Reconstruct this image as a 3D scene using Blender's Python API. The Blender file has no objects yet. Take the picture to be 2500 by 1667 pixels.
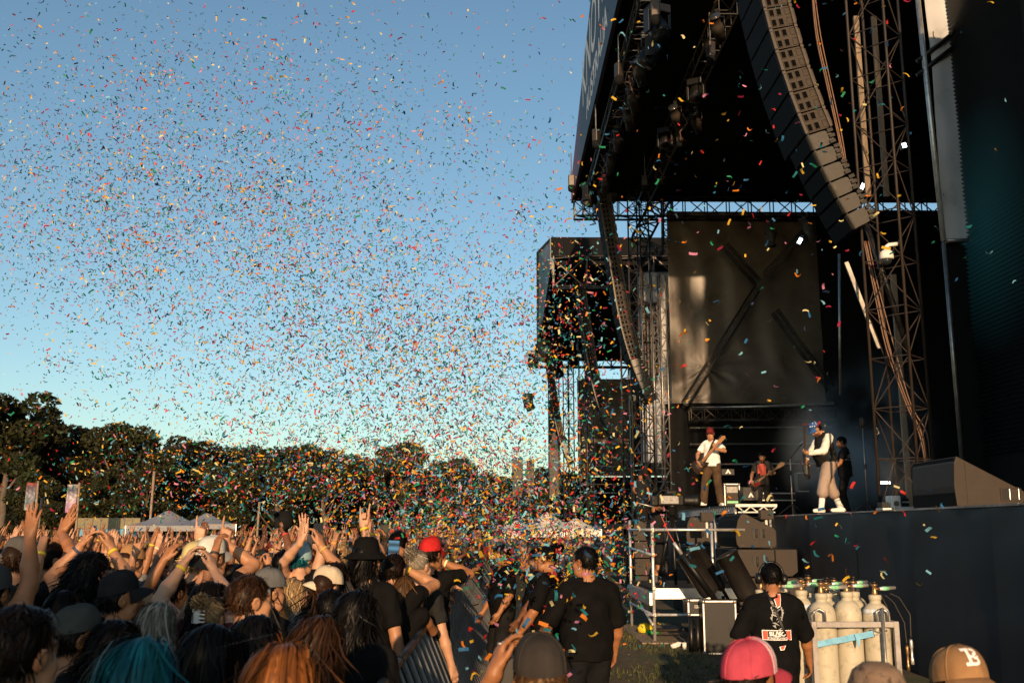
import bpy, math, random
import numpy as np
from mathutils import Vector, Matrix, Euler
from mathutils.bvhtree import BVHTree

# ------------------------------------------------------------------ camera, sky, sun, exposure
SC = bpy.context.scene
COL = SC.collection
CAM_H, FOC = 2.0, 2431.0
PITCH, YAW = math.radians(10.70), math.radians(0.88)
cam_data = bpy.data.cameras.new('camera')
cam_data.lens = 35.0; cam_data.sensor_width = 36.0
cam_data.clip_start = 0.05; cam_data.clip_end = 4000.0
cam_data.dof.use_dof = True; cam_data.dof.focus_distance = 13.0; cam_data.dof.aperture_fstop = 4.5
CAM = bpy.data.objects.new('camera', cam_data)
CAM.location = (0, 0, CAM_H)
CAM.rotation_euler = (math.pi / 2 + PITCH, 0, -YAW)
COL.objects.link(CAM); SC.camera = CAM

SUN_EL, SUN_AZ = math.radians(11.5), math.radians(3.0)      # low sun behind the camera, a touch from the left
world = bpy.data.worlds.new('World'); SC.world = world; world.use_nodes = True
wn = world.node_tree; wn.nodes.clear()
sky = wn.nodes.new('ShaderNodeTexSky'); sky.sky_type = 'NISHITA'; sky.sun_disc = False
sky.sun_elevation = SUN_EL; sky.sun_rotation = math.pi + SUN_AZ
sky.altitude = 50; sky.air_density = 1.0; sky.dust_density = 0.75; sky.ozone_density = 2.4
bg = wn.nodes.new('ShaderNodeBackground'); bg.inputs['Strength'].default_value = 0.15
wo = wn.nodes.new('ShaderNodeOutputWorld')
tint = wn.nodes.new('ShaderNodeMix'); tint.data_type = 'RGBA'; tint.blend_type = 'MULTIPLY'; tint.inputs[0].default_value = 1.0
tint.inputs[7].default_value = (0.90, 0.925, 0.835, 1)          # one even cast over the whole sky
wn.links.new(sky.outputs[0], tint.inputs[6]); wn.links.new(tint.outputs[2], bg.inputs[0]); wn.links.new(bg.outputs[0], wo.inputs[0])

sun_data = bpy.data.lights.new('sun', 'SUN'); sun_data.energy = 5.0; sun_data.angle = math.radians(0.6)
sun_data.color = (1.0, 0.66, 0.37)
SUN = bpy.data.objects.new('sun', sun_data); COL.objects.link(SUN)
SUN_DIR = Vector((math.sin(SUN_AZ) * math.cos(SUN_EL), math.cos(SUN_AZ) * math.cos(SUN_EL), -math.sin(SUN_EL)))
SUN.rotation_euler = SUN_DIR.to_track_quat('-Z', 'Y').to_euler(); SUN.location = (0, -20, 30)

SC.view_settings.view_transform = 'Standard'; SC.view_settings.look = 'None'
SC.view_settings.exposure = 0.28; SC.view_settings.gamma = 1.0
SC.render.engine = 'CYCLES'
SC.cycles.max_bounces = 6; SC.cycles.diffuse_bounces = 3; SC.cycles.glossy_bounces = 2
SC.cycles.transmission_bounces = 3; SC.cycles.transparent_max_bounces = 8
SC.cycles.volume_bounces = 0; SC.cycles.volume_step_rate = 2.0; SC.cycles.use_denoising = True

# ------------------------------------------------------------------ helpers
CAM_R = np.array(CAM.rotation_euler.to_matrix())
def at(px, py, Y):
    """World point that stands at depth Y behind photo pixel (px, py)."""
    d = CAM_R @ np.array([(px - 1250.0) / FOC, -(py - 833.5) / FOC, -1.0])
    t = Y / d[1]
    return Vector((d[0] * t, Y, CAM_H + d[2] * t))

def V(*a): return Vector(a)
_rng = random.Random(7)

class MB:
    """Collects simple shapes into one mesh."""
    def __init__(s): s.v = []; s.f = []; s.c = []
    def add(s, vs, fs, col=None):
        o = len(s.v); s.v += [tuple(p) for p in vs]; s.f += [tuple(i + o for i in f) for f in fs]
        if col is not None: s.c += [col] * len(vs)
        return s
    def box(s, c, d, M=None, col=None):
        x, y, z = d[0] / 2, d[1] / 2, d[2] / 2
        vs = [Vector((a * x, b * y, e * z)) for e in (-1, 1) for b in (-1, 1) for a in (-1, 1)]
        if M is not None: vs = [M @ p for p in vs]
        c = Vector(c)
        return s.add([p + c for p in vs], [(0, 2, 3, 1), (4, 5, 7, 6), (0, 1, 5, 4), (2, 6, 7, 3), (0, 4, 6, 2), (1, 3, 7, 5)], col)
    def bb(s, lo, hi, col=None):
        return s.box([(a + b) / 2 for a, b in zip(lo, hi)], [abs(b - a) for a, b in zip(lo, hi)], None, col)
    def tube(s, pts, r, n=6, cap=True, col=None):
        pts = [Vector(p) for p in pts]; m = len(pts)
        rs = r if isinstance(r, (list, tuple)) else [r] * m
        vs = []; u = None
        for i, p in enumerate(pts):
            t = (pts[min(i + 1, m - 1)] - pts[max(i - 1, 0)])
            t = t.normalized() if t.length > 1e-9 else Vector((0, 0, 1))
            if u is None:
                u = t.orthogonal().normalized()
            else:
                u = (u - t * u.dot(t)); u = u.normalized() if u.length > 1e-6 else t.orthogonal().normalized()
            w = t.cross(u)
            for k in range(n):
                a = 2 * math.pi * k / n
                vs.append(p + (u * math.cos(a) + w * math.sin(a)) * rs[i])
        fs = [(i * n + k, i * n + (k + 1) % n, (i + 1) * n + (k + 1) % n, (i + 1) * n + k) for i in range(m - 1) for k in range(n)]
        if cap: fs += [tuple(range(n - 1, -1, -1)), tuple((m - 1) * n + k for k in range(n))]
        return s.add(vs, fs, col)
    def lathe(s, prof, n=16, o=(0, 0, 0), M=None, col=None):
        vs = []
        for r, z in prof:
            for k in range(n):
                a = 2 * math.pi * k / n
                p = Vector((r * math.cos(a), r * math.sin(a), z))
                vs.append((M @ p if M is not None else p) + Vector(o))
        m = len(prof)
        fs = [(i * n + k, i * n + (k + 1) % n, (i + 1) * n + (k + 1) % n, (i + 1) * n + k) for i in range(m - 1) for k in range(n)]
        fs += [tuple(range(n - 1, -1, -1)), tuple((m - 1) * n + k for k in range(n))]
        return s.add(vs, fs, col)
    def prism(s, poly, d, M=None, o=(0, 0, 0), col=None):
        """poly in local xy, extruded along local z by d."""
        n = len(poly)
        vs = [Vector((x, y, 0)) for x, y in poly] + [Vector((x, y, d)) for x, y in poly]
        if M is not None: vs = [M @ p for p in vs]
        vs = [p + Vector(o) for p in vs]
        fs = [tuple(range(n - 1, -1, -1)), tuple(range(n, 2 * n))] + [(k, (k + 1) % n, n + (k + 1) % n, n + k) for k in range(n)]
        return s.add(vs, fs, col)
    def mesh(s, name, m, smooth=False):
        me = bpy.data.meshes.new(name); me.from_pydata(s.v, [], s.f); me.update()
        if s.c and len(s.c) == len(s.v): set_col(me, np.array(s.c, dtype=np.float32))
        if smooth: me.shade_smooth()
        if m is not None: me.materials.append(m)
        return me
    def build(s, name, m, parent=None, smooth=False, bevel=0, loc=None, rot=None):
        return obj(name, s.mesh(name, m, smooth), parent, bevel, loc, rot)

def set_col(me, c, name='tint'):
    a = me.color_attributes.new(name, 'FLOAT_COLOR', 'POINT')
    if c.shape[1] == 3: c = np.concatenate([c, np.ones((len(c), 1), np.float32)], 1)
    a.data.foreach_set('color', c.astype(np.float32).ravel())

def np_mesh(name, v, f, m=None, smooth=True, col=None):
    """fast mesh from numpy verts and same-size faces"""
    me = bpy.data.meshes.new(name); k = f.shape[1]
    me.vertices.add(len(v)); me.vertices.foreach_set('co', np.asarray(v, np.float32).ravel())
    me.loops.add(f.size); me.loops.foreach_set('vertex_index', f.astype(np.int32).ravel())
    me.polygons.add(len(f)); me.polygons.foreach_set('loop_start', np.arange(0, f.size, k, dtype=np.int32))
    me.polygons.foreach_set('loop_total', np.full(len(f), k, np.int32))
    me.update(calc_edges=True)
    if col is not None: set_col(me, np.asarray(col, np.float32))
    if smooth: me.shade_smooth()
    if m is not None: me.materials.append(m)
    return me

def obj(name, me, parent=None, bevel=0, loc=None, rot=None, color=None):
    o = bpy.data.objects.new(name, me); COL.objects.link(o)
    if parent is not None: o.parent = parent
    if loc is not None: o.location = loc
    if rot is not None: o.rotation_euler = rot
    if color is not None: o.color = (*color[:3], 1)
    if bevel:
        b = o.modifiers.new('bevel', 'BEVEL'); b.width = bevel; b.segments = 2; b.limit_method = 'ANGLE'
    return o

def tag(o, label=None, cat=None, group=None, kind=None):
    if label: o['label'] = label
    if cat: o['category'] = cat
    if group: o['group'] = group
    if kind: o['kind'] = kind
    return o

def thing(name, label, cat, loc=(0, 0, 0), rz=0, group=None, s=1):
    o = bpy.data.objects.new(name, None); COL.objects.link(o); o.empty_display_size = 0.2
    o.location = loc; o.rotation_euler = (0, 0, rz); o.scale = (s, s, s)
    return tag(o, label, cat, group)

def copy_tree(o, parent=None):
    c = o.copy(); COL.objects.link(c)
    if parent is not None: c.parent = parent
    for ch in list(o.children): copy_tree(ch, c)
    return c

def mat(name, col, rough=0.6, metal=0.0, var=0.18, scale=9.0, bump=0.0, bscale=None, spec=0.5, vcol=False, objcol=False, stretch=None, dark=0.0, dscale=3.0, trans=0.0, emit=None):
    m = bpy.data.materials.new(name); m.use_nodes = True
    nt = m.node_tree; N = nt.nodes; L = nt.links; b = N['Principled BSDF']
    b.inputs['Roughness'].default_value = rough; b.inputs['Metallic'].default_value = metal
    b.inputs['Specular IOR Level'].default_value = spec
    tc = N.new('ShaderNodeTexCoord'); mp = N.new('ShaderNodeMapping')
    L.new(tc.outputs['Object'], mp.inputs[0])
    if stretch: mp.inputs['Scale'].default_value = stretch
    if objcol:
        oi = N.new('ShaderNodeObjectInfo'); base = oi.outputs['Color']
    else:
        rgb = N.new('ShaderNodeRGB'); rgb.outputs[0].default_value = (*col, 1); base = rgb.outputs[0]
    if vcol:
        at_ = N.new('ShaderNodeVertexColor'); at_.layer_name = 'tint'
        mm = N.new('ShaderNodeMix'); mm.data_type = 'RGBA'; mm.blend_type = 'MULTIPLY'; mm.inputs[0].default_value = 1
        L.new(base, mm.inputs[6]); L.new(at_.outputs[0], mm.inputs[7]); base = mm.outputs[2]
    if var > 0:
        nz = N.new('ShaderNodeTexNoise'); nz.inputs['Scale'].default_value = scale; nz.inputs['Detail'].default_value = 5
        L.new(mp.outputs[0], nz.inputs['Vector'])
        mr = N.new('ShaderNodeMapRange'); mr.inputs[1].default_value = 0.3; mr.inputs[2].default_value = 0.7
        mr.inputs[3].default_value = 1 - var; mr.inputs[4].default_value = 1 + var
        L.new(nz.outputs[0], mr.inputs[0])
        mx = N.new('ShaderNodeMix'); mx.data_type = 'RGBA'; mx.blend_type = 'MULTIPLY'; mx.inputs[0].default_value = 1
        L.new(base, mx.inputs[6]); L.new(mr.outputs[0], mx.inputs[7]); base = mx.outputs[2]
    if dark > 0:                       # scuffs and dirt with a shape of their own
        n2 = N.new('ShaderNodeTexNoise'); n2.inputs['Scale'].default_value = dscale; n2.inputs['Detail'].default_value = 8; n2.inputs['Roughness'].default_value = 0.7
        L.new(mp.outputs[0], n2.inputs['Vector'])
        m2 = N.new('ShaderNodeMapRange'); m2.inputs[1].default_value = 0.52; m2.inputs[2].default_value = 0.66
        m2.inputs[3].default_value = 1; m2.inputs[4].default_value = 1 - dark
        L.new(n2.outputs[0], m2.inputs[0])
        mx2 = N.new('ShaderNodeMix'); mx2.data_type = 'RGBA'; mx2.blend_type = 'MULTIPLY'; mx2.inputs[0].default_value = 1
        L.new(base, mx2.inputs[6]); L.new(m2.outputs[0], mx2.inputs[7]); base = mx2.outputs[2]
    L.new(base, b.inputs['Base Color'])
    if bump > 0:
        nb = N.new('ShaderNodeTexNoise'); nb.inputs['Scale'].default_value = bscale or scale * 6; nb.inputs['Detail'].default_value = 4
        L.new(mp.outputs[0], nb.inputs['Vector'])
        bp = N.new('ShaderNodeBump'); bp.inputs['Strength'].default_value = bump; bp.inputs['Distance'].default_value = 0.01
        L.new(nb.outputs[0], bp.inputs['Height']); L.new(bp.outputs[0], b.inputs['Normal'])
    if trans > 0:
        tr = N.new('ShaderNodeBsdfTranslucent'); L.new(base, tr.inputs[0])
        ms = N.new('ShaderNodeMixShader'); ms.inputs[0].default_value = trans
        L.new(b.outputs[0], ms.inputs[1]); L.new(tr.outputs[0], ms.inputs[2]); L.new(ms.outputs[0], N['Material Output'].inputs[0])
    if emit:
        b.inputs['Emission Color'].default_value = (*emit[0], 1); b.inputs['Emission Strength'].default_value = emit[1]
    return m

M = {}
M['black_cloth'] = mat('black_cloth', (.006, .0063, .007), .9, bump=.35, bscale=3, spec=.2)
M['navy_cloth'] = mat('navy_cloth', (.0105, .0145, .020), .55, var=.12, scale=1.5, bump=.25, bscale=4, spec=.4, dark=.35, dscale=.8)
M['grey_tarp'] = mat('grey_tarp', (.46, .475, .50), .6, var=.12, scale=1.2, bump=.4, bscale=1.4, dark=.25, dscale=2)
M['tarp'] = mat('tarp', (.135, .112, .094), .42, var=.2, scale=1.3, bump=.5, bscale=1.2, spec=.5, dark=.4, dscale=.9)
M['speaker'] = mat('speaker', (.034, .025, .019), .62, var=.15, scale=14, bump=.35, bscale=220, spec=.35, dark=.2, dscale=7)
M['grille'] = mat('grille', (.006, .006, .006), .8, var=.3, scale=60, bump=.5, bscale=160, spec=.12)
M['black'] = mat('black', (.0055, .0055, .006), .5, var=.2, spec=.4)
M['black_metal'] = mat('black_metal', (.012, .0115, .011), .38, metal=.3, var=.3, dark=.3)
M['steel'] = mat('steel', (.34, .32, .30), .38, metal=.8, var=.25, scale=5, dark=.4, dscale=6)
M['alu'] = mat('alu', (.72, .71, .69), .42, metal=.7, var=.12, scale=6, dark=.3, dscale=8)
M['truss'] = mat('truss', (.055, .045, .038), .42, metal=.5, var=.25, scale=3, dark=.4, dscale=4)
M['rust'] = mat('rust', (.026, .017, .012), .6, var=.3, scale=4, dark=.4, dscale=6)
M['wood'] = mat('wood', (.24, .175, .12), .7, var=.2, scale=3, stretch=(8, 8, 1))
M['white'] = mat('white', (.72, .70, .66), .5, var=.08, dark=.15, dscale=8)
M['cylinder'] = mat('cylinder', (.47, .43, .33), .5, var=.08, scale=5, dark=.45, dscale=5, spec=.35)
M['brass'] = mat('brass', (.42, .25, .12), .4, metal=.8, var=.25, dark=.3)
M['green_tape'] = mat('green_tape', (.25, .62, .34), .6, var=.1)
M['strap'] = mat('strap', (.16, .42, .62), .6, var=.15, scale=30)
M['cable'] = mat('cable', (.16, .085, .05), .55, var=.2)
M['rubber'] = mat('rubber', (.012, .012, .012), .5)
M['glass'] = mat('glass', (.02, .025, .03), .08, spec=.8, var=0)
M['objcol'] = mat('objcol', (1, 1, 1), .6, objcol=True, var=.15)
M['cloth'] = mat('cloth', (1, 1, 1), .85, objcol=True, var=.22, scale=10, bump=.7, bscale=16, spec=.05)
M['skin'] = mat('skin', (1, 1, 1), .5, objcol=True, vcol=True, var=.10, scale=18, bump=.12, bscale=120, spec=.4)
M['hair'] = mat('hair', (1, 1, 1), .42, objcol=True, vcol=True, var=.25, scale=25, spec=.1)
M['paper'] = mat('paper', (1, 1, 1), .65, vcol=True, var=0, spec=.2, trans=.1)
M['paper_obj'] = mat('paper_obj', (1, 1, 1), .65, objcol=True, var=0, spec=.2, trans=.25)
M['print_white'] = mat('print_white', (.82, .80, .77), .7, var=.12, scale=14)
M['print_red'] = mat('print_red', (.62, .09, .05), .7, var=.12, scale=14)
M['print_grey'] = mat('print_grey', (.33, .32, .31), .7, var=.3, scale=30)

def text_mesh(txt, size, m, name='lettering', bold=0.0, extrude=0.0):
    cu = bpy.data.curves.new(name, 'FONT'); cu.body = txt; cu.size = size; cu.offset = bold; cu.extrude = extrude
    cu.align_x = 'CENTER'; cu.align_y = 'CENTER'
    o = bpy.data.objects.new(name, cu); COL.objects.link(o)
    dg = bpy.context.evaluated_depsgraph_get(); me = bpy.data.meshes.new_from_object(o.evaluated_get(dg))
    bpy.data.objects.remove(o); bpy.data.curves.remove(cu)
    me.name = name; me.materials.clear(); me.materials.append(m)
    return me
# ------------------------------------------------------------------ the setting: ground
def grid_mesh(name, x0, x1, y0, y1, nx, ny, fn, m, flip=False):
    u = np.linspace(x0, x1, nx); v = np.linspace(y0, y1, ny)
    U, W = np.meshgrid(u, v, indexing='ij'); P = fn(U, W).reshape(-1, 3)
    i = np.arange(nx * ny).reshape(nx, ny)
    f = np.stack([i[:-1, :-1], i[1:, :-1], i[1:, 1:], i[:-1, 1:]], -1).reshape(-1, 4)
    if flip: f = f[:, ::-1]
    return np_mesh(name, P, f, m)

def ground_material():
    m = bpy.data.materials.new('grass_ground'); m.use_nodes = True
    nt = m.node_tree; N = nt.nodes; L = nt.links; b = N['Principled BSDF']; b.inputs['Roughness'].default_value = .9
    tc = N.new('ShaderNodeTexCoord')
    n1 = N.new('ShaderNodeTexNoise'); n1.inputs['Scale'].default_value = .9; n1.inputs['Detail'].default_value = 9; n1.inputs['Roughness'].default_value = .65
    n2 = N.new('ShaderNodeTexNoise'); n2.inputs['Scale'].default_value = 28; n2.inputs['Detail'].default_value = 6
    L.new(tc.outputs['Object'], n1.inputs[0]); L.new(tc.outputs['Object'], n2.inputs[0])
    r = N.new('ShaderNodeValToRGB'); e = r.color_ramp.elements
    e[0].position = .36; e[0].color = (.060, .040, .022, 1); e[1].position = .62; e[1].color = (.050, .060, .015, 1)
    x = e.new(.5); x.color = (.085, .066, .025, 1)
    L.new(n1.outputs[0], r.inputs[0])
    mx = N.new('ShaderNodeMix'); mx.data_type = 'RGBA'; mx.blend_type = 'MULTIPLY'; mx.inputs[0].default_value = .8
    r2 = N.new('ShaderNodeMapRange'); r2.inputs[1].default_value = .3; r2.inputs[2].default_value = .7; r2.inputs[3].default_value = .45; r2.inputs[4].default_value = 1.5
    L.new(n2.outputs[0], r2.inputs[0]); L.new(r.outputs[0], mx.inputs[6]); L.new(r2.outputs[0], mx.inputs[7]); L.new(mx.outputs[2], b.inputs[0])
    bp = N.new('ShaderNodeBump'); bp.inputs['Strength'].default_value = .8; bp.inputs['Distance'].default_value = .05
    L.new(n2.outputs[0], bp.inputs['Height']); L.new(bp.outputs[0], b.inputs['Normal'])
    return m
M['grass'] = ground_material()
tag(obj('ground', grid_mesh('ground', -900, 900, -300, 1500, 60, 60, lambda a, b: np.stack([a, b, 0 * a], -1), M['grass'])), kind='structure')

# grass tufts in the pit, nobody could count them
def grass_tufts():
    rg = np.random.default_rng(3); n = 5200
    Y = rg.uniform(13.5, 22, n); X = rg.uniform(-.2, 4.3, n)
    keep = (np.sin(X * 2.3 + 1.1) + np.sin(Y * 1.3 + X * .9) > -.2); X, Y = X[keep], Y[keep]; n = len(X)
    a = rg.uniform(0, 6.28, n); h = rg.uniform(.03, .09, n); w = .012
    lx, ly = np.cos(a), np.sin(a); bx, by = rg.normal(0, .03, n), rg.normal(0, .03, n)
    v = np.stack([np.stack([X - lx * w, Y - ly * w, 0 * X], -1), np.stack([X + lx * w, Y + ly * w, 0 * X], -1), np.stack([X + bx, Y + by, h], -1)], 1).reshape(-1, 3)
    f = np.arange(n * 3).reshape(-1, 3)
    M['blade'] = mat('blade', (.060, .066, .018), .8, var=.35, scale=3)
    tag(obj('grass_blades', np_mesh('grass_blades', v, f, M['blade'], smooth=False)), 'short trampled grass growing between the barrier and the stage', 'grass', kind='stuff')
grass_tufts()

# ------------------------------------------------------------------ trusses
def truss(name, label, cat, p0, p1, w=.5, bay=None, m=None, group=None, r=.028, rb=.014, up=(0, 0, 1), h=None, sides=4):
    p0, p1 = Vector(p0), Vector(p1); m = m or M['truss']; h = h or w
    t = thing(name, label, cat, p0, 0, group)
    d = p1 - p0; Ln = d.length; d.normalize()
    u = Vector(up); u = u - d * u.dot(d)
    u = u.normalized() if u.length > 1e-3 else d.orthogonal().normalized()
    s = d.cross(u)
    cs = [u * h / 2 + s * w / 2, u * h / 2 - s * w / 2, -u * h / 2 - s * w / 2, -u * h / 2 + s * w / 2]
    for c in cs: MB().tube([c, c + d * Ln], r, 6).build('chord', m, t, True)
    b = MB(); bay = bay or w; n = max(1, round(Ln / bay))
    for i in range(n + 1):
        a = d * (Ln * i / n)
        for k in range(4):
            b.tube([cs[k] + a, cs[(k + 1) % 4] + a], rb, 4, False)
    for i in range(n):
        a, e = d * (Ln * i / n), d * (Ln * (i + 1) / n)
        for k in range(4):
            x, y = (cs[k], cs[(k + 1) % 4]) if (i + k) % 2 else (cs[(k + 1) % 4], cs[k])
            b.tube([x + a, y + e], rb, 4, False)
    tag(b.build('bracing', m, t), kind='stuff')
    return t

# ------------------------------------------------------------------ the near stage
XS, ZD = 6.0, 2.3
S1A, S1B = 16.0, 42.0        # near and far end of the opening
t = thing('main_stage', 'large raised black stage with navy cloth skirt along the pit', 'stage')
MB().bb((XS + .02, 5, ZD - .25), (20, 42.5, ZD)).build('deck', M['black'], t)
def skirt_fn(y, z):
    rip = .012 * np.sin(y * 2.1 + z * .4) + .006 * np.sin(y * 5.3 + 1.7 * z) + .004 * np.sin(z * 7 + y)
    return np.stack([XS - .01 + rip - .05 * (1 - z / 2.2) ** 2, y, z], -1)
for k in range(16):                                   # cloth lengths overlap, each hangs a little differently
    y0 = 5 + k * 2.35
    def pan(y, z, k=k):
        P = skirt_fn(y, z); u = (y - 5 - k * 2.35) / 2.42
        P[..., 0] += .012 * np.sin(k * 2.1) - .02 * u * (1 - u) * np.sin(k * 3.7) * (1 - z / 2.2) - .016 * u - .012 * np.sin(6 * u + 2.4 * z + k) * np.exp(-((z - 2.26) / .5) ** 2) - .010 * np.abs(np.sin(9 * u + k)) * (z < 2.2) * (z / 2.2) ** 3
        return P
    obj('skirt', grid_mesh('skirt', y0, y0 + 2.42, 0.01 + .02 * (k % 3), ZD - .035, 40, 22, pan, M['navy_cloth'], True), t)
e = MB(); y = 5.0; rg = random.Random(2)
while y < 42:
    l = rg.uniform(.8, 2.2); e.box((XS - .015 + rg.uniform(-.004, .004), y + l / 2, ZD - .012), (.03, l - .02, .022 + rg.uniform(0, .008))); y += l
e.build('edge_strip', mat('worn_edge', (.33, .29, .26), .5, var=.5, scale=2, dark=.8, dscale=1.2), t)

ROOF_Z = 16.5
t = thing('stage_roof', 'black canopy roof over the near stage with printed fascia along its front', 'roof')
MB().bb((3.36, 25, ROOF_Z), (20.5, 42.6, ROOF_Z + .35)).build('ceiling', M['black_cloth'], t)
# fascia: a printed vertical sign, arched top, facing the audience
M['fascia'] = None
def fascia_material():
    m = bpy.data.materials.new('fascia_print'); m.use_nodes = True
    nt = m.node_tree; N = nt.nodes; L = nt.links; b = N['Principled BSDF']; b.inputs['Roughness'].default_value = .6
    tc = N.new('ShaderNodeTexCoord'); sep = N.new('ShaderNodeSeparateXYZ'); L.new(tc.outputs['Object'], sep.inputs[0])
    nz = N.new('ShaderNodeTexNoise'); nz.inputs['Scale'].default_value = .7; nz.inputs['Detail'].default_value = 6; L.new(tc.outputs['Object'], nz.inputs[0])
    ad = N.new('ShaderNodeMath'); ad.operation = 'MULTIPLY_ADD'; ad.inputs[1].default_value = 4.0
    L.new(nz.outputs[0], ad.inputs[0]); L.new(sep.outputs[1], ad.inputs[2])
    mr = N.new('ShaderNodeMapRange'); mr.inputs[1].default_value = 38.5; mr.inputs[2].default_value = 43.5; L.new(ad.outputs[0], mr.inputs[0])
    r = N.new('ShaderNodeValToRGB'); e = r.color_ramp.elements
    e[0].color = (.030, .050, .080, 1); e[1].color = (.36, .05, .05, 1); x = e.new(.5); x.color = (.11, .05, .10, 1)
    L.new(mr.outputs[0], r.inputs[0]); L.new(r.outputs[0], b.inputs[0])
    return m
M['fascia'] = fascia_material()
def fascia(t, ya, yb, X, zb, zt0, zt1, ymid):
    # outline in (y, z): straight bottom, top rising towards the middle of the stage
    poly = [(ya, zb), (yb, zb), (yb - .15, zt0), (ymid, zt1), (ya, zt1 - .6)]
    b = MB(); n = len(poly)
    vs = [(X, y, z) for y, z in poly] + [(X + .12, y, z) for y, z in poly]
    b.add(vs, [tuple(range(n)), tuple(range(2 * n - 1, n - 1, -1))] + [(k, n + k, n + (k + 1) % n, (k + 1) % n) for k in range(n)])
    return b.build('fascia', M['fascia'], t)
fa = fascia(t, 18, 42.6, 3.3, 16.35, 17.3, 22.3, 27)
RT = Matrix(((0, 0, -1), (-1, 0, 0), (0, 1, 0))).to_4x4()     # text reading from far (+Y) to near, facing -X
for txt, size, ymid, zc, sx in (('KNOTFEST', 2.7, 30.2, 19.15, .92), ('AUSTRALIA', 1.15, 31.2, 17.3, 1.2)):
    me = text_mesh(txt, size, M['print_white'], bold=.03); me.transform(Matrix.Diagonal((sx, 1, 1, 1)))
    # letters lean up with the arch towards the middle
    for v in me.vertices: v.co.y += .05 * v.co.x if txt == 'KNOTFEST' else 0
    me.transform(RT); o = obj('lettering', me, fa, loc=(3.294, ymid, zc))

# far end of the near stage: open truss with the sky behind it, tarp wall below
G_TR = 'trusses of the stage roofs'
truss('roof_truss', 'long black roof end truss with blue sky showing through it', 'truss', (3.4, 42.2, 16.0), (20, 42.2, 16.0), .55, .95, M['black_metal'], r=.05, rb=.032, h=.9)
def tarp_fn(U, W):
    # wrinkles that fan out from the brace knots
    Y = 42.5 + 0 * U
    for kx, kz, amp, ph in ((9.0, 8.9, .075, .4), (8.1, 7.4, .05, 2.0)):
        dx, dz = U - kx, W - kz; r = np.sqrt(dx * dx + dz * dz) + .05; a = np.arctan2(dz, dx)
        w = np.sin(a * 5 + ph + 1.7 * np.sin(a * 3 + ph * 2)) * .7 + np.sin(a * 13 + 2.2 * np.sin(a * 2 - ph) + r * .6) * .5
        Y = Y - amp * np.exp(-r / 1.6) * np.minimum(1, r * 2.2) * (1.0 + w) * (.45 + .55 * np.cos(a + .7 + .3 * ph))
    Y = Y + .022 * np.sin(W * 2.3 + 1.6 * np.sin(U * .9) + .5 * U) + .014 * np.sin(U * 5.1 + W * 1.7 + 2 * np.sin(W * .8)) + .02 * np.sin(.9 * U - 1.4 * W)
    Y = Y + .03 * np.sin(W * 3.1 + .4 * U) * np.exp(-((W - 8) / 1.8) ** 2) + .02 * np.sin(U * 4)
    return np.stack([U, Y, W], -1)
t = thing('side_tarp', 'brown grey creased tarp wall closing the far side of the near stage', 'tarp')
obj('sheet', grid_mesh('sheet', 7.55, 14.2, 7.35, 15.9, 170, 210, tarp_fn, M['tarp'], False), t)
MB().bb((7.6, 42.62, 7.3), (20, 42.7, 16)).build('lining', M['black_cloth'], t)
MB().bb((14.2, 42.3, 2.3), (20, 42.38, 16)).build('dark_panel', M['black_cloth'], t)
tag(MB().bb((20, 4, 0), (20.2, 43, 17)).build('back_wall', M['black_cloth']), 'black cloth wall across the back of the near stage', 'wall')
w = thing('side_wall', 'black cloth wall closing the near side of the stage behind the screen', 'wall')
MB().bb((8.35, 16.92, ZD), (20, 17.02, 18.5)).build('cloth', M['black_cloth'], w)
# X brace in front of the tarp
for a, b, lab in ((at(1672, 985, 41.6), at(1850, 702, 41.6), 'lower left arm of the X brace on the creased tarp'),
                  (at(1872, 668, 41.5), at(1985, 545, 41.5), 'upper right arm of the X brace on the creased tarp'),
                  (at(1892, 760, 41.4), at(2030, 950, 41.4), 'lower right arm of the X brace on the creased tarp'),
                  (at(1770, 600, 41.5), at(1850, 690, 41.5), 'short upper left arm of the X brace on the creased tarp')):
    truss('brace_truss', 'steel lattice brace, ' + lab, 'truss', a, b, .28, .5, M['truss'], 'brace trusses on the tarp', r=.03, rb=.014)
# beam, pipes and dark stepped scaffold below the tarp
bm = thing('side_beam', 'pale pipe topped lattice beam under the creased tarp', 'truss', (0, 0, 0))
a, b = at(1690, 997, 41.5), at(2035, 984, 41.5)
MB().tube([a, (a + b) / 2 + V(0, 0, -.03), b], .06, 8).build('top_pipe', M['alu'], bm, True)
truss('side_beam_truss', 'dark lattice beam under the pale pipe at the stage side', 'truss', at(1685, 1012, 41.6) , at(2040, 1010, 41.6), .5, .55, M['truss'], r=.03, rb=.018)
for i, (py, m_, lab) in enumerate(((1044, 'steel', 'upper'), (1084, 'steel', 'middle'), (1133, 'alu', 'lower'))):
    a, b = at(1685, py, 41.8), at(2030, py - 2, 41.8); mb = MB()
    mb.tube([a, b], .035, 6); pp = mb.build('scaffold_pipe', M[m_])
    tag(pp, lab + ' of the three level scaffold pipes behind the guitarists', 'pipe', 'scaffold pipes at the stage side')
MB_ = MB().bb((7.2, 42.3, ZD), (14.2, 42.4, 7.3)); tag(MB_.build('scrim', M['black_cloth']), 'black scrim hung behind the scaffold pipes at the stage side', 'curtain')

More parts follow.
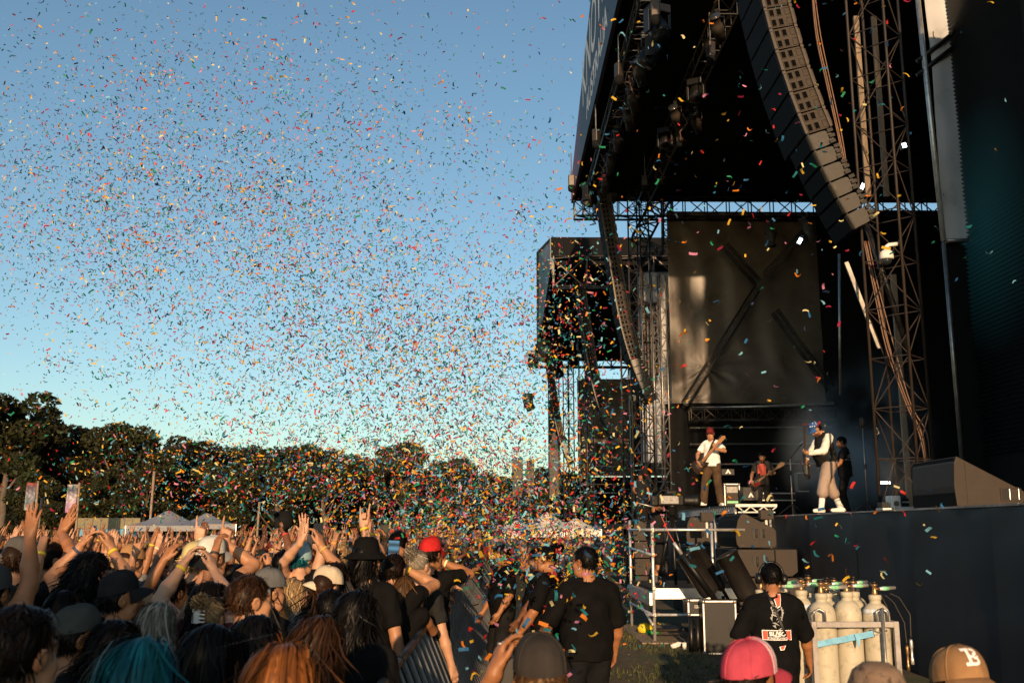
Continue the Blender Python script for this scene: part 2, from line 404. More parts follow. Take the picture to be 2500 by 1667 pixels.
# towers of the near stage
truss('truss_tower', 'tall slim lattice tower at the far front corner of the near stage', 'tower', (6.05, 41.0, ZD), (6.05, 41.0, 17), .62, .7, M['truss'], 'stage towers', r=.035, rb=.02)
truss('truss_tower', 'second slim lattice tower just right of the far front corner tower', 'tower', (6.95, 41.6, ZD), (6.95, 41.6, 12.8), .42, .55, M['steel'], 'stage towers', r=.03, rb=.016)
truss('truss_tower', 'short lattice mast rising into the sky gap above the far corner', 'tower', at(1630, 600, 43.3), at(1628, 440, 43.3), .42, .5, M['black_metal'], 'stage towers', r=.04, rb=.025)
truss('diagonal_truss', 'thick dark diagonal truss crossing the sky gap above the far tower', 'truss', at(1560, 590, 43.4), at(1640, 438, 43.4), .75, .6, M['black_metal'], r=.06, rb=.04)
for k, (dx, lab) in enumerate(((6.42, 'rusty lattice tower beside the hanging speaker column at the near corner'),)):
    truss('truss_tower', lab, 'tower', (6.72, 16.35, ZD), (6.72, 16.35, 19), .66, .85, M['rust'], 'stage towers', r=.025, rb=.011)
for x, y, zb, zt in ((6.98, 17.9, 8.2, 11.9), (7.33, 17.9, 8.2, 11.9), (7.22, 17.6, ZD, 6.6)):
    tag(MB().bb((x, y, zb), (x + .1, y + .06, zt)).build('timber_post', M['wood'], None, bevel=.005), 'pale timber upright inside the near corner tower, ' + ('short lower one' if zb < 3 else 'left of two' if x < 7.2 else 'right of two'), 'post', 'timber uprights')
tag(MB().tube([at(2238, -30, 16.4), at(2304, 588, 16.4)], .045, 10).build('pole', M['alu'], None, True), 'bright silver pole along the edge of the grey banner', 'pole')
tag(MB().tube([at(2304, 592, 16.4), at(2350, 1135, 16.4)], .035, 10).build('pole', M['steel'], None, True), 'thin grey pole down the edge of the black drape', 'pole')
# grey banner panel and black drape below it
def banner_fn(x0, x1, y, amp=.05):
    def fn(U, W):
        f = amp * np.sin((U - x0) * 3 + W * 1.1) * .5 + amp * .6 * np.sin(W * 2.3 - U * 4) * np.sin(W * .7)
        f = f + amp * .5 * np.sin(U * 9 + W * .35)
        return np.stack([U, y + f, W], -1)
    return fn
a, b = at(2304, 588, 16.5), at(2372, 586, 16.5)
t = thing('cloth_banner', 'tall grey cloth panel with two dark braces across it', 'banner')
obj('cloth', grid_mesh('cloth', a.x + .02, b.x + .02, a.z, 20, 24, 160, banner_fn(a.x, b.x, 16.5), M['grey_tarp']), t)
MB().tube([a, b], .04, 8).build('bottom_bar', M['steel'], t, True)
for dy in (0, 34):
    MB().tube([at(2240, 150 + dy, 16.42), at(2325, 84 + dy, 16.42)], .045, 6).build('brace', M['black_metal'], t, True)
t = thing('drape', 'black drape hanging below the grey cloth panel', 'curtain')
obj('cloth', grid_mesh('cloth', a.x, 8.3, ZD, a.z - .05, 20, 60, banner_fn(a.x, b.x, 16.62, .03), M['black_cloth']), t)
# louvred screen wall facing the audience, seen at a grazing angle
t = thing('screen_wall', 'huge dark louvred screen wall at the right edge', 'screen')
MB().bb((8.2, 5, ZD), (8.3, 16.9, 19)).build('backing', M['black_cloth'], t)
M['led'] = mat('led', (.012, .016, .019), .34, var=.2, scale=3, spec=.7)
def teal_emission():                                    # dim teal emission, strongest at one spot and fading outward
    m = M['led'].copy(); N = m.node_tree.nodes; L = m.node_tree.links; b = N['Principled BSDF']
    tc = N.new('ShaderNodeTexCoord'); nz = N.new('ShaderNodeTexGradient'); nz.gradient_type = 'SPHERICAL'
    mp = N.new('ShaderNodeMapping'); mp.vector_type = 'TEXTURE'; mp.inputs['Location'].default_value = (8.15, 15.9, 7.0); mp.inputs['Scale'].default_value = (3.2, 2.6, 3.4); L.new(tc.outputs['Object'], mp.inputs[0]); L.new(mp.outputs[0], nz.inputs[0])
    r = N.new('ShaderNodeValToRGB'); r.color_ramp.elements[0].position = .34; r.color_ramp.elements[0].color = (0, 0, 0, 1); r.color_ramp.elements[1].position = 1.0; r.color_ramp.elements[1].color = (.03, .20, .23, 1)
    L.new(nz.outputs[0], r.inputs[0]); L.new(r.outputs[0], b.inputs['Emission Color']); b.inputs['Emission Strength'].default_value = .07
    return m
M['led_teal'] = teal_emission()
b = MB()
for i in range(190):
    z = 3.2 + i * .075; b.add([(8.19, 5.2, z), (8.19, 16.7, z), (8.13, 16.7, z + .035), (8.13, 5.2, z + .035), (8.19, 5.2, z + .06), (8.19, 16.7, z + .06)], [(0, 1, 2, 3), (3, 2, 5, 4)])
tag(b.build('louvres', M['led_teal'], t), kind='stuff')

tag(MB().bb((6.9, 11.9, 2.4), (8.2, 12.0, 11.6)).build('shade_sheet', M['black_cloth']), 'added unseen black sheet shading the grey cloth panel and black drape', 'curtain')  # added out of view to keep sun off the grey banner and drape
# ------------------------------------------------------------------ line arrays
def cabinet_meshes():
    h, d, w = .40, .52, 1.25
    c = MB()
    prof = [(-d / 2, -h / 2 + .012), (d / 2 - .1, -h / 2 + .012), (d / 2, -h / 2 + .08), (d / 2, h / 2 - .08), (d / 2 - .1, h / 2 - .012), (-d / 2, h / 2 - .012)]
    R = Matrix(((1, 0, 0), (0, 0, 1), (0, 1, 0))).to_4x4()          # (x, z) outline, extruded along +Y
    c.prism([(x, z) for x, z in prof], w, R)
    body = c.mesh('cabinet', M['speaker'])
    g = MB().bb((-d / 2 - .02, .03, -h / 2 + .02), (-d / 2 + .002, w - .03, h / 2 - .02)).mesh('grille', M['grille'])
    p = MB(); q = MB()
    for r in (-1, 1):
        for k in (-1, 0, 1):
            x, z = -.02 + k * .13, r * .095
            if k == 1: x += .02
            p.bb((x - .045, -.012, z - .068), (x + .045, .03, z - .058)); p.bb((x - .045, -.012, z + .058), (x + .045, .03, z + .068))
            p.bb((x - .045, -.012, z - .058), (x - .037, .03, z + .058)); p.bb((x + .037, -.012, z - .058), (x + .045, .03, z + .058))
            if k < 1: q.bb((x - .040, -.008, z - .062), (x + .040, .03, z + .062))
    fr = p.mesh('handle_frame', M['speaker']); rec = q.mesh('handle_recess', mat('recess', (.003, .003, .003), .95, var=0, spec=.05))
    rg_ = MB()
    for x in (-d / 2 + .01, d / 2 - .06):
        rg_.box((x, -.02, 0), (.04, .03, h * .96)); rg_.box((x, -.03, h / 2 - .03), (.055, .03, .05)); rg_.box((x, -.03, -h / 2 + .04), (.05, .03, .04))
    rig = rg_.mesh('rigging', M['truss'])
    # downfill: smaller, rounder
    hd = .30; dn = MB(); pr = []
    for i in range(9):
        a = math.pi * i / 8; pr.append((d / 2 - .26 + .18 * math.sin(a), -hd / 2 * .90 * math.cos(a)))
    dn.prism([(-d / 2, -hd / 2 * .90)] + pr + [(-d / 2, hd / 2 * .90)], w * .75, R)
    down = dn.mesh('cabinet', mat('downfill', (.022, .018, .015), .34, var=.2, spec=.5, bump=.2, bscale=120))
    rg2 = MB()
    for k in range(3): rg2.box((d / 2 - .14 + .03 * math.sin(k), -.025, (k - 1) * hd * .33), (.10, .04, hd * .2))
    rg2.box((-d / 2 + .02, -.02, 0), (.03, .03, hd * .98))
    return body, g, fr, rec, rig, down, rg2.mesh('rigging', M['black_metal'])
CAB = cabinet_meshes()
def line_array(label, base, Y, n=19, nd=6, lean=0.0):
    """base = lowest point (x, z); the column rises with a gentle forward lean, curling back at the foot"""
    t = thing('line_array', label, 'speaker column', (base[0], Y, base[1]), 0, 'hanging speaker columns')
    x, z = 0.0, 0.0; k = n + nd
    for i in range(k):
        isd = i < nd; h = .30 if isd else .40
        ang = math.radians(9.8 + lean + max(0, 17 - 17 * (i / (nd + 6))))
        cx, cz = x - math.sin(ang) * h / 2, z + math.cos(ang) * h / 2
        if isd: parts = [(CAB[5], None), (CAB[1], None), (CAB[6], None)]
        else: parts = [(CAB[0], None), (CAB[1], None), (CAB[2], None), (CAB[3], None), (CAB[4], None)]
        c = obj('cabinet', parts[0][0], t, loc=(cx, 0, cz), rot=(0, -ang, 0))
        for me, _ in parts[1:]:
            o = obj(me.name.split('.')[0], me, c)
            if isd and me is CAB[1]: o.scale = (1, .75, .72)
            if o.name.startswith(('rigging', 'handle')): o['kind'] = 'stuff'
        x -= math.sin(ang) * h; z += math.cos(ang) * h
    MB().bb((x - .4, .1, z), (x + .5, 1.1, z + .12)).build('bumper_frame', M['black_metal'], t)
    return t, (base[0] + x, Y, base[1] + z)
b1 = at(2118, 545, 16.1)
line_array('big brown grey speaker column hanging nearest, in front of the rusty tower', (b1.x, b1.z), 16.1, 20, 6)
b2 = at(1598, 978, 38.4)
line_array('speaker column hanging before the grey curtain between the two stages', (b2.x, b2.z), 38.4, 17, 6, -2)
b3 = at(1505, 1070, 52.0)
line_array('speaker column hanging on the near side of the far stage', (b3.x, b3.z), 52.0, 17, 6, -2)
b4 = at(1398, 1132, 76.0)
line_array('farthest speaker column hanging against the sky beside the far stage', (b4.x, b4.z), 76.0, 16, 6, -2)
def cable_run(label, pts, n, r, spread, m):
    t = thing('cable_bundle', label, 'cable')
    rg = random.Random(len(pts) + n)
    for k in range(n):
        o = Vector((rg.uniform(-1, 1), rg.uniform(-1, 1), 0)) * spread
        pp = []
        for i, p in enumerate(pts):
            s_ = 1.0 if 0 < i < len(pts) - 1 else .6
            pp.append(Vector(p) + o * s_ * rg.uniform(.6, 1.2))
        # catmull
        cc = []
        for i in range(len(pp) - 1):
            a0, a1, a2, a3 = pp[max(i - 1, 0)], pp[i], pp[i + 1], pp[min(i + 2, len(pp) - 1)]
            for q in range(5):
                u = q / 5; cc.append(.5 * ((2 * a1) + (a2 - a0) * u + (2 * a0 - 5 * a1 + 4 * a2 - a3) * u * u + (3 * a1 - a0 - 3 * a2 + a3) * u ** 3))
        cc.append(pp[-1]); MB().tube(cc, r, 5).build('cable', m, t, True)
    return t
cable_run('brown cables hanging from the nearest speaker column down to the deck', [at(2112, 590, 16.6), at(2135, 700, 16.6), at(2168, 850, 16.6), at(2215, 985, 16.6), at(2248, 1060, 16.6), at(2262, 1140, 16.6)], 9, .011, .07, M['cable'])
cable_run('brown cables running up the stage side of the nearest speaker column', [at(1985, -20, 16.2), at(1998, 90, 16.2), at(2022, 200, 16.2), at(2050, 330, 16.2), at(2064, 400, 16.2)], 6, .011, .05, M['cable'])
tag(MB().box((at(2066, 640, 16.8) + at(2147, 850, 16.8)) / 2, (.07, .03, (at(2066, 640, 16.8) - at(2147, 850, 16.8)).length), Matrix.Rotation(-math.atan2(at(2147, 850, 16.8).x - at(2066, 640, 16.8).x, at(2066, 640, 16.8).z - at(2147, 850, 16.8).z), 4, 'Y')).build('brace_bar', M['steel']), 'pale flat bar slanting down left of the cable bundle', 'bar')
tag(MB().tube([at(2105, 520, 17), at(2150, 650, 17), at(2225, 880, 17)], .05, 6).build('guy_strap', M['black_metal'], None, True), 'dark strap slanting from the speaker column foot to the tower', 'strap')
tag(MB().tube([at(2049, 620, 22), at(2052, 965, 22)], .03, 6).build('hanging_chain', M['steel'], None, True), 'thin hoist chain hanging straight down upstage', 'chain')
# dome camera on the tower
p = at(2165, 632, 16.0); t = thing('dome_camera', 'white dome security camera on a bracket at the rusty tower', 'camera', p)
MB().lathe([(.02, .16), (.075, .14), (.11, .09), (.115, .03), (.115, 0), (.1, -.012)], 20).build('housing', M['white'], t, True)
MB().lathe([(.085, -.01), (.08, -.05), (.055, -.09), (.02, -.105)], 18).build('dome', M['glass'], t, True)
MB().tube([(0, 0, .14), (0, 0, .2), (.05, 0, .24), (.22, 0, .26)], .035, 8).build('bracket', M['white'], t, True)
# ------------------------------------------------------------------ lamps hung on the front trusses under the roof
def lamp_meshes():
    b = MB(); R = Matrix.Rotation(math.pi / 2, 4, 'X')
    b.lathe([(.07, -.36), (.12, -.34), (.13, -.1), (.15, -.06), (.15, .08), (.11, .12), (.11, .3), (.14, .33), (.14, .36)], 14, (0, 0, 0), R)
    lens = MB().lathe([(.125, .355), (.12, .37), (.02, .385)], 14, (0, 0, 0), R)
    y = MB().tube([(-.17, 0, 0), (-.17, 0, .28), (.17, 0, .28), (.17, 0, 0)], .018, 6)
    c = MB().box((0, 0, .36), (.08, .06, .16)).box((0, 0, .46), (.1, .09, .06))
    return b.mesh('body', M['speaker'], True), lens.mesh('lens', M['glass'], True), y.mesh('yoke', M['black_metal'], True), c.mesh('clamp', M['black_metal'])
LAMP = lamp_meshes()
def stage_lamp(p, tilt, pan, label, s=1.0, kind=0):
    t = thing('stage_lamp', label, 'stage light', p, pan, 'stage lights under the roof', s)
    b = obj('body', LAMP[0], t, rot=(tilt, 0, 0)); obj('lens', LAMP[1], b); obj('yoke', LAMP[2], t); obj('clamp', LAMP[3], t)
    return t
def moving_head(p, pan, tilt, label, s=1.0):
    t = thing('moving_head_lamp', label, 'stage light', p, pan, 'moving head lamps under the roof', s)
    MB().box((0, 0, .32), (.42, .36, .18)).build('base', M['black_metal'], t, bevel=.02)
    y = MB().prism([(-.25, -.17), (-.19, -.17), (-.19, .22), (.19, .22), (.19, -.17), (.25, -.17), (.25, .275), (-.25, .275)], .2, Matrix.Rotation(math.pi / 2, 4, 'X'), (0, .1, 0)).build('yoke', M['black_metal'], t, bevel=.01)
    h = MB().lathe([(.1, -.25), (.17, -.2), (.19, 0), (.19, .2), (.2, .26), (.2, .28)], 16).build('head', M['black_metal'], t, True, rot=(tilt, 0, 0))
    MB().lathe([(.185, .275), (.16, .30), (.03, .315)], 16).build('lens', M['glass'], h, True)
    return t
truss('front_truss', 'long black lighting truss under the front lip of the near roof', 'truss', (4.0, 24, 15.9), (4.0, 42.0, 15.9), .5, .7, M['black_metal'], r=.035, rb=.018)
truss('front_truss', 'second black lighting truss behind the roof lip, darker and higher', 'truss', (6.3, 25, 16.1), (6.3, 42.0, 16.1), .5, .7, M['black_metal'], r=.035, rb=.018)
spots = [(1605, 65, 'mh'), (1560, 180, 'sp'), (1545, 245, 'sp'), (1535, 290, 'sp'), (1508, 345, 'sp'), (1490, 400, 'sp'), (1478, 450, 'sp'), (1440, 480, 'mh'), (1588, 130, 'mh')]
for i, (px, py, k) in enumerate(spots):
    q = at(px, py, 1.0); Y = 13.0 / (q.z - CAM_H); p = at(px, py, Y)
    nth = ['first', 'second', 'third', 'fourth', 'fifth', 'sixth', 'seventh', 'eighth', 'ninth'][sorted(range(len(spots)), key=lambda q: spots[q][1]).index(i)]
    lab = nth + ' from the top of the stage lights along the roof lip'
    if k == 'sp': stage_lamp(p, math.radians(-40), math.radians(-35 + i * 6), lab, 1.15)
    else: moving_head(p, math.radians(20 + 30 * i), math.radians(150), lab, 1.35)
    mb = MB().tube([p + V(0, 0, .45), V(p.x, p.y, 16.0)], .02, 6)
    tag(mb.build('drop_pipe', M['black_metal'], None, True), 'black drop pipe holding the ' + nth + ' stage light from the top', 'pipe', 'drop pipes of the stage lights')
for i, (px, py) in enumerate(((1752, 70), (1700, 230), (1650, 285), (1625, 345), (1700, 300))):
    q = at(px, py, 1.0); p = at(px, py, 13.0 / (q.z - CAM_H))
    (stage_lamp if i % 2 == 0 else moving_head)(p, math.radians(-30), math.radians(-25), ['highest', 'second', 'fourth', 'lowest', 'third'][i] + ' of the dim lights on the rear lighting truss', 1.1)
# slack cables and hoist chains under the roof lip
rgc = random.Random(12)
for k in range(11):
    X = 4.0 if k % 2 == 0 else 6.3; y0 = 27.5 + k * 1.25; sp = rgc.uniform(.5, 1.5); dp = rgc.uniform(.35, 1.1)
    pts = [V(X + rgc.uniform(-.2, .2), y0 + sp * q / 8, 15.7 - dp * math.sin(math.pi * q / 8)) for q in range(9)]
    tag(MB().tube(pts, .022, 5).build('slack_cable', M['cable'], None, True), 'thin slack cable looping below the lighting truss at the roof lip', 'cable', 'slack cables under the roof lip')
for k in range(7):
    px, py = ((1395, 440), (1455, 330), (1511, 170), (1600, 20), (1660, 330), (1735, 120), (1575, 440))[k]
    q = at(px, py, 1.0); p = at(px, py, 13.2 / (q.z - CAM_H)); t = thing('chain_hoist', ['lowest', 'third', 'second', 'highest', 'rear lower', 'rear upper', 'rear lowest'][k] + ' chain hoist hanging at the roof lip lighting trusses', 'hoist', p, k)
    MB().bb((-.12, -.1, -.25), (.12, .1, .2)).build('motor', M['truss'], t, bevel=.03); MB().tube([(0, 0, .2), (0, 0, 1.1)], .02, 5).build('chain', M['steel'], t); MB().lathe([(.02, -.5), (.13, -.42), (.14, -.25), (.03, -.24)], 10).build('chain_bag', M['black_cloth'], t, True)
# two lit lamps seen against the dark
M['lit'] = mat('lit', (.8, .9, .9), .3, var=0, emit=((.75, .95, 1.0), 9))
M['lit_warm'] = mat('lit_warm', (.9, .8, .8), .3, var=0, emit=((1.0, .80, .78), 12))
def lit_panel(p, w, h, roll, label, m, depth=.12, rz=0):
    t = thing('lit_lamp', label, 'lamp', p, rz)
    R = Matrix.Rotation(roll, 4, 'Y')
    MB().box((0, depth / 2 + .006, 0), (w * 1.2, depth, h * 1.25), R).build('housing', M['black_metal'], t)
    MB().box((0, 0, 0), (w, .01, h), R).build('lens', m, t)
    return t
lit_panel(at(2106, 455, 24), .08, .15, math.radians(25), 'small lit lamp glowing white right of the near speaker column', M['lit'])
lit_panel(at(1953, 588, 34), .12, .22, math.radians(30), 'lit lamp on the stage truss with a glowing face before the tarp', M['lit'])
lit_panel(at(2208, 355, 19), .08, .09, math.radians(-15), 'lit lamp glowing inside the rusty lattice tower', M['lit'])
lit_panel(at(2162, 1178, 22), .21, .045, 0, 'pink white light bar glowing low on the dark stage', M['lit_warm'], .06)
stage_lamp(at(1975, 560, 34), math.radians(-60), math.radians(-70), 'slim lamp beside the glowing lamp before the tarp', 1.3)
stage_lamp(at(1882, 575, 35), math.radians(80), 0, 'narrow lamp pointing down above the middle of the tarp', 1.2)

# ------------------------------------------------------------------ between the stages: curtain, screen
a, b = at(1555, 668, 44), at(1655, 668, 44)
t = thing('wing_curtain', 'pale grey curtain hanging between the two stages', 'curtain')
def cur_fn(U, W):
    return np.stack([U, 44 + .07 * np.sin(U * 9 + .25 * W) + .05 * np.sin(U * 17 + 1) + .05 * np.sin(W * .9), W], -1)
obj('cloth', grid_mesh('cloth', a.x, b.x, 4.9, a.z, 60, 80, cur_fn, M['grey_tarp']), t)
MB().tube([(a.x - .1, 44, a.z + .03), (b.x + .1, 44, a.z + .03)], .04, 6).build('rail', M['steel'], t, True)
t = thing('wing_screen', 'narrow dark screen standing between the two stages', 'screen')
p0, p1 = at(1538, 965, 46), at(1590, 1180, 46)
MB().bb((p0.x, 46, 2.2), (p1.x, 46.3, p0.z)).build('backing', M['black'], t)
b = MB()
for i in range(70):
    z = 2.3 + i * .08
    if z < p0.z - .1: b.add([(p0.x, 45.98, z), (p1.x, 45.98, z), (p1.x, 45.94, z + .04), (p0.x, 45.94, z + .04), (p0.x, 45.98, z + .07), (p1.x, 45.98, z + .07)], [(0, 1, 2, 3), (3, 2, 5, 4)])
tag(b.build('louvres', M['led'], t), kind='stuff')
t = thing('wing_speaker', 'black speaker cluster hanging before the pale curtain', 'speaker', at(1588, 790, 43.4))
MB().bb((-.45, -.3, -.9), (.45, .3, .9)).build('cabinet', M['black'], t, bevel=.03)
MB().bb((-.35, -.34, -2.4), (.3, .2, -.95)).build('lower_cabinet', M['black'], t, bevel=.03)
MB().tube([(0, 0, .9), (0, 0, 4.2)], .025, 6).build('hoist_chain', M['steel'], t)

# ------------------------------------------------------------------ the far stage
F0, F1 = 50.0, 80.0
t = thing('far_stage', 'second raised stage farther along, half hidden by confetti', 'stage')
MB().bb((XS + .02, F0 - 2, ZD - .25), (20, F1 + 2, ZD)).build('deck', M['black'], t)
MB().bb((XS - .02, F0 - 2, 0), (XS + .015, F1 + 2, ZD - .03)).build('skirt', M['navy_cloth'], t)
MB().bb((20, F0, 0), (20.2, F1 + 2, 16)).build('back_cloth', M['black_cloth'], t)
t = thing('far_stage_roof', 'dark canopy roof with grey fascia over the far stage', 'roof')
zr = 15.6
MB().bb((3.0, F0, zr - .1), (20, F1, zr + .3)).build('ceiling', M['black_cloth'], t)
c0, c1 = at(1350, 597, F0), at(1480, 597, F0)
M['fascia2'] = mat('fascia2', (.12, .135, .155), .6, var=.3, scale=.4)
b = MB(); 
ya, yb = F0, F1
vs = [(2.75, ya, zr - .3), (3.25, yb, zr - .0), (3.25, yb, zr + 1.0), (2.2, ya + 4, zr + 1.7), (2.75, ya, zr + 1.35)]
n = 5; vs2 = [(x + .1, y, z) for x, y, z in vs]
b.add(vs + vs2, [tuple(range(n)), tuple(range(2 * n - 1, n - 1, -1))] + [(k, n + k, n + (k + 1) % n, (k + 1) % n) for k in range(n)])
b.build('fascia', M['fascia2'], t)
MB().bb((2.8, F0 - .15, zr + .3), (11.5, F0 + .1, zr + 1.35)).build('end_board', M['black_cloth'], t)
truss('roof_truss', 'roof end truss along the near side of the far stage', 'truss', (2.9, F0 - .2, zr - .55), (11.5, F0 - .2, zr - .55), .5, 1.8, M['truss'], r=.05, rb=.04, h=1.6)
truss('roof_truss', 'roof end truss at the far side of the far stage with sky through it', 'truss', (3.1, F1, zr + .3), (14, F1, zr + .3), .6, 1.5, M['black_metal'], r=.07, rb=.045, h=1.8)
for i, (x, y, zt) in enumerate(((6.7, 49.5, 15.0), (5.8, 80, 15.2), (4.55, 79, 15.2), (5.6, 62, 14.5))):
    truss('truss_tower', ['lattice tower at the near corner of the far stage', 'lattice tower at the far corner of the far stage', 'slim lattice tower against the sky beyond the far stage', 'lattice tower midway along the far stage front'][i], 'tower', (x, y, 0), (x, y, zt), .6, .8, M['truss'], 'far stage towers', r=.05, rb=.03)
def ftarp(U, W):
    r = np.sqrt((U - 8) ** 2 + (W - 7) ** 2) + .1; a = np.arctan2(W - 7, U - 8)
    return np.stack([U, 81 - .35 * np.exp(-r / 2.5) * np.sin(a * 9) + .1 * np.sin(W * 1.5), W], -1)
t = thing('far_tarp', 'creased tan tarp closing the far side of the far stage', 'tarp')
obj('sheet', grid_mesh('sheet', 6.6, 14, 6.3, 14.2, 80, 80, ftarp, M['tarp']), t)
MB().bb((6.3, 81.3, 2.3), (14, 81.4, 6.2)).build('lower_cloth', M['black_cloth'], t)
for i, py in enumerate((1138, 1160, 1182, 1203)):
    a, b = at(1450, py, 79), at(1560, py, 79)
    tag(MB().tube([a, b], .06, 6).build('scaffold_pipe', M['steel'], None, True), ['top', 'second', 'third', 'bottom'][i] + ' of the pipes under the tan tarp of the far stage', 'pipe', 'far scaffold pipes')
for i, (px, py) in enumerate(((1300, 880), (1360, 905), (1290, 985), (1400, 880), (1330, 860), (1385, 760))):
    moving_head(at(px, py, 78 if i < 4 else 60), i, 2.6, ['leftmost lamp hung against the sky by the far stage', 'lamp cluster under the far roof lip', 'lowest lamp hung against the sky by the far stage', 'lamp hung right under the far roof truss', 'lamp hung between the far roof lip lamps', 'lamp high under the far stage roof'][i], 1.9)
tag(MB().bb((4.1, 78.5, 4.5), (4.9, 79.2, 9.5)).build('speaker_column', M['black'], None, bevel=.05), 'black speaker stack hanging against the sky left of the far tower', 'speaker')
tag(MB().bb(at(1340, 975, 82), at(1362, 1120, 83)).build('speaker_column', M['black'], None, bevel=.05), 'slim black speaker column hanging lowest against the sky', 'speaker')
# ------------------------------------------------------------------ trees beyond the crowd
M['bark'] = mat('bark', (.10, .075, .055), .85, var=.3, scale=4, bump=.5)
M['leaf'] = mat('leaf', (.025, .029, .011), .7, vcol=True, var=.25, scale=.6, spec=.25, trans=.2)
def tree_meshes(seed, kind):
    """crown and trunk for a tree 10 m tall; crown is many leaf sprays spread through clumps"""
    rg = np.random.default_rng(seed)
    clumps = []
    if kind == 'gum':
        for k in range(26):
            a = rg.uniform(0, 6.28); r = rg.uniform(0.2, 3.4) ; z = rg.uniform(4.2, 9.2)
            r *= .55 + .45 * math.sin(math.pi * min(1, max(0, (z - 3.2) / 6.6)))
            clumps.append((r * math.cos(a), r * math.sin(a), z, rg.uniform(.65, 1.25)))
    elif kind == 'round':
        for k in range(34):
            a = rg.uniform(0, 6.28); z = rg.uniform(1.6, 9.0); R = 4.0 * math.sqrt(max(.05, 1 - ((z - 5.0) / 4.6) ** 2)); r = R * rg.uniform(.3, .95)
            clumps.append((r * math.cos(a), r * math.sin(a), z, rg.uniform(.8, 1.5)))
    elif kind == 'pine':
        for lv in range(9):
            z = 3.0 + lv * .78; R = 2.9 * (1 - (z - 2.5) / 7.9) + .15
            for k in range(5):
                a = rg.uniform(0, 6.28); r = R * rg.uniform(.35, 1)
                clumps.append((r * math.cos(a), r * math.sin(a), z + rg.normal(0, .1), rg.uniform(.4, .7)))
    elif kind == 'tall':
        for k in range(9):
            a = rg.uniform(0, 6.28); r = 1.9 * rg.uniform(0, 1) ** .6; clumps.append((r * math.cos(a), r * math.sin(a), rg.uniform(7.2, 9.5), rg.uniform(.25, .55)))
    else:   # low and bushy
        for k in range(30):
            a = rg.uniform(0, 6.28); z = rg.uniform(.8, 8.8); R = 4.6 * math.sqrt(max(.05, 1 - ((z - 3.5) / 6.0) ** 2)); r = R * rg.uniform(.2, .95)
            clumps.append((r * math.cos(a), r * math.sin(a), z, rg.uniform(.9, 1.6)))
    P = []; C = []
    for (x, y, z, s) in clumps:
        n = int(330 * s * s)
        d = rg.normal(0, 1, (n, 3)); d /= np.linalg.norm(d, axis=1)[:, None]
        rr = s * rg.uniform(.35, 1.08, n) ** .5
        fl = .5 if kind == 'pine' else .78
        P.append(np.array([x, y, z]) + d * rr[:, None] * np.array([1, 1, fl]))
        tone = rg.uniform(.55, 1.35)
        C.append(np.tile([tone * rg.uniform(.9, 1.25), tone, tone * .8], (n, 1)) * rg.uniform(.7, 1.3, (n, 1)))
    P = np.concatenate(P); C = np.concatenate(C); n = len(P)
    u = rg.normal(0, 1, (n, 3)); u /= np.linalg.norm(u, axis=1)[:, None]
    w = np.cross(u, rg.normal(0, 1, (n, 3))); w /= np.linalg.norm(w, axis=1)[:, None]
    L = rg.uniform(.10, .24, n)[:, None]; W = L * rg.uniform(.35, .7, n)[:, None]
    v = np.stack([P - u * L, P - w * W, P + u * L, P + w * W], 1).reshape(-1, 3)
    f = np.arange(n * 4).reshape(-1, 4)
    crown = np_mesh('crown', v, f, M['leaf'], False, np.repeat(C, 4, 0))
    tb = MB(); x = y = 0; pts = [(0, 0, -.2)]
    for i in range(1, 7): x += rg.normal(0, .12); y += rg.normal(0, .12); pts.append((x, y, i * 1.1))
    tb.tube(pts, [.26, .22, .2, .17, .14, .11, .07], 8)
    for (cx, cy, cz, s) in clumps[:14]:
        i = int(min(5, max(1, cz / 1.1 - 2))); p = pts[i]
        mid = ((p[0] + cx) / 2, (p[1] + cy) / 2, (p[2] * .4 + cz * .6) - .2)
        tb.tube([p, mid, (cx, cy, cz)], [.09, .06, .025], 5, False)
    return crown, tb.mesh('trunk', M['bark'], True)
TREES = {('gum', 0): tree_meshes(1, 'gum'), ('gum', 1): tree_meshes(2, 'gum'), ('round', 0): tree_meshes(3, 'round'), ('round', 1): tree_meshes(4, 'round'), ('pine', 0): tree_meshes(5, 'pine'), ('bush', 0): tree_meshes(6, 'bush'), ('bush', 1): tree_meshes(7, 'bush')}
